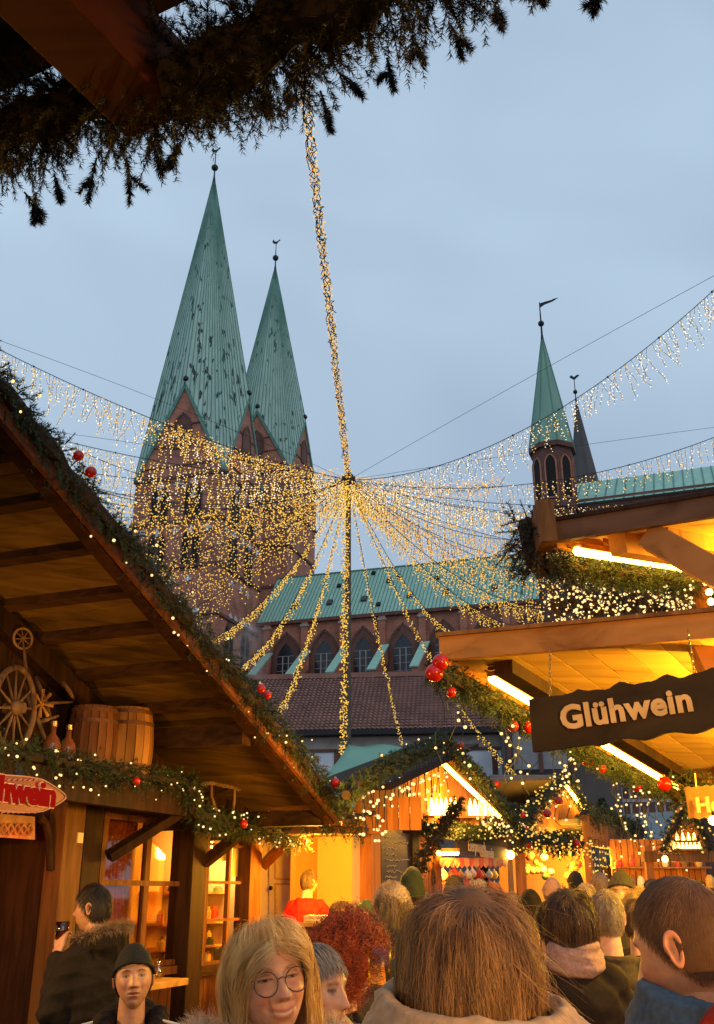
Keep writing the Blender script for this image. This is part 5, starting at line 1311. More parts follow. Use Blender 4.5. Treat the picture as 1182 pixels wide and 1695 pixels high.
part_beam(ks, 'brace_beam', P(1075, 888, 5.6), P(1250, 985, 5.3), .16, .16, M['wood_orange_x'] if 'wood_orange_x' in M else wood('painted_orange_beam', (.55, .24, .07), (.46, .19, .05), axis='x', scale=1))
for k in range(34):
    q = A2 + KV2 * .22 + IN2 * (.10 + k * .85 / 34) - UP * .03
    MB().box(q, (.02, .07, .03), rz=-R(26)).build('soffit_clip', M['wood_mid'], ks)
led('long bright light strip under the left edge of the upper canopy', A2 + KV2 * .10 + IN2 * .04 - UP * .05, D2 + KV2 * .02 - UP * .02, .030)
gu = [P(862, 880, 5.9), P(880, 905, 5.85), P(905, 935, 5.85)] + [A2.lerp(D2, t) - UP * .16 - KV2 * .02 for t in (.08, .3, .55, .8, 1.0)]
garland('fir garland under the upper canopy, golden in the light of its strip', gu[2:], .09, 330, .09, 24, .032, .006, seed=33, core=.6, droop=.55)
garland('bushy dark fir sprays sticking out at the left end of the upper canopy', [P(876, 868, 5.95), P(882, 905, 5.9), P(895, 945, 5.9)], .17, 420, .22, 34, .040, .006, seed=34, fir='fir_dark', core=.5, droop=.15)
# mass of fairy lights on twigs between the canopies
rr = np.random.default_rng(88)
mt_ = thing('lit_twig_screen', 'dense screen of dark twigs full of fairy lights between the two canopies', 'light screen', tuple(P(1040, 1000, 7.6)), None)
tw = MB(); bl = []
for k in range(260):
    px_ = rr.uniform(905, 1160); py_ = rr.uniform(955, 1035); Yk = rr.uniform(7.0, 8.4); q = P(px_, py_, Yk); d = Vector(rr.normal(size=3).tolist()); pth = [q]
    for s_ in range(5):
        d = (d + Vector((rr.normal(size=3) * .5).tolist())).normalized(); pth.append(pth[-1] + d * .07)
    tw.tube(pth, [.006, .005, .004, .003, .003, .002], 3, cap=False)
    for s_ in range(rr.integers(2, 5)): bl.append(tuple(pth[rr.integers(0, 6)]))
tw.build('twigs', M['twig'], mt_, kind='stuff'); MB().icos(bl, rr.uniform(.006, .014, len(bl))).build('bulbs', M['bulb_near'], mt_, kind='stuff')
garland('dark fir branches behind the screen of fairy lights', [P(925, 1000, 8.5), P(1040, 1000, 8.5), P(1165, 985, 8.5)], .28, 150, .25, 22, .05, .009, seed=35, core=.5, fir='fir_dark')
# festoon bulbs
fs = thing('festoon_bulbs', 'vertical row of round bright bulbs hanging at the right between the canopies', 'string lights', tuple(P(1168, 945, 5.6)))
fp = [P(x, y, 5.6) for x, y in ((1160, 930), (1164, 946), (1169, 963), (1174, 980), (1177, 996), (1181, 1012), (1186, 1030))]
MB().tube(fp, .006, 5).build('cable', M['wire'], fs)
for q in fp[1:]:
    MB().ball(q, .021, 12, 8).build('bulb', M['lamp'], fs)
part_beam(ks, 'post', P(1150, 938, 7.7), Vector((P(1150, 938, 7.7).x, 7.7, 0)), .12, .12, m_op)
# loose cable over the lower fascia
cb_ = thing('loose_cable', 'loose cable with a bulb looping down over the lower fascia board', 'cable', tuple(P(940, 990, 5.0)))
MB().tube([P(x, y, 4.95) for x, y in ((932, 985), (948, 1010), (940, 1035), (952, 1060), (964, 1072))], .005, 5).build('wire', M['wire'], cb_); MB().ball(P(964, 1073, 4.93), .012, 8, 6).build('bulb', M['bulb_near'], cb_)
# counter, shelf and post under the lower canopy (mostly behind the guests)
cq = [A + KV * .9 + INn * .9, A + KV * 3.2 + INn * .9]
for k in range(18):
    a = cq[0].lerp(cq[1], k / 18 + .002); b = cq[0].lerp(cq[1], (k + 1) / 18 - .002)
    MB().hexa([(a.x, a.y, 0), (b.x, b.y, 0), (b.x + .01, b.y + .02, 0), (a.x + .01, a.y + .02, 0), (a.x, a.y, 1.05), (b.x, b.y, 1.05), (b.x + .01, b.y + .02, 1.05), (a.x + .01, a.y + .02, 1.05)]).build('counter_board', m_op, ks)
a, b = cq; MB().beam(V3(a.x, a.y, 1.08), V3(b.x, b.y, 1.08), .4, .05).build('counter_top', M['wood_pale'], ks)
for q in (A + KV * 2.7 + INn * .2, D + KV * 2.8):
    MB().box((q.x, q.y, q.z / 2), (.12, .12, q.z - .01), rz=-R(21)).build('post', m_op, ks)
# assumed pendant lamps added inside this stall (their light is what falls on the guests)
for i, (t, k, e) in enumerate(((.12, 1.75, 280), (.7, 1.9, 180), (.5, 1.3, 260))):
    q = A + IN * t + KV * k - UP * .12
    ceiling_lamp(['assumed unseen pendant lamp under the front of the lower canopy', 'assumed unseen pendant lamp under the back of the lower canopy', 'assumed unseen pendant lamp in the middle of the lower canopy'][i], q, e, (1, .56, .04)) if k > 1.6 else lamp_point('strip_light_glow', q - UP * .05, e * .25, .25, (1, .56, .04))
lamp_point('upper_canopy_light', A2 + IN2 * .4 + KV2 * 1.0 - UP * .25, 95, .2, (1, .56, .04))
# ------------------------------------------------------------------ second sign
s2 = thing('hanging_sign', 'small orange board sign with bright letters Hei, cut by the right picture edge', 'sign', tuple(P(1165, 1330, 6.6)))
TL, TR_, BR_, BL = P(1135, 1303, 6.6), P(1260, 1293, 6.3), P(1260, 1350, 6.3), P(1143, 1355, 6.6)
r_ = (TR_ - TL).normalized(); pt = [TL.lerp(TR_, i / 24) + UP * .006 * math.sin(i * 2.1) for i in range(25)]; pb = [BL.lerp(BR_, i / 24) + UP * .006 * math.sin(i * 1.7) for i in range(25)]
MB().prism(pt + pb[::-1], V3(0, .03, 0)).build('board', wood('amber_board', (.50, .27, .10), (.38, .19, .06), axis='x', scale=1), s2)
place_text('Heiß', .13, P(1184, 1332, 6.42), r_, UP, .005, mat('bright_letter', (.95, .75, .40), scale=4), s2, .004)
MB().tube([P(1150, 1280, 6.55), P(1152, 1303, 6.55)], .005, 5).build('hanger', M['brass'], s2)
garland('dark bunch of fir with a red bauble behind the small orange sign', [P(1098, 1300, 7.2), P(1120, 1320, 7.2), P(1170, 1305, 7.2)], .12, 300, .14, 24, .035, .006, seed=41, lights=8, light_r=.012, baubles=[(.0, .05, V3(-.02, -.1, -.0))])
wl2 = thing('wall_lamp', 'small bright bulb lamp right under the small orange sign', 'lamp', tuple(P(1180, 1357, 6.5)))
MB().ball(P(1180, 1358, 6.45), .028, 12, 8).build('bulb', M['lamp'], wl2); MB().tube([P(1180, 1345, 6.5), P(1180, 1358, 6.45)], .008, 6).build('lamp_base', M['iron'], wl2)
# ------------------------------------------------------------------ garlanded stall further down the row
sd_ = thing('market_stall', 'small stall smothered in lit garlands with red baubles, next past the orange stall', 'market stall', tuple(H(11, 0, 0)))
def XY(px, py, Yd): return P(px, py, Yd)
Yd = 17.5
def quad(parent, name, pts, mt, ext=V3(0, .05, 0)): return MB().prism([P(*p_) for p_ in pts], ext).build(name, mt, parent)
Lp = [(852, 1392, 16.5), (935, 1292, 18.5), (982, 1358, 20.5)]
quad(sd_, 'gable_panel', Lp, M['wood_orange'])
MB().hexa([P(935, 1290, 18.5), P(984, 1356, 20.5), P(984, 1356, 20.5) + V3(-3, 1.2, 0), P(935, 1290, 18.5) + V3(-3, 1.2, 0), P(935, 1290, 18.5) + UP * .06, P(984, 1356, 20.5) + UP * .06, P(984, 1356, 20.5) + V3(-3, 1.2, .06), P(935, 1290, 18.5) + V3(-3, 1.2, .06)]).build('roof_slope', M['slate'], sd_)
led('light strip on the right rake of the small garlanded stall', P(937, 1297, 18.2), P(977, 1353, 20), .035)
for x, w_ in ((862, 14), (962, 10)):
    q = P(x, 1440, 16.5 if x < 900 else 19.5); hh = P(x, 1395, q.y).z; MB().box((q.x, q.y, hh / 2), (w_ / FPX * q.y, .15, hh)).build('post', m_op, sd_)
q = P(910, 1400, 20); MB().box((q.x, 20.3, 1.3), (1.6, .06, 2.6)).build('back_wall', m_or, sd_)
for k in range(8):
    q = P(862 + k * 13, 1500, 17 + k * .4); MB().box((q.x, q.y, .5), (.14, .03, 1.0), rz=R(60)).build('counter_board', m_op, sd_)
rr_ = random.Random(31)
for k in range(30):
    q = P(868 + rr_.uniform(0, 92), 1410 + rr_.uniform(0, 42), 18.5); r = rr_.uniform(.04, .08)
    ci_ = rr_.randrange(5)
    t = MB().ball(q, r, 8, 6).build('hanging_ornament', cols[ci_], None, smooth=True); tag(t, ['red', 'golden', 'green', 'cream', 'brown'][ci_] + ' little ornament hanging in the small garlanded stall', 'ornament', 'ornaments hanging in the small garlanded stall')
lamp_point('small_stall_light', P(910, 1405, 18.2), 260, .2)
garland('lit garland with red baubles climbing the left side of the small stall gable', [P(848, 1400, 16.3), P(862, 1370, 16.8), P(890, 1335, 17.3), P(915, 1308, 17.8), P(932, 1290, 18.2)], .15, 130, .13, 20, .05, .011, seed=51, lights=45, light_r=.019, lmat='bulb', core=.5, baubles=[(.3, .06, V3(0, -.2, -.1)), (.55, .07, V3(.1, -.2, -.15)), (.75, .07, V3(.1, -.2, -.15))])
garland('lit garland down the right side of the small stall gable', [P(938, 1288, 18.1), P(960, 1325, 19), P(984, 1360, 20)], .10, 130, .11, 20, .05, .011, seed=52, lights=32, light_r=.019, lmat='bulb', core=.5, baubles=[(.9, .08, V3(-.15, -.2, -.1))])
garland('level garland thick with fairy lights across the small stall', [P(858, 1385, 16), P(900, 1392, 16.8), P(962, 1398, 17.6)], .17, 130, .15, 22, .06, .012, seed=53, lights=75, light_r=.019, lmat='bulb', core=.5, baubles=[(.15, .06, V3(0, -.2, -.1)), (.9, .06, V3(0, -.2, 0))])
garland('rounded lit garland bush hiding the stall corner', [P(852, 1330, 15.8), P(850, 1365, 15.8), P(862, 1398, 15.8)], .13, 140, .11, 22, .05, .010, seed=54, lights=55, light_r=.018, lmat='bulb', core=.5)
# flat-roofed stall with light net
s3 = thing('market_stall', 'low flat roofed stall with a net of lights, under the small fir tree', 'market stall', tuple(P(1015, 1480, 20)))
a, b = P(968, 1362, 18), P(1062, 1384, 22)
MB().beam(a - UP * .12, b - UP * .12, .1, .5).build('fascia_board', M['wood_mid'], s3)
MB().hexa([a, b, b + V3(-2, 2, 0), a + V3(-2, 2, 0), a + UP * .08, b + UP * .08, b + V3(-2, 2, .08), a + V3(-2, 2, .08)]).build('roof_slab', M['slate'], s3)
garland('green fringe of fir along the flat stall roof', [a + UP * .15, a.lerp(b, .5) + UP * .15, b + UP * .12], .2, 120, .22, 20, .07, .013, seed=55, core=.6)
for x, Yq in ((972, 18.2), (1036, 20.5), (1060, 22)):
    q = P(x, 1420, Yq); hh = P(x, 1385, Yq).z; MB().box((q.x, q.y, hh / 2), (.14, .14, hh)).build('post', m_op, s3)
for k in range(6):
    q = P(1000 + k * 7, 1440, 20.8); MB().box((q.x, q.y, 1.2), (.085, .04, 2.0)).build('door_board', M['wood_dark'], s3)
light_curtain('net of fairy lights hanging along the flat roofed stall', a - UP * .25 - V3(0, .15, 0), b - UP * .25 - V3(0, .15, 0), 0, .80, .11, .11, 95, br=.018, group='icicle lights on the stalls', bmat='bulb', wild=.7)
lamp_point('flat_stall_light', P(1000, 1425, 19.2), 160, .2)
# small fir tree behind it
tr = thing('fir_tree', 'small dark fir tree standing on the flat stall roof before the pale facade', 'tree', tuple(P(998, 1372, 21)))
b0 = P(998, 1372, 21); t1_ = P(996, 1322, 21)
MB().tube([b0, t1_], [.05, .01], 8).build('trunk', M['twig'], tr)
bs, ds, tl_ = [], [], []
for k in range(260):
    t = rr_.random() ** 1.3; a = rr_.uniform(0, 6.28); bs.append(tuple(b0.lerp(t1_, t))); L_ = .33 * (1 - t) + .06; ds.append((math.cos(a) * .9, math.sin(a) * .9, .15)); tl_.append(L_ * rr_.uniform(.7, 1.1))
mb = MB(); needles(mb, np.array(bs), unit(np.array(ds)), np.array(tl_), 26, .06, .012, np.random.default_rng(5)); mb.build('crown', M['fir'], tr, kind='stuff')
# grey striped roof behind, between the stalls
gr_ = thing('board_roof', 'grey weathered board roof between the orange stall and the small garlanded stall', 'roof', tuple(P(860, 1480, 24)))
m_gb = wood('grey_board', (.27, .20, .17), (.17, .12, .10), axis='x', scale=1)
for k in range(9):
    t0_, t1_ = k / 9, (k + .93) / 9
    p00 = P(790, 1350, 22).lerp(P(812, 1288, 26), t0_); p01 = P(790, 1350, 22).lerp(P(812, 1288, 26), t1_); p10 = P(930, 1350, 22).lerp(P(918, 1288, 26), t0_); p11 = P(930, 1350, 22).lerp(P(918, 1288, 26), t1_)
    MB().hexa([p00, p10, p11 + UP * .05, p01 + UP * .05, p00 + UP * .07, p10 + UP * .07, p11 + UP * .09, p01 + UP * .09]).build('roof_board', m_gb, gr_)
for x in (800, 905):
    q = P(x, 1400, 22.5); MB().box((q.x, q.y, P(x, 1346, 22.5).z / 2), (.15, .15, P(x, 1346, 22.5).z)).build('post', M['wood_dark'], gr_)
# blue-grey awning
ba = thing('awning', 'plain blue-grey tarpaulin roof in front of the pale carved facade', 'awning', tuple(P(1070, 1480, 24)))
m_bl = mat('blue_grey_tarp', (.20, .23, .23), (.15, .17, .175), scale=1.2, rough=.6)
quadp = [P(1018, 1351, 26), P(1126, 1344, 26), P(1106, 1400, 22), P(1060, 1398, 22)]
MB().hexa([*quadp, *[q + UP * .03 for q in quadp]]).build('tarpaulin', m_bl, ba)
for q in quadp[2:]: MB().box((q.x, q.y, q.z / 2), (.08, .08, q.z)).build('pole', M['iron'], ba)
garland('dark fir fringe along the lower edge of the blue-grey tarpaulin', [P(1056, 1402, 21.8), P(1112, 1402, 21.8)], .14, 130, .2, 18, .06, .012, seed=56, lights=10, light_r=.02)
# pyramid stall with rows of lit figures
py = thing('christmas_pyramid', 'narrow gabled Christmas pyramid with two rows of lit figures, by the right stall', 'Christmas pyramid', tuple(P(1132, 1480, 16)))
MB().prism([P(1098, 1412, 16), P(1172, 1412, 16), P(1137, 1322, 16)], V3(0, .3, 0)).build('gable_panel', M['wood_orange'], py)
for r_, (x0, x1, y_) in enumerate(((1122, 1150, 1390), (1117, 1158, 1404))):
    part_beam(py, 'shelf', P(x0 - 4, y_ + 3, 15.9), P(x1 + 4, y_ + 3, 15.9), .2, .03, m_op)
    n_f = 4 + r_ * 3
    for k in range(n_f):
        q = P(x0 + (x1 - x0) * k / (n_f - 1), y_ + 2, 15.85); MB().lathe([(.03, 0), (.025, .06), (.012, .08), (.018, .10), (.001, .125)], q, 8).build('figure', bpy.data.materials['candle_lamp_glow'], py)
garland('lit garland up the left side of the Christmas pyramid', [P(1096, 1408, 15.7), P(1118, 1370, 15.7), P(1137, 1330, 15.7)], .12, 160, .16, 18, .05, .009, seed=57, lights=40, light_r=.02, lmat='bulb')
garland('lit garland down the right side of the Christmas pyramid', [P(1139, 1330, 15.7), P(1156, 1365, 15.7), P(1176, 1405, 15.7)], .12, 160, .16, 18, .05, .009, seed=58, lights=30, light_r=.02, lmat='bulb')
# far stall fronts filling the gap right of centre
s5 = thing('market_stall', 'far lit stall front with a pale counter under the Christmas pyramid', 'market stall', tuple(P(1120, 1480, 17)))
q0, q1 = P(1064, 1418, 17), P(1240, 1418, 17)
part_beam(s5, 'header_beam', q0, q1, .2, .16, M['wood_mid'])
rg = random.Random(8)
for k in range(16):
    w__ = (q1.x - q0.x) / 16
    MB().box((q0.x + (k + .5) * w__, 19.2 + rg.uniform(-.01, .01), 1.3), (w__ - .015, .06, 2.6)).build('back_board', M['wood_orange'] if k % 5 else m_op, s5)
for zz in (1.35, 1.75, 2.1):
    MB().box(((q0.x + q1.x) / 2, 19.0, zz), (q1.x - q0.x, .3, .03)).build('shelf', M['wood_mid'], s5)
    x__ = q0.x + .1
    while x__ < q1.x:
        h__ = rg.uniform(.1, .24); r__ = rg.uniform(.04, .09); ci_ = rg.randrange(5)
        tg_ = MB().lathe([(r__ * .8, 0), (r__, h__ * .3), (r__ * .9, h__ * .7), (r__ * .4, h__)], (x__, 18.98, zz + .015), 9).build('christmas_figure', cols[ci_], None)
        tag(tg_, ['red', 'golden', 'green', 'cream', 'brown'][ci_] + ' figure on the ' + {1.35: 'lowest', 1.75: 'middle', 2.1: 'top'}[zz] + ' shelf of the far lit stall', 'figure', 'goods on the shelves of the far lit stall')
        x__ += r__ * 2 + rg.uniform(.02, .25)
for k in range(12):
    q = q0.lerp(q1, k / 11); MB().box((q.x, 16.9, .5), (.14, .04, 1.0)).build('counter_board', m_op, s5)
q = q0.lerp(q1, .05); MB().box((q.x, 17, 1.2), (.12, .12, 2.4)).build('post', m_op, s5)
wl3 = thing('wall_lamp', 'bright star-like bulb lamp on the far stall header below the blue-grey awning', 'lamp', tuple(P(1101, 1422, 16.5)))
MB().ball(P(1101, 1422, 16.5), .05, 12, 8).build('bulb', M['lamp'], wl3)
MB().tube([P(1101, 1414, 16.6), P(1101, 1422, 16.5)], .015, 6).build('lamp_base', M['iron'], wl3)
lamp_point('far_stall_light', P(1110, 1430, 17.6), 90, .2)

# ------------------------------------------------------------------ our own stall roof overhead, top left
ow = thing('near_stall_roof', 'dark wooden stall roof overhang right above the viewer, top left', 'stall roof', (-1.2, 1.2, 0))
ZO = 2.95
g0, g1 = PZ(0, 240, ZO), PZ(760, -110, ZO)
ed_ = (g1 - g0).normalized(); back = Vector((ed_.y, -ed_.x, 0)) ; back = back if back.y < 0 else -back
L0, L1 = g0 - ed_ * 2.2, g1 + ed_ * 1.3
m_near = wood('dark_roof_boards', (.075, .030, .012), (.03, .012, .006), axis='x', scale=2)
nb = 12
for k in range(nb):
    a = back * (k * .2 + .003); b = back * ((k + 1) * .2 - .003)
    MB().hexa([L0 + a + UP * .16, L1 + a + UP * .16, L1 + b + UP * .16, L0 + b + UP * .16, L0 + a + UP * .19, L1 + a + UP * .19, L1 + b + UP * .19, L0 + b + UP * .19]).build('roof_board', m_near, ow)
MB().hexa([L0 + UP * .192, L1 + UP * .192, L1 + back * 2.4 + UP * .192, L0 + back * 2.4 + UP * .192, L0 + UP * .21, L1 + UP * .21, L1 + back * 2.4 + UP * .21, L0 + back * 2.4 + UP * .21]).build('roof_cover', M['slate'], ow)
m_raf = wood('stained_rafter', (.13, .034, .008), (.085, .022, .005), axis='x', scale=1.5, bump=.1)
c_end = PZ(258, 200, ZO - .06); 
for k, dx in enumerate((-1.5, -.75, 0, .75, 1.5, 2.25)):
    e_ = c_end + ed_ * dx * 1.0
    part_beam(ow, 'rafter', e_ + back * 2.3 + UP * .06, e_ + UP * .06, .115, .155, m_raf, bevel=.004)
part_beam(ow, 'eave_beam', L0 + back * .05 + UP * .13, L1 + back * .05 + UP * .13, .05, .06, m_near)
gpath = [L0.lerp(L1, t) + UP * (.0 + .04 * math.sin(t * 17)) + back * .02 * math.sin(t * 29) for t in np.linspace(0, 1, 24)]
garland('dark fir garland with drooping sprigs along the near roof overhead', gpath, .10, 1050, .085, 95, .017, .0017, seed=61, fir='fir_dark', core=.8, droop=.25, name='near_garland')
gp2 = [L0.lerp(L1, t) + UP * (.17 + .02 * math.sin(t * 23)) + back * .10 for t in np.linspace(0, 1, 24)]
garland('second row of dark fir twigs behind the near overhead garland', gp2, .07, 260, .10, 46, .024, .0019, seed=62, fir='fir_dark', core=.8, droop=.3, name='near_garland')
rs = np.random.default_rng(4)
tg = thing('fir_sprigs', 'longer fir sprigs hanging out of the near overhead garland against the sky', 'fir sprigs', tuple(PZ(540, 160, ZO)))
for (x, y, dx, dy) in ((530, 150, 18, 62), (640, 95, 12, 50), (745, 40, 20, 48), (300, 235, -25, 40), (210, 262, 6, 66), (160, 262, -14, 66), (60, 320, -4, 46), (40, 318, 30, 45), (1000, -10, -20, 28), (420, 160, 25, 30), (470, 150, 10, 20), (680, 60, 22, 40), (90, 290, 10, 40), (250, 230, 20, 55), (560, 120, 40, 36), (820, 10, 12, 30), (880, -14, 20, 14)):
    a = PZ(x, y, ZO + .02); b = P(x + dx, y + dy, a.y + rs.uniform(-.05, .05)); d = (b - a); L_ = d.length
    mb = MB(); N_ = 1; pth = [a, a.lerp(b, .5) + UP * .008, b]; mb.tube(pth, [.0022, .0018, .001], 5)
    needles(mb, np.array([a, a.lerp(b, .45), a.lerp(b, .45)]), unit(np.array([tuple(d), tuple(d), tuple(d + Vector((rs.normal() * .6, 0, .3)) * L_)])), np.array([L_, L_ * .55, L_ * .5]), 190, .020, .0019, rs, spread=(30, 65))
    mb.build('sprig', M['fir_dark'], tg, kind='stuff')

# unseen lamps added behind the viewer to light guests' faces and stall fronts
for i, (x, y, z, e) in enumerate(((3.2, -1.8, 2.25, 330), (-1.8, -3.6, 2.25, 70))):
    t = thing('added_tube_lamp', ['unseen tube lamp added behind the viewer, right one', 'unseen tube lamp added behind the viewer, left one'][i], 'lamp', (x, y, z))
    MB().box((x, y, z + .05), (1.4, .1, .05)).build('housing', M['iron'], t); MB().box((x, y + .30, z + .085), (2.2, .72, .015)).build('hood', M['iron'], t); MB().tube([V3(x - .65, y, z), V3(x + .65, y, z)], .02, 8).build('tube', M['lamp'], t)  # hood added to keep the lamp's light off the overhead garland
    l = bpy.data.lights.new('added_tube_light', 'AREA'); l.shape = 'RECTANGLE'; l.size = 1.3; l.size_y = .06; l.energy = e; l.color = (1, .46, .05)
    o = bpy.data.objects.new('added_tube_light', l); COL.objects.link(o); o.location = (x, y + .06, z - .04); o.rotation_euler = (R(64), 0, R(22) if i == 0 else 0)
# ------------------------------------------------------------------ people
def ico(level):
    bm = bmesh.new(); bmesh.ops.create_icosphere(bm, subdivisions=level, radius=1.0)
    V_ = np.array([v.co[:] for v in bm.verts]); F_ = np.array([[v.index for v in f.verts] for f in bm.faces]); bm.free(); return V_, F_
ICO = {}
def gs(x, z, cx, cz, sx, sz): return np.exp(-((x - cx) / sx) ** 2 - ((z - cz) / sz) ** 2)
def head_shape(level=5, female=False, smile=0.0, age=0.0, wide=1.0, ears=True):
    """head in metres, face towards +Y, origin mid head; about 0.235 tall"""
    if level not in ICO: ICO[level] = ico(level)
    D, F = ICO[level]; x, y, z = D[:, 0].copy(), D[:, 1].copy(), D[:, 2].copy()
    a, b, c = .074 * wide, .096, .118
    low = np.clip(-z, 0, 1)
    X = x * a * (1 - .30 * low ** 1.6 - .10 * np.clip(z - .3, 0, 1)); 
    fr = np.clip(y, 0, 1)
    Y = y * b; Y = np.where(y > 0, np.power(np.clip(Y / b, 0, 1), .80) * b * .93, Y)
    Y = np.where((y < 0), Y * (1 - .38 * np.clip(-z - .15, 0, 1) / .85), Y)
    Z = z * c
    Y = Y + .012 * fr * low                      # jaw comes forward
    m = fr > 0.02; w = np.clip(fr * 3, 0, 1)
    def g(cx, cz, sx, sz): return gs(X, Z, cx, cz, sx, sz) * w
    d = np.zeros_like(X)
    # nose
    nz = np.clip((.022 - Z) / .055, 0, 1); nose = np.where((Z < .026) & (Z > -.045), nz ** 1.25, 0) * np.exp(-(X / (.0085 + .007 * nz)) ** 2)
    nose = nose * np.clip((Z + .043) / .009, 0, 1)
    d += .027 * nose * w
    d += .005 * (g(.013, -.030, .006, .008) + g(-.013, -.030, .006, .008))
    # sockets, brows, cheeks
    d -= .0115 * (g(.031, .006, .017, .011) + g(-.031, .006, .017, .011)); d += .0055 * (g(.029, .029, .022, .008) + g(-.029, .029, .022, .008))
    d += (.004 + .005 * smile) * (g(.043, -.025, .018, .018) + g(-.043, -.025, .018, .018))
    d += .0062 * (g(.031, .004, .0125, .0075) + g(-.031, .004, .0125, .0075))       # eyelids over the balls
    # mouth
    mw = .019 + .008 * smile; zc = -.062 + smile * 9 * X ** 2 - .002 * smile
    up = np.exp(-((Z - zc - .0065) / .0045) ** 2 - (X / mw) ** 4); lo = np.exp(-((Z - zc + .0075) / .0052) ** 2 - (X / (mw * .85)) ** 4); mid = np.exp(-((Z - zc) / .0032) ** 2 - (X / (mw * 1.15)) ** 4)
    d += w * ((.0048 - .0024 * smile) * up + (.0058 - .0024 * smile) * lo - (.0055 - .003 * smile) * mid + .006 * np.exp(-((Z + .062) / .02) ** 2 - (X / .03) ** 2))
    d += w * (.006 * gs(X, Z, 0, -.098, .02, .013) - .003 * gs(X, Z, 0, -.083, .02, .006))
    d -= w * (.0025 + .002 * smile) * (gs(X, Z, .031, -.045, .005, .016) + gs(X, Z, -.031, -.045, .005, .016))
    Y = Y + d
    Vh = np.stack([X, Y, Z], 1)
    # paint: 0 skin, per vertex colour multiplier
    P_ = np.ones((len(X), 3))
    lip = np.clip(up + lo, 0, 1) * w; P_ = P_ * (1 - lip[:, None] * np.array([.15, .50, .42]))
    dark = mid * w * (1.0 if smile < .3 else .55); P_ = P_ * (1 - dark[:, None] * .75)
    if smile > .3:
        te = np.exp(-((Z - zc - .0004) / .0026) ** 4 - (X / (mw * .72)) ** 8) * w * (.82 + .18 * np.abs(np.cos(X * 480))); P_ = P_ * (1 - te[:, None]) + np.array([1.15, 1.7, 2.1]) * te[:, None]
        fol = np.exp(-((np.abs(X) - .030 - .25 * (Z + .03)) / .0022) ** 2) * ((Z < -.032) & (Z > -.07)) * w; P_ = P_ * (1 - fol[:, None] * .3); d = d
    bz = .0265 - 3.2 * (np.abs(X) - .030) ** 2 * 6
    br = np.exp(-((Z - bz) / .0035) ** 2 - ((np.abs(X) - .031) / .016) ** 4) * w * (.95 if not female else .6); P_ = P_ * (1 - br[:, None] * .85)
    chk = (gs(X, Z, .042, -.03, .02, .02) + gs(X, Z, -.042, -.03, .02, .02)) * w * .25; P_ = P_ * (1 - chk[:, None] * np.array([0, .6, .5]))
    # eyes painted in the socket: whites, iris, lash line
    ex = np.abs(X) - .031; op = (.0044 if smile < .3 else .0026); ell = (ex / .0135) ** 2 + ((Z - .0045) / op) ** 2
    ew = 1 / (1 + np.exp((ell - 1) * 7)) * w; P_ = P_ * (1 - ew[:, None]) + np.array([1.0, 1.35, 1.6]) * ew[:, None] * .55
    ir = np.exp(-((ex ** 2 + (Z - .0045) ** 2) / .0050 ** 2) ** 3) * ew; P_ = P_ * (1 - ir[:, None] * .93)
    la = np.exp(-((Z - .0045 - op * np.sqrt(np.clip(1 - (ex / .015) ** 2, 0, 1))) / .0015) ** 2) * (np.abs(ex) < .0155) * w; P_ = P_ * (1 - la[:, None] * .9)
    lb_ = np.exp(-((Z - .0045 + op * np.sqrt(np.clip(1 - (ex / .014) ** 2, 0, 1))) / .0010) ** 2) * (np.abs(ex) < .014) * w; P_ = P_ * (1 - lb_[:, None] * .5)
    P_ = P_ * (1 - ((gs(X, Z, .031, -.010, .015, .007) + gs(X, Z, -.031, -.010, .015, .007)) * w * .20)[:, None] * np.array([.6, 1, .9])); P_ = P_ * (1 - (gs(X, Z, 0, -.028, .012, .014) * w * .18)[:, None] * np.array([0, 1, 1]))
    if age: 
        for k_ in range(3): fl = np.exp(-((Z - (.052 + .011 * k_) - .002 * np.sin(X * 90 + k_)) / .0012) ** 2) * (np.abs(X) < .04) * w; P_ = P_ * (1 - fl[:, None] * .22 * age)
        cf = np.exp(-((np.mod(np.arctan2(Z - .004, np.abs(X) - .044), .35) - .17) / .06) ** 2) * ((np.abs(X) > .048) & (np.abs(X) < .062) & (np.abs(Z - .004) < .014)) * w; P_ = P_ * (1 - cf[:, None] * .25 * age)
    nos = (gs(X, Z, .0075, -.0395, .0038, .0022) + gs(X, Z, -.0075, -.0395, .0038, .0022)) * w; P_ = P_ * (1 - np.clip(nos, 0, 1)[:, None] * .75)
    crs = np.exp(-((Z - .0135) / .0016) ** 2 - (ex / .014) ** 4) * w; P_ = P_ * (1 - crs[:, None] * .35)
    Vs, Fs = [Vh], [F]; Ps = [P_]
    if ears:
        for s_ in (-1, 1):
            v, f = ICO.setdefault(3, ico(3)) if level > 4 else ICO.setdefault(3, ico(3))
            e = v * np.array([.0075, .0175, .0315]); rim = np.clip((np.sqrt((v[:, 1]) ** 2 + v[:, 2] ** 2) - .55), 0, 1)
            e[:, 0] += np.where(v[:, 0] * s_ > 0, 1, .4) * s_ * rim * .010 * 1.0 - s_ * .003 * (rim < .1)
            e[:, 1] *= np.where(v[:, 2] < 0, .75, 1.0)
            ca, sa = math.cos(R(-22 * s_)), math.sin(R(-22 * s_)); e = np.stack([e[:, 0] * ca - e[:, 1] * sa, e[:, 0] * sa + e[:, 1] * ca, e[:, 2]], 1)
            e += np.array([s_ * .0745 * wide, -.010, -.004])
            Vs.append(e); Fs.append(f + sum(len(q) for q in Vs[:-1])); pe = np.ones((len(e), 3)); pe *= np.where((rim < .12)[:, None], .55, 1.0) * np.array([1, .82, .78]); Ps.append(pe)
    return np.concatenate(Vs), np.concatenate(Fs), np.concatenate(Ps)

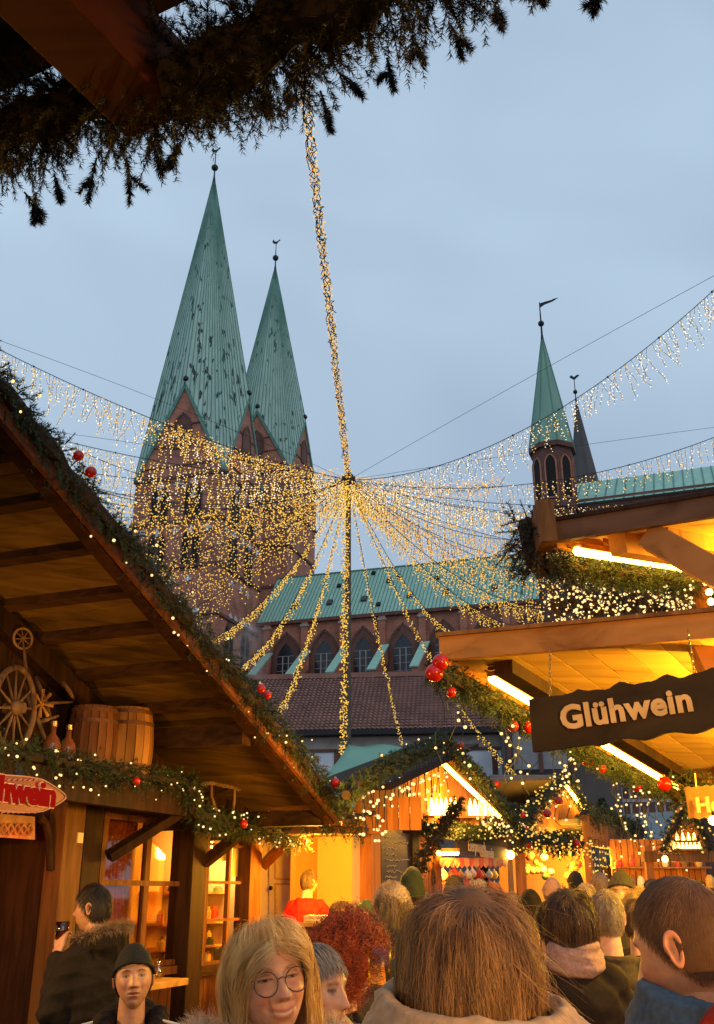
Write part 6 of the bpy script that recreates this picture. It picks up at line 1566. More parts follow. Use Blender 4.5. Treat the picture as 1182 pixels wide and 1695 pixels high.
def skin_mat(name, col):
    m, n, b = new_mat(name)
    at = n.nodes.new('ShaderNodeAttribute'); at.attribute_name = 'paint'; mx_ = n.nodes.new('ShaderNodeMix'); mx_.data_type = 'RGBA'; mx_.blend_type = 'MULTIPLY'; mx_.inputs[0].default_value = 1
    tcn = n.nodes.new('ShaderNodeTexCoord'); nn = n.nodes.new('ShaderNodeTexNoise'); nn.inputs['Scale'].default_value = 45; nn.inputs['Detail'].default_value = 6
    rp = n.nodes.new('ShaderNodeValToRGB'); rp.color_ramp.elements[0].color = (col[0] * .88, col[1] * .78, col[2] * .75, 1); rp.color_ramp.elements[1].color = (*col, 1); rp.color_ramp.elements[0].position = .35; rp.color_ramp.elements[1].position = .6
    n.links.new(tcn.outputs['Object'], nn.inputs['Vector']); n.links.new(nn.outputs[0], rp.inputs[0]); n.links.new(rp.outputs[0], mx_.inputs[6]); n.links.new(at.outputs['Color'], mx_.inputs[7])
    n.links.new(mx_.outputs[2], b.inputs['Base Color']); b.inputs['Roughness'].default_value = .48
    b.inputs['Subsurface Weight'].default_value = .12; b.inputs['Subsurface Radius'].default_value = (.012, .005, .003); b.inputs['Subsurface Scale'].default_value = 1.0
    bn = n.nodes.new('ShaderNodeBump'); bn.inputs['Strength'].default_value = .25; bn.inputs['Distance'].default_value = .0006; nn2 = n.nodes.new('ShaderNodeTexNoise'); nn2.inputs['Scale'].default_value = 420
    n.links.new(tcn.outputs['Object'], nn2.inputs['Vector']); n.links.new(nn2.outputs[0], bn.inputs['Height']); n.links.new(bn.outputs[0], b.inputs['Normal'])
    return m
M['skin'] = skin_mat('skin_fair', (.66, .37, .23)); M['skin_tan'] = skin_mat('skin_tan', (.52, .29, .17))
def cloth(name, c1, c2=None, rough=.85, scale=60, bump=.3, sheen=.15):
    m = mat(name, c1, c2 or tuple(q * .65 for q in c1), rough=rough, scale=scale, bump=bump, sheen=0, spec=.2, bdist=.002, detail=6); return m
def hair_mat(name, c1, c2, rough=.52):
    m, n, b = new_mat(name)
    tcn = n.nodes.new('ShaderNodeTexCoord'); nn = n.nodes.new('ShaderNodeTexNoise'); nn.inputs['Scale'].default_value = 26; nn.inputs['Detail'].default_value = 4
    mpn = n.nodes.new('ShaderNodeMapping'); mpn.inputs['Scale'].default_value = (1, 1, .25); n.links.new(tcn.outputs['Object'], mpn.inputs[0]); n.links.new(mpn.outputs[0], nn.inputs['Vector'])
    rp = n.nodes.new('ShaderNodeValToRGB'); rp.color_ramp.elements[0].color = (*c2, 1); rp.color_ramp.elements[1].color = (*c1, 1); rp.color_ramp.elements[0].position = .36; rp.color_ramp.elements[1].position = .62
    n.links.new(nn.outputs[0], rp.inputs[0]); n.links.new(rp.outputs[0], b.inputs['Base Color']); b.inputs['Roughness'].default_value = rough; b.inputs['Specular IOR Level'].default_value = .35
    return m
def remesh(mb, name, mats, parent, voxel, smooth=3, disp=None, kind=None):
    o = mb.build(name, mats, parent, smooth=True)
    r = o.modifiers.new('r', 'REMESH'); r.mode = 'VOXEL'; r.voxel_size = voxel; r.use_smooth_shade = True
    if smooth:
        s_ = o.modifiers.new('s', 'SMOOTH'); s_.factor = .5; s_.iterations = smooth
    dg_ = bpy.context.evaluated_depsgraph_get(); me = bpy.data.meshes.new_from_object(o.evaluated_get(dg_))
    o.modifiers.clear(); old = o.data; o.data = me; bpy.data.meshes.remove(old)
    me.polygons.foreach_set('use_smooth', np.ones(len(me.polygons), dtype=bool))
    if disp is not None:
        n = len(me.vertices); co = np.empty(n * 3, dtype=np.float32); me.vertices.foreach_get('co', co); co = co.reshape(-1, 3); nr = np.empty(n * 3, dtype=np.float32)
        me.vertices.foreach_get('normal', nr); nr = nr.reshape(-1, 3); co = co + nr * disp(co)[:, None]; me.vertices.foreach_set('co', co.astype(np.float32).ravel()); me.update()
    return o
def wrinkle(seed, amp=.006, f=1.0):
    r = np.random.default_rng(seed); K = [(r.normal(size=3) * np.array([9, 9, 16]) * f * s, r.uniform(0, 6.28), a) for s, a in ((1, 1), (1.7, .7), (2.9, .45), (4.6, .25))]
    def fn(co):
        d = np.zeros(len(co)); w = np.sin(co @ (r.normal(size=3) * 4) + 1) * .8
        for k, p, a in K: d += a * (1 - 2 * np.abs(np.sin(co @ k + p + w)) ** .8)
        return d * amp * .5
    return fn
def quilt(seed, amp=.008, pitch=.07):
    w = wrinkle(seed, .004, 1.3)
    return lambda co: amp * (np.abs(np.sin(co[:, 2] * math.pi / pitch)) ** .5 - .6) + w(co)

def strands(mb, roots, tans, nrms, L, width, steer, segs=8, curl=0.0, curl_f=30.0, rng=None, taper=True):
    """ribbon strands; steer(p, d, t) -> new direction"""
    N = len(roots); p = roots.copy(); d = unit(tans.copy()); pts = [p.copy()]; ph = rng.uniform(0, 6.28, N); st = (L / segs)[:, None]
    side = unit(np.cross(d, nrms)); 
    for k in range(segs):
        d = unit(steer(p, d, (k + 1) / segs)); p = p + d * st
        q = p.copy()
        if curl:
            a = ph + curl_f * (k + 1) * st[:, 0]; s1 = unit(np.cross(d, nrms + 1e-6)); s2 = np.cross(d, s1)
            q = q + (s1 * np.cos(a)[:, None] + s2 * np.sin(a)[:, None]) * curl
        pts.append(q)
    A_ = np.stack(pts, 1)                                   # N, segs+1, 3
    T = np.gradient(A_, axis=1); W = unit(np.cross(T, nrms[:, None, :] + rng.normal(0, .35, (N, 1, 3))))
    w = (width * np.ones(N))[:, None, None] * (np.linspace(1, .15, segs + 1)[None, :, None] ** .6 if taper else 1)
    l, r_ = A_ - W * w / 2, A_ + W * w / 2
    Vv = np.stack([l, r_], 2).reshape(-1, 3); base = (np.arange(N) * (segs + 1) * 2)[:, None]; k = (np.arange(segs) * 2)[None]
    b = (base + k).ravel(); F_ = np.stack([b, b + 1, b + 3, b + 2], 1)
    mb.add(Vv, F_)

class Frame:
    def __init__(s, o, yaw, pitch=0, tilt=0):
        s.o = np.array(o, float)
        M_ = Matrix.Rotation(yaw, 3, 'Z') @ Matrix.Rotation(pitch, 3, 'X') @ Matrix.Rotation(tilt, 3, 'Y'); s.m = np.array(M_)
    def w(s, V_): return np.asarray(V_) @ s.m.T + s.o
    def l(s, V_): return (np.asarray(V_) - s.o) @ s.m
    def v(s, V_): return np.asarray(V_) @ s.m.T

def scalp(rng, N, zmin=-.1, front=.55, back=-.6):
    """points on the head ellipsoid where hair grows (local)"""
    out = []
    while len(out) < N:
        v = rng.normal(size=3); v /= np.linalg.norm(v); x, y, z = v
        # hairline: high in front, low at the back
        lim = np.interp(y, [-1, -.3, .2, .6, 1], [back, back * .9, zmin, front * .9, front + .12])
        if z > lim: out.append(v)
    return np.array(out)
HEADR = np.array([.076, .097, .119])

def cap_shell(fr, grow=.006, lim=None, lvl=4, col=None):
    D, F = ICO.setdefault(lvl, ico(lvl)); 
    l_ = lim or ([-1, -.3, .2, .6, 1], [-.62, -.55, -.1, .5, .66])
    keep = D[:, 2] > np.interp(D[:, 1], *l_)
    Vv = D * (HEADR + grow); fk = keep[F].all(1); used = np.unique(F[fk]); mp_ = -np.ones(len(D), int); mp_[used] = np.arange(len(used))
    return fr.w(Vv[used]), mp_[F[fk]]

def hand(mb, wrist, direc, palm_n, side, curl=.6, s=1.0):
    """palm and five fingers as tapered chains; direc = towards fingers, palm_n = palm facing"""
    f = Vector(direc).normalized(); n = Vector(palm_n); n = (n - f * n.dot(f)).normalized(); a = f.cross(n) * side
    w = Vector(wrist)
    mb.loft([], 4) if False else None
    for k in range(4): mb.capsule(w + a * (.006 * (k - 1.5)) * s, w + f * .085 * s + a * (.021 * (k - 1.5)) * s, .017 * s, .0125 * s, 8)
    for k, L in enumerate((.070, .078, .072, .056)):
        p = w + f * .085 * s + a * (.021 * (k - 1.5)) * s; d = f.copy(); ang = 0
        for j, (fr_, r0) in enumerate(((.45, .0095), (.32, .0088), (.23, .0078))):
            ang += curl * (.55 + .3 * j); dd = (f * math.cos(ang) + n * math.sin(ang)).normalized(); q = p + dd * L * fr_ * 1.05 * s
            mb.capsule(p, q, r0 * s, r0 * .92 * s, 8); p = q
    p = w + f * .02 * s - a * .03 * s; dd = (f * .6 - a * .62 + n * .45).normalized(); q = p + dd * .045 * s; mb.capsule(p, q, .013 * s, .0105 * s, 8)
    dd2 = (f * .75 - a * .05 + n * .75).normalized(); mb.capsule(q, q + dd2 * .032 * s, .0105 * s, .009 * s, 8)

def person(label, px, py, Y, yaw, hair='short', hc=((.10, .05, .02), (.04, .02, .01)), coat=(.03, .028, .025), coat_kind='coat', hat=None, hat_col=(.03, .03, .03), skin='skin', head_yaw=None, head_pitch=0.0, tilt=0.0,
           female=False, smile=0.0, near=0, hood=None, hood_fur=None, scarf=None, arms=None, build_w=1.0, extra_top=.0, wide=1.0, base_z=0.0, collar=None, trousers=(.03, .035, .05), hs=1.0, seed=None, hat_z=0, height=None, hide_hands=False, quilted=False, age=0.0):
    """px,py: where the top of the head stands in the picture survey, Y: ground distance"""
    seed = seed if seed is not None else int(px * 7 + py); rng = np.random.default_rng(seed)
    topp = P(px, py, Y); hth = topp.z - extra_top - base_z
    yaw_r = R(yaw); head_yaw_r = R(head_yaw if head_yaw is not None else yaw)
    HC = Vector((topp.x, topp.y, topp.z - extra_top - .119 * hs))
    fwd = Vector((-math.sin(yaw_r), math.cos(yaw_r), 0)); rt = Vector((math.cos(yaw_r), math.sin(yaw_r), 0))
    hf = Vector((-math.sin(head_yaw_r), math.cos(head_yaw_r), 0))
    fr = Frame(HC, head_yaw_r, R(head_pitch), R(tilt))
    t = thing('person', label, 'person', (topp.x, topp.y, base_z))
    lvl = {0: 4, 1: 5, 2: 6, 3: 7}[near]
    vox = {0: .014, 1: .009, 2: .007, 3: .007}[near]
    hv, hfc, hp = head_shape(lvl, female, smile, wide=wide, age=age); hv = hv * hs
    # ---- skeleton
    neck_b = HC - UP * .165 * hs - hf * .022 - fwd * .012; sh_z = neck_b.z - .055
    hip = Vector((neck_b.x, neck_b.y, base_z + (sh_z - base_z) * .58)) - fwd * .0; S_ = build_w
    shl = {}; el = {}; wr = {}
    for sd in (-1, 1):
        shl[sd] = Vector((neck_b.x, neck_b.y, sh_z - .01)) + rt * sd * .178 * S_
        el[sd] = shl[sd] + rt * sd * .05 - UP * .27 + fwd * .03; wr[sd] = el[sd] - UP * .14 + fwd * .19 - rt * sd * .05
        if arms and sd in arms: 
            e_, w_ = arms[sd]; el[sd] = shl[sd] + rt * e_[0] * sd + fwd * e_[1] + UP * e_[2]; wr[sd] = el[sd] + rt * w_[0] * sd + fwd * w_[1] + UP * w_[2]
    b = MB()
    if near < 1: b.add(fr.w(hv), hfc)
    b.capsule(neck_b - UP * .03, HC - UP * .07 * hs - hf * .018, .058 * S_, .052, 16)
    zz = lambda k: base_z + (sh_z - base_z) * k
    def ring(z, rx, ry, f_=0): return ((neck_b.x + fwd.x * f_, neck_b.y + fwd.y * f_, z), rx * S_, ry * S_, yaw_r)
    b.loft([ring(zz(.56), .15, .10), ring(zz(.66), .15, .105), ring(zz(.78), .15, .11, .01), ring(zz(.92), .17, .11, .01), ring(zz(.99), .13, .085), ring(zz(1.03), .06, .06)], 20)
    for sd in (-1, 1):
        b.capsule(shl[sd] - rt * sd * .03, el[sd], .045 * S_, .032, 10); b.capsule(el[sd], wr[sd], .032, .025, 10)
        hd = (wr[sd] - el[sd]).normalized()
        hand(b, wr[sd] + hd * .01, hd, -rt * sd + UP * .2, sd, .75)
        kn = Vector((hip.x, hip.y, base_z + .48 * (hip.z - base_z) + .03)) + rt * sd * .10 + fwd * .02; ft = Vector((hip.x, hip.y, base_z + .08)) + rt * sd * .11
        b.capsule(hip + rt * sd * .09, kn, .085, .058, 10); b.capsule(kn, ft, .056, .04, 10); b.capsule(ft - UP * .03, ft - UP * .035 + fwd * .16, .04, .03, 8)
    bo = remesh(b, 'body', M[skin], t, vox, 2)
    nb_ = len(bo.data.vertices)
    if near >= 1:
        me0 = bo.data; cb_ = np.empty(nb_ * 3, dtype=np.float32); me0.vertices.foreach_get('co', cb_); pf_ = np.array([tuple(p_.vertices) for p_ in me0.polygons])
        j = MB(); j.add(cb_.reshape(-1, 3) + np.array(ORIG[bo]), pf_); j.add(fr.w(hv), hfc); nm_ = j.mesh('body', ORIG[bo], True); nm_.materials.append(M[skin]); bo.data = nm_; bpy.data.meshes.remove(me0)
    # paint transfer in head space
    me = bo.data; n = len(me.vertices); co = np.empty(n * 3, dtype=np.float32); me.vertices.foreach_get('co', co); co = co.reshape(-1, 3) + np.array(ORIG[bo])
    loc = fr.l(co) / hs; ca = np.ones((n, 4), dtype=np.float32)
    if near >= 1: ca[nb_:, :3] = hp
    at = me.color_attributes.new('paint', 'FLOAT_COLOR', 'POINT'); at.data.foreach_set('color', ca.ravel())
    # ---- clothes
    cm = cloth('coat_cloth', coat) if not isinstance(coat, bpy.types.Material) else coat
    c = MB(); G = .030
    lowz = {'coat': .46, 'jacket': .54}.get(coat_kind, .5)
    if base_z: lowz = .5
    c.loft([ring(zz(lowz), .20, .155), ring(zz(.56), .195, .15), ring(zz(.66), .185, .145), ring(zz(.78), .188, .15, .01), ring(zz(.91), .205, .15, .005), ring(zz(.97), .175, .13), ring(zz(1.015), .105, .095), ring(zz(1.035), .085, .085)], 28)
    for sd in (-1, 1):
        c.capsule(shl[sd] - rt * sd * .05 - UP * .012, el[sd], .074 * S_, .068, 14); c.capsule(el[sd], wr[sd] - (wr[sd] - el[sd]).normalized() * .015, .068, .052, 14)
    if collar != 'none':
        cb = neck_b - UP * .02
        ring_ = [cb + rt * math.cos(a) * .082 * S_ + fwd * math.sin(a) * .078 + UP * (.012 - .028 * max(0, math.sin(a))) for a in np.linspace(0, 2 * math.pi, 25)]
        c.tube(ring_, .024 if collar != 'high' else .036, 10, cap=False)
        if collar == 'high':
            c.tube([q + UP * .035 for q in ring_], .028, 10, cap=False)
    if hood:
        hb = neck_b - fwd * .085 + UP * .0
        c.ball(hb + UP * .0 - fwd * .02, .105, 18, 12, sc=(1.15, .62, .95), mat=Matrix.Rotation(yaw_r, 3, 'Z'))
        for a in np.linspace(R(-20), R(200), 14):
            q = neck_b + rt * math.cos(a) * .115 - fwd * (math.sin(a) * .13) + UP * (.03 * math.sin(a) + .0)
            c.ball(q, .045, 10, 8)
    co_ = remesh(c, {'coat': 'coat', 'jacket': 'jacket'}.get(coat_kind, coat_kind), cm, t, .011 if near < 2 else .0085, 3, disp=(quilt(seed) if quilted else wrinkle(seed, .011 if near else .009)))
    tm = cloth('trouser_cloth', trousers); tr_ = MB()
    for sd in (-1, 1):
        kn = Vector((hip.x, hip.y, base_z + .48 * (hip.z - base_z) + .03)) + rt * sd * .10 + fwd * .02; ft = Vector((hip.x, hip.y, base_z + .12)) + rt * sd * .11
        tr_.capsule(hip + rt * sd * .085, kn, .105, .078, 12); tr_.capsule(kn, ft, .077, .065, 12)
    tr_.build('trousers', tm, t, smooth=True)
    for sd in (-1, 1):
        ft = Vector((hip.x, hip.y, base_z + .05)) + rt * sd * .11
        MB().capsule(ft, ft + fwd * .16 - UP * .008, .052, .045, 12).capsule(ft + UP * .08, ft, .056, .052, 12).build('boot', M['iron'], t, smooth=True)
    if hood_fur is not None:
        fb = MB(); N = 2600 if near else 1100; a = rng.uniform(R(-15), R(195), N); q = np.array(neck_b)[None] + np.array(rt)[None] * (np.cos(a) * .135)[:, None] - np.array(fwd)[None] * (np.sin(a) * .165)[:, None] + np.array([0, 0, 1])[None] * (.055 * np.sin(a) + .02)[:, None]
        nrm = unit(rng.normal(size=(N, 3)) + np.array([0, 0, .5])); q = q + nrm * .018
        strands(fb, q, nrm, unit(rng.normal(size=(N, 3))), rng.uniform(.02, .045, N), .0016 if near else .003, lambda p, d, tt: d + np.array([0, 0, -.15]), 4, rng=rng)
        fb.build('fur_trim', hair_mat('fur_trim_hair', hood_fur, tuple(x * .5 for x in hood_fur), .7), t, kind='stuff')
    # ---- hair
    hm = hair_mat('hair_' + hair, *hc)
    dark = tuple(x * .6 for x in hc[1]); base_m = mat('hair_base', hc[1], dark, rough=.8, scale=40)
    W = lambda v_: fr.w(v_)
    if hair in ('short', 'crop', 'fringe_bald'):
        N = {0: 1500, 1: 3500, 2: 12000, 3: 26000}[near]; L0, L1 = {'short': (.025, .05), 'crop': (.012, .024), 'fringe_bald': (.01, .025)}[hair]
        s_ = scalp(rng, N, zmin=-.02, front=.56, back=-.60)
        if hair == 'fringe_bald': s_ = s_[(s_[:, 2] < .55)]
        N = len(s_); rl = s_ * HEADR * hs * 1.0; nn = unit(s_ / HEADR)
        whirl = np.array([0, -.45, .9]); tg = unit(rl - whirl * .1) ; tg = unit(tg - nn * (tg * nn).sum(1, keepdims=True)); tg = tg + np.array([.15, 0, 0])
        d0 = unit(nn * .40 + tg * .9 + rng.normal(0, .13, (N, 3)))
        if near or hair != 'fringe_bald':
            v, f = cap_shell(fr, .002, ([-1, -.3, .2, .6, 1], [-.60, -.54, -.02, .50, .68]) if hair != 'fringe_bald' else None)
            if hair != 'fringe_bald': MB().add(v, f).build('hair_base', base_m, t, smooth=True)
        fb = MB(); Lr = rng.uniform(L0, L1, N) * np.interp(s_[:, 2], [-.6, .3, 1], [.45, .8, 1.15])
        def st(p, d, tt):
            lp = fr.l(p); n_ = unit(fr.v(unit(lp / HEADR))); return d + fr.v(np.broadcast_to(np.array([0, 0, 0]), (len(p), 3))) - n_ * (.35 * (d * n_).sum(1, keepdims=True)) + np.array([0, 0, -.12])
        strands(fb, W(rl), fr.v(d0), fr.v(nn), Lr, {0: .004, 1: .0024, 2: .0009, 3: .0007}[near], st, 5, rng=rng)
        fb.build('hair', hm, t, kind='stuff')
    elif hair in ('bob', 'long', 'blonde'):
        N = {0: 1500, 1: 6000, 2: 32000, 3: 24000}[near]
        v, f = cap_shell(fr, .010 if hair != 'blonde' else .008, ([-1, -.3, .2, .6, 1], [-.75, -.7, -.35, .42, .66] if hair != 'blonde' else [-.75, -.7, -.3, .50, .70])); MB().add(v, f).build('hair_base', base_m, t, smooth=True)
        s_ = scalp(rng, N, zmin=.1, front=.55, back=-.3); nn = unit(s_ / HEADR); rl = s_ * HEADR * hs
        part_x = {'blonde': .012, 'bob': -.01, 'long': 0}[hair]
        sx = np.sign(s_[:, 0] - part_x / .076 + rng.normal(0, .04, N)); sx[sx == 0] = 1
        lay = rng.uniform(.008, .024 if hair != 'bob' else .028, N)
        az = np.arctan2(s_[:, 0], s_[:, 1])               # 0 front
        crown = np.array([0, -.42, .90]); away = s_ - crown; wy = np.clip((s_[:, 1] + .15) / .4, 0, 1)[:, None]
        dirn = away / np.maximum(np.linalg.norm(away, axis=1, keepdims=True), .15) * (1 - .75 * wy) + np.stack([sx * .9, -.38 * np.ones(N) + rng.normal(0, .05, N), -.15 * np.ones(N)], 1) * wy + rng.normal(0, .10, (N, 3))
        dirn = unit(dirn - nn * (dirn * nn).sum(1, keepdims=True) + nn * .02)
        Lh = {'blonde': rng.uniform(.24, .33, N), 'bob': rng.uniform(.20, .30, N), 'long': rng.uniform(.30, .42, N)}[hair] * hs
        clump = rng.integers(0, 90, N); cd = rng.normal(0, 1, (90, 3))
        wind = np.array([.16, 0, 0]) if hair == 'bob' and near >= 2 else np.zeros(3)
        def st(p, d, tt):
            lp = fr.l(p); r_ = HEADR * hs + lay[:, None]; q = lp / r_; rr = np.linalg.norm(q, axis=1); n_ = unit(lp / (r_ ** 2))
            dl = d @ fr.m; grav = np.array([0, 0, -1.0]); below = np.clip((-lp[:, 2] - .01) / .05, 0, 1)[:, None]
            nd = dl * (1.2 - .7 * below) + grav * (.42 + .9 * below)
            inn = np.clip(1.0 - rr, -.25, 1)[:, None]; nd = nd + n_ * inn * 3.2 * (1 - below * .75)
            # keep the face free
            face = ((lp[:, 1] > (.025 if hair == 'blonde' else .045)) & (lp[:, 2] < (.085 if hair == 'blonde' else .055))); nd[:, 0] += np.where(face, np.sign(lp[:, 0] + 1e-5) * 1.1 * np.clip(((.070 if hair == 'blonde' else .062) - np.abs(lp[:, 0])) / .04, 0, 1), 0); nd[:, 1] -= np.where(face & (np.abs(lp[:, 0]) > .04), .45, 0)
            if hair == 'bob': nd[:, 1] += np.where(lp[:, 1] < 0, .10, 0) * below[:, 0] ; nd += cd[clump] * (.05 + .10 * tt) * np.sin(3 + 7.8 * tt + clump[:, None]) * 1.5 + np.array([0, 0, 0])
            else: nd += cd[clump] * .035; nd[:, 0] += sx * .10 * below[:, 0] * (1 - tt)
            out = unit(nd) @ fr.m.T
            out = out + wind * tt * (p[:, 0:1] > HC.x) * below + rng.normal(0, (.03 if hair != 'bob' else .035) * (.4 + tt), out.shape)
            return out
        fb = MB(); strands(fb, W(rl), fr.v(dirn), fr.v(nn), Lh, {0: .005, 1: .0022, 2: .00065, 3: .00075}[near], st, 14, rng=rng)
        if hair == 'bob' and near >= 2:      # flyaways
            M_ = 150; s2 = scalp(rng, M_, zmin=-.3, front=.5, back=-.6); s2[:, 0] = np.abs(s2[:, 0]) * np.where(rng.uniform(size=M_) < .8, 1, -1); n2 = unit(s2 / HEADR)
            strands(fb, W(s2 * (HEADR + .03)), fr.v(unit(n2 * .6 + np.array([.4, 0, -.9]) + rng.normal(0, .3, (M_, 3)))), fr.v(n2), rng.uniform(.05, .13, M_), .0009, lambda p, d, tt: d + np.array([.10, 0, -.10]) + rng.normal(0, .10, d.shape), 8, rng=rng)
        fb.build('hair', hm, t, kind='stuff')
    elif hair == 'curly':
        v, f = cap_shell(fr, .035, ([-1, -.3, .2, .6, 1], [-.8, -.75, -.35, .35, .6])); MB().add(v, f).build('hair_base', base_m, t, smooth=True)
        N = 3200; s_ = scalp(rng, N, zmin=-.25, front=.40, back=-.75); nn = unit(s_ / HEADR); rl = s_ * (HEADR + .018)
        fb = MB(); strands(fb, W(rl), fr.v(unit(nn + rng.normal(0, .5, (N, 3)))), fr.v(nn), rng.uniform(.05, .105, N), .0032, lambda p, d, tt: d + np.array([0, 0, -.18]) + rng.normal(0, .1, d.shape), 12, curl=.010, curl_f=330, rng=rng)
        fb.build('hair', hm, t, kind='stuff')
    # ---- hat
    if hat:
        hmn = cloth('hat_knit', hat_col, scale=120, bump=.6); hh = MB(); D, F = ICO.setdefault(5, ico(5))
        tall = {'beanie': 1.08, 'tall_beanie': 1.30, 'cap': 1.06, 'fur_hat': 1.18, 'pompom': 1.15}[hat]
        grow = {'beanie': .007, 'tall_beanie': .014, 'cap': .013, 'fur_hat': .020, 'pompom': .013}[hat]
        lim = ([-1, -.2, .3, 1], [-.32, -.12, .16, .36]) if hat != 'cap' else ([-1, -.2, .3, 1], [-.22, .06, .30, .44])
        Vv = D * (HEADR + grow); Vv[:, 2] = np.where(Vv[:, 2] > 0, Vv[:, 2] * tall, Vv[:, 2]); Vv[:, 1] -= np.clip(Vv[:, 2] - .06, 0, 1) * .25
        if hat != 'cap': Vv = Vv * (1 + .016 * np.sin(np.arctan2(D[:, 0], D[:, 1]) * 44) * np.clip(1.1 - D[:, 2], 0, 1) + .012 * np.sin(D[:, 2] * 9 + D[:, 0] * 7 + seed) + .01 * np.sin(D[:, 1] * 11 + seed * 2))[:, None]
        keep = D[:, 2] > np.interp(D[:, 1], *lim); fk = keep[F].all(1); used = np.unique(F[fk]); mp_ = -np.ones(len(D), int); mp_[used] = np.arange(len(used))
        o = MB().add(fr.w(Vv[used] * hs), mp_[F[fk]]).build('cap' if hat == 'cap' else 'hat', hmn, t, smooth=True); sd_ = o.modifiers.new('s', 'SOLIDIFY'); sd_.thickness = .006
        yy = np.linspace(0, 2 * math.pi, 37)
        br_ = []
        for a in yy:
            d_ = np.array([math.sin(a), math.cos(a)]); zl = np.interp(d_[1], *lim); rr = math.sqrt(max(0, 1 - zl * zl)); br_.append(Vector(fr.w(np.array([d_[0] * rr * (HEADR[0] + grow), d_[1] * rr * (HEADR[1] + grow), zl * (HEADR[2]) + .012]) * hs)))
        MB().tube(br_, .0065 if hat != 'cap' else .005, 8, cap=False).build('hat_brim', hmn, o, smooth=True)
        if hat == 'pompom': MB().ball(fr.w(np.array([0, -.02, .165])), .03, 12, 8).build('pompom', hmn, o, smooth=True)
        if hat == 'fur_hat':
            N = 2600; s2 = scalp(rng, N, zmin=.1, front=.35, back=-.1); n2 = unit(s2 / HEADR); fb = MB(); r0 = s2 * (HEADR + grow) * np.array([1, 1, 1.2]); strands(fb, fr.w(r0), fr.v(unit(n2 + rng.normal(0, .4, (N, 3)))), fr.v(n2), rng.uniform(.012, .028, N), .003, lambda p, d, tt: d, 3, rng=rng); fb.build('fur', hair_mat('hat_fur', hat_col, tuple(x * .6 for x in hat_col), .7), o, kind='stuff')
        if hat == 'cap':
            vz = MB(); prof = []
            for a in np.linspace(R(-52), R(52), 13): prof.append((math.sin(a) * .080, math.cos(a) * .105)); 
            lo_ = [fr.w(np.array([x, y, .058 - .0]) * hs) for x, y in prof]; out_ = [fr.w(np.array([x * 1.0, y + .045 * math.cos(i / 12 * math.pi - math.pi / 2), .045]) * hs) for i, (x, y) in enumerate(prof)]
            Vv = lo_ + out_; vz.add(Vv, [(i, i + 1, 13 + i + 1, 13 + i) for i in range(12)]); o2 = vz.build('visor', hmn, o, smooth=True); o2.modifiers.new('s', 'SOLIDIFY').thickness = .003
    if scarf is not None:
        s_ = MB()
        for k, (r_, dz, th_) in enumerate(((.092, .02, .034), (.10, -.015, .036), (.088, .05, .028))):
            s_.tube([neck_b + rt * math.cos(a) * r_ + fwd * math.sin(a) * r_ * .95 + UP * (dz + .012 * math.sin(a * 2 + k)) for a in np.linspace(0, 2 * math.pi, 29)], th_, 10, cap=False)
        remesh(s_, 'scarf', cloth('scarf_knit', scarf, scale=90), t, .009, 2, disp=wrinkle(seed + 5, .010, 1.6))
    t_info = dict(t=t, fr=fr, HC=HC, neck=neck_b, fwd=fwd, rt=rt, wr=wr, el=el, sh=shl, rng=rng, coat=co_, cm=cm)
    return t_info
# ------------------------------------------------------------------ the guests (yaw: 0 faces away, 180 towards the camera, 90 to the left)
# foreground ------------------------------------------------
# blonde woman with glasses
fur_m = cloth('cream_faux_fur_base', (.50, .36, .24), scale=40)
bw = person('smiling blonde woman with round glasses and a pale fur coat, nearest on the left', 448, 1520, 2.42, 196, 'blonde', ((.85, .60, .26), (.55, .36, .14)), fur_m, 'coat', female=True, smile=1.35, age=1.0, near=3, head_yaw=201, head_pitch=6, tilt=8, hs=1.0, extra_top=.012, collar='high', seed=11)
fr = bw['fr']
# glasses
gm_ = mat('glasses_frame', (.10, .05, .035), rough=.3); gl = MB()
for s_ in (-1, 1):
    c_ = np.array([s_ * .034, .101, -.003]); ringp = [Vector(fr.w(c_ + np.array([math.cos(a) * .0255, -abs(math.cos(a)) * .004 - (.006 if math.cos(a) * s_ > 0 else 0) * abs(math.cos(a)), math.sin(a) * .0245]))) for a in np.linspace(0, 2 * math.pi, 33)]
    gl.tube(ringp, .0013, 6, cap=False)
    gl.tube([Vector(fr.w(q)) for q in (np.array([s_ * .059, .093, .008]), np.array([s_ * .073, .06, .010]), np.array([s_ * .079, -.01, .008]))], .0013, 5)
gl.tube([Vector(fr.w(q)) for q in (np.array([-.009, .104, .003]), np.array([0, .107, .007]), np.array([.009, .104, .003]))], .0013, 6)
go = gl.build('glasses', gm_, bw['t'], smooth=True)
for s_ in (-1, 1):
    lens = [Vector(fr.w(np.array([s_ * .034 + math.cos(a) * .0245, .1, -.003 + math.sin(a) * .0235]))) for a in np.linspace(0, 2 * math.pi, 25)[:-1]]
    MB().add([tuple(q) for q in lens], [tuple(range(24))]).build('lens', glass_mat('spectacle_lens', (.97, .96, .94), 0.0, .1), go)
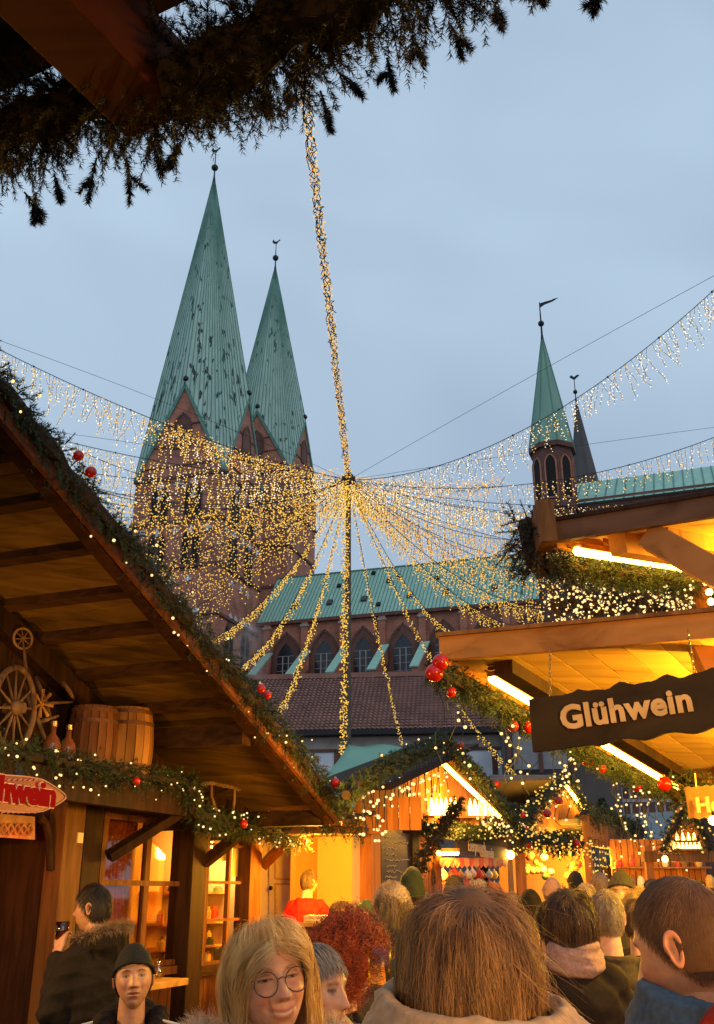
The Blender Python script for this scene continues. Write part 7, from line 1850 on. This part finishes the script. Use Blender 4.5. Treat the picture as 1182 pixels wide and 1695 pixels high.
# fur of her coat
def fur_on(pi, N, L, col, wd=.0016, zmin=None, name='fur'):
    me = pi['coat'].data; n = len(me.vertices); co = np.empty(n * 3, dtype=np.float32); me.vertices.foreach_get('co', co); co = co.reshape(-1, 3) + np.array(ORIG[pi['coat']]); nr = np.empty(n * 3, dtype=np.float32); me.vertices.foreach_get('normal', nr); nr = nr.reshape(-1, 3)
    idx = np.where(co[:, 2] > (zmin if zmin is not None else -9))[0]; r = pi['rng']; ii = r.choice(idx, N); q = co[ii] + r.normal(0, .004, (N, 3)); nn = nr[ii]
    cl = r.normal(0, 1, (200, 3)); key = (np.floor(q * 22).astype(int) @ np.array([7, 13, 29])) % 200
    fb = MB(); strands(fb, q, unit(nn + r.normal(0, .35, (N, 3)) + cl[key] * .35 + np.array([0, 0, -.25])), nn, r.uniform(L * .5, L, N), wd, lambda p, d, tt: d + np.array([0, 0, -.22]) + r.normal(0, .08, d.shape), 4, rng=r)
    return fb.build(name, hair_mat(name + '_hair', col, tuple(x * .6 for x in col), .7), pi['coat'], kind='stuff')
fur_on(bw, 40000, .030, (.72, .52, .34), .0009, zmin=1.05)
# woman seen from behind, brown hair
hw = person('woman seen from behind with big windblown brown hair and a beige coat collar', 772, 1466, 1.76, 4, 'bob', ((.34, .18, .07), (.13, .065, .028)), (.50, .34, .22), 'coat', female=True, near=2, head_yaw=6, head_pitch=-4, hs=1.0, extra_top=.012, collar='high', seed=12)
def collar_ring(pi, r, dz, th, mt, fur=None, lift=.03, name='collar', flare=1.0, N=9000, L=.035):
    n_ = pi['HC'] + UP * dz - pi['fwd'] * .03; s_ = MB()
    for k, (rr_, zz_, tt_) in enumerate(((1.0, 0, 1.0), (1.12 * flare, -.05, 1.15), (.95, .03, .7))):
        s_.tube([n_ + pi['rt'] * math.cos(a) * r * rr_ + pi['fwd'] * math.sin(a) * r * rr_ * .9 + UP * (zz_ - lift * math.sin(a)) for a in np.linspace(0, 2 * math.pi, 33)], th * tt_, 10, cap=False)
    o = remesh(s_, name, mt, pi['t'], .009, 3, disp=wrinkle(77, .010, 1.2))
    if fur:
        q_ = dict(pi); q_['coat'] = o; fur_on(q_, N * 2, L, fur, .0008, name='collar_fur')
    return o
collar_ring(hw, .148, -.080, .034, cloth('beige_wool', (.52, .36, .23), scale=50), lift=-.02)
collar_ring(bw, .165, -.15, .055, fur_m, (.74, .54, .36), lift=.01, N=16000)
# boy/man on the right with cropped hair
by = person('young man with cropped brown hair facing left, in a blue and red scarf', 1124, 1438, 1.92, 60, 'crop', ((.22, .11, .045), (.11, .05, .02)), (.05, .06, .08), 'jacket', near=3, head_yaw=48, head_pitch=-16, hs=1.0, extra_top=.012, seed=13, scarf=(.13, .17, .20))
n_ = by['neck']; s_ = MB()
s_.tube([n_ + by['rt'] * x + by['fwd'] * y + UP * z for x, y, z in ((-.02, -.22, .10), (-.10, -.18, .11), (-.155, -.10, .10), (-.185, -.05, .04), (-.20, -.03, -.04), (-.20, -.02, -.12))], [.05, .055, .055, .05, .05, .05], 12)
remesh(s_, 'scarf_end', cloth('red_scarf', (.42, .03, .015), scale=90), by['t'], .009, 2, disp=wrinkle(5, .012, 1.5))
collar_ring(by, .115, -.135, .045, cloth('blue_grey_scarf', (.10, .15, .20), scale=80), lift=-.03, name='scarf_fold')
# boy with a cap, facing the camera
bc = person('young man in a dark knit cap and black hooded jacket, looking at the viewer', 226, 1556, 4.5, 186, 'crop', ((.05, .025, .012), (.02, .01, .006)), (0.011, 0.009, 0.008), 'jacket', hat='beanie', hat_col=(.020, .021, .017), near=3, head_yaw=192, head_pitch=6, tilt=4, extra_top=.025, seed=14, hood=True, skin='skin_tan')
for sd in (-1, 1):
    a = bc['sh'][sd]; MB().tube([a + bc['rt'] * sd * (-.045) + UP * .072 + bc['fwd'] * .045, a + bc['rt'] * sd * .03 + UP * .055 + bc['fwd'] * .055, a + bc['rt'] * sd * .085 + UP * -.01 + bc['fwd'] * .05, a + bc['rt'] * sd * .11 - UP * .12 + bc['fwd'] * .055], .006, 6).build('sleeve_stripe', mat('white_piping', (.75, .7, .62), scale=20) if sd < 0 else bpy.data.materials['white_piping'], bc['t'])
# man drinking, profile left
md = person('man in a black fur-hooded parka drinking by the hut post', 158, 1463, 5.6, 66, 'short', ((.03, .018, .010), (.012, .008, .006)), (0.017, 0.012, 0.008), 'coat', near=1, head_yaw=78, head_pitch=-2, hood=True, hood_fur=(.30, .20, .11), seed=15, build_w=1.12, skin='skin_tan',
            arms={-1: ((.04, .05, -.25), (-.10, .07, .25))})
w_ = md['wr'][-1]; cup = thing('glass_mug', 'small glass mug held to the mouth of the man in the black parka', 'mug', tuple(w_ + md['fwd'] * .06 + UP * .08))
MB().lathe([(.001, 0), (.03, 0), (.036, .09), (.033, .09), (.028, .008), (.001, .008)], w_ + md['fwd'] * .035 + md['rt'] * .05 + UP * .075, 14).build('mug_body', glass_mat('mug_glass', (.55, .38, .25), .10), cup, smooth=True)
# middle ------------------------------------------------
person('grey haired man in profile just behind the blonde woman', 522, 1550, 3.0, 235, 'short', ((.34, .29, .23), (.18, .15, .12)), (0.022, 0.018, 0.013), 'coat', near=1, head_yaw=238, seed=16, extra_top=.02)
cw = person('woman with a mass of curly auburn hair and a black coat with gold trim', 576, 1503, 3.75, -40, 'curly', ((.42, .075, .018), (.17, .026, .008)), (0.015, 0.013, 0.010), 'coat', female=True, near=1, head_yaw=-62, seed=17, extra_top=.055)
n_ = cw['neck']; MB().tube([n_ + cw['rt'] * x + cw['fwd'] * y + UP * z for x, y, z in ((-.10, -.09, .04), (.0, -.125, .035), (.10, -.10, .0), (.17, -.10, -.05), (.24, -.06, -.13))], [.014, .02, .02, .018, .014], 8).build('gold_trim', mat('gold_trim', (.62, .45, .18), rough=.4, scale=30), cw['t'], smooth=True)
mugt = thing('glass_mug', 'empty glass mug held up beside the curly haired woman', 'mug', tuple(P(628, 1610, 3.0)))
MB().lathe([(.001, 0), (.03, 0), (.036, .10), (.033, .10), (.028, .008), (.001, .008)], P(628, 1632, 3.0), 14).build('mug_body', glass_mat('mug_glass_b', (.95, .85, .6), .04, .3), mugt, smooth=True)
olive = person('guest in a shiny olive jacket, back turned, below the curly haired woman', 578, 1625, 2.45, 10, 'short', ((.2, .12, .05), (.1, .05, .02)), mat('olive_shell', (.30, .27, .10), (.20, .18, .07), rough=.35, scale=12), 'jacket', near=0, seed=18, extra_top=.01, hood=True) if False else None
person('woman in a cream fur hat and dark coat, in profile by the menu board', 648, 1460, 6.6, 60, 'bob', ((.3, .2, .1), (.15, .1, .05)), (.035, .04, .04), 'coat', hat='fur_hat', hat_col=(.66, .50, .34), female=True, near=1, head_yaw=70, seed=19, extra_top=.055, scarf=(.06, .05, .04))
person('person in a pointed dark green knit hat and scarf, under the menu board', 681, 1438, 7.4, 15, 'short', ((.05, .03, .02), (.02, .01, .01)), (.05, .045, .035), 'coat', hat='tall_beanie', hat_col=(.06, .075, .035), near=0, seed=20, extra_top=.04, scarf=(.16, .15, .12))
person('person in a flat black hat, only the hat shows above the big brown hair', 752, 1447, 8.2, 5, 'short', ((.04, .03, .02), (.02, .015, .01)), (0.022, 0.018, 0.013), 'coat', hat='beanie', hat_col=(.03, .025, .02), near=0, seed=21, extra_top=.02)
person('person in a black knit hat and black coat, right of the big brown hair', 876, 1470, 7.0, 0, 'short', ((.02, .015, .01), (.01, .008, .006)), (0.017, 0.011, 0.008), 'coat', hat='beanie', hat_col=(.02, .016, .014), near=1, seed=22, extra_top=.022, build_w=1.0, collar='high')
person('dark haired woman with a pinkish scarf and black coat, seen from behind', 940, 1466, 4.6, -8, 'bob', ((.10, .05, .022), (.04, .02, .010)), (0.018, 0.011, 0.007), 'coat', female=True, near=1, head_yaw=-14, seed=23, extra_top=.02, scarf=(.36, .22, .19), build_w=1.08)
person('grey haired man in a quilted olive jacket, seen from behind', 1000, 1465, 4.9, -6, 'short', ((.36, .27, .17), (.20, .14, .08)), (.060, .045, .026), 'jacket', near=1, head_yaw=-12, seed=24, extra_top=.02, quilted=True, build_w=1.08)
person('man in a dark grey knit hat facing the viewer, behind the quilted jacket', 1026, 1438, 6.6, 190, 'short', ((.1, .08, .06), (.05, .04, .03)), (.05, .045, .04), 'coat', hat='beanie', hat_col=(.07, .07, .055), near=1, smile=.6, head_yaw=158, seed=25, extra_top=.025)
person('man in a bright red sweater standing behind the serving counter, turned away', 512, 1438, 10.9, -28, 'short', ((.10, .06, .035), (.04, .025, .015)), (.62, .012, .008), 'sweater', near=1, head_yaw=-48, seed=26, base_z=.18, extra_top=.01, arms={1: ((.10, .10, -.22), (-.06, .20, .02)), -1: ((.12, .02, -.25), (-.05, .18, -.02))}, build_w=1.12)
# far heads ------------------------------------------------
far = [(905, 1488, 6.2, 10, 'short', (.08, .05, .03), 'beanie', (.02, .018, .016), 'person in a black hat between the black knit hat and the pinkish scarf'),
       (1052, 1482, 5.7, -10, 'short', (.14, .08, .04), None, None, 'brown haired person in a dark coat right of the quilted jacket'),
       (838, 1492, 6.6, 15, 'bob', (.16, .08, .035), None, None, 'brown haired woman in a dark coat beside the orange hatch'),
       (614, 1508, 5.0, 25, 'short', (.05, .03, .02), 'beanie', (.03, .03, .03), 'person in a dark hat between the curly hair and the cream fur hat'),
       (702, 1474, 7.6, -20, 'short', (.30, .22, .15), None, None, 'grey blond person in front of the menu board post'),
       (862, 1506, 5.3, -12, 'short', (.06, .035, .02), None, None, 'dark haired man in a dark coat, half hidden by the big brown hair'),
       (566, 1490, 8.6, 190, 'bob', (.30, .18, .09), None, None, 'person with light brown hair at the serving counter, beside the man in red'),
       (792, 1453, 9.6, 20, 'short', (.45, .33, .2), 'beanie', (.45, .36, .25), 'person in a pale knit hat in front of the orange hatch'),
       (818, 1458, 10.2, -20, 'short', (.25, .12, .05), 'beanie', (.55, .18, .07), 'person in an orange knit hat in front of the orange hatch'),
       (846, 1476, 9.0, 30, 'bob', (.40, .22, .10), None, None, 'fair haired person beside the black knit hat'),
       (912, 1451, 9.4, 10, 'short', (.50, .30, .20), 'beanie', (.52, .30, .22), 'person in a pinkish knit hat behind the pinkish scarf woman'),
       (951, 1441, 11.5, 0, 'short', (.05, .04, .03), 'cap', (.03, .025, .02), 'person in a small black cap far back by the garlanded stall'),
       (968, 1458, 7.6, -10, 'short', (.55, .42, .26), None, None, 'white haired person between the dark haired woman and the quilted jacket'),
       (990, 1441, 9.8, 15, 'short', (.45, .30, .18), None, None, 'fair haired person just left of the grey knit hat man'),
       (1078, 1452, 9.0, 170, 'short', (.20, .12, .06), None, None, 'person facing the viewer far back, left of the cropped haired young man'),
       (604, 1487, 9.3, 150, 'short', (.12, .07, .03), 'beanie', (.10, .16, .07), 'person in a green knit hat waiting at the serving counter'),
       (1060, 1470, 6.0, 20, 'bob', (.55, .36, .14), None, None, 'blond person partly hidden behind the cropped haired young man')]
for i, (x, y, Y, yw, hr, hcol, ht, hcl, lb) in enumerate(far):
    person(lb, x, y, Y, yw, hr, (hcol, tuple(q * .5 for q in hcol)), [(.025, .018, .014), (.05, .028, .016), (.02, .022, .026), (.06, .042, .026)][i % 4], 'coat', hat=ht, hat_col=hcl or (.03, .03, .03), near=0 if Y > 6.5 else 1, seed=100 + i, extra_top=.025 if ht else .015, female=(hr == 'bob'))

# thin steam rising from the kitchens before the tower base
sm_ = bpy.data.materials.new('kitchen_steam'); sm_.use_nodes = True; n = sm_.node_tree; n.nodes.clear()
o_ = n.nodes.new('ShaderNodeOutputMaterial'); pv = n.nodes.new('ShaderNodeVolumePrincipled'); pv.inputs['Color'].default_value = (.9, .9, .92, 1)
tc_ = n.nodes.new('ShaderNodeTexCoord'); nn_ = n.nodes.new('ShaderNodeTexNoise'); nn_.inputs['Scale'].default_value = 1.6; nn_.inputs['Detail'].default_value = 5; nn_.inputs['Distortion'].default_value = 1.2
mr_ = n.nodes.new('ShaderNodeMapRange'); mr_.inputs[1].default_value = .46; mr_.inputs[2].default_value = .72; mr_.inputs[3].default_value = 0; mr_.inputs[4].default_value = 1.1
n.links.new(tc_.outputs['Object'], nn_.inputs['Vector']); n.links.new(nn_.outputs[0], mr_.inputs[0]); gr = n.nodes.new('ShaderNodeTexGradient'); gr.gradient_type = 'SPHERICAL'; mm = n.nodes.new('ShaderNodeMapping'); mm.inputs['Location'].default_value = (0, 0, 0)
sb = n.nodes.new('ShaderNodeVectorMath'); sb.operation = 'SUBTRACT'; q0_ = P(414, 1075, 30); sb.inputs[1].default_value = tuple(q0_); dv = n.nodes.new('ShaderNodeVectorMath'); dv.operation = 'DIVIDE'; dv.inputs[1].default_value = (.75, .75, 1.25)
n.links.new(tc_.outputs['Object'], sb.inputs[0]); n.links.new(sb.outputs[0], dv.inputs[0]); n.links.new(dv.outputs[0], gr.inputs[0])
ml_ = n.nodes.new('ShaderNodeMath'); ml_.operation = 'MULTIPLY'; n.links.new(mr_.outputs[0], ml_.inputs[0]); n.links.new(gr.outputs['Fac'], ml_.inputs[1]); ml2 = n.nodes.new('ShaderNodeMath'); ml2.operation = 'MULTIPLY'; ml2.inputs[1].default_value = 2.2
n.links.new(ml_.outputs[0], ml2.inputs[0]); n.links.new(ml2.outputs[0], pv.inputs['Density']); n.links.new(pv.outputs[0], o_.inputs['Volume'])
q = P(414, 1075, 30)
st_ = MB().ball(q, 1.0, 20, 14, sc=(.75, .75, 1.25)).build('steam', sm_, None, smooth=True); st_['kind'] = 'stuff'
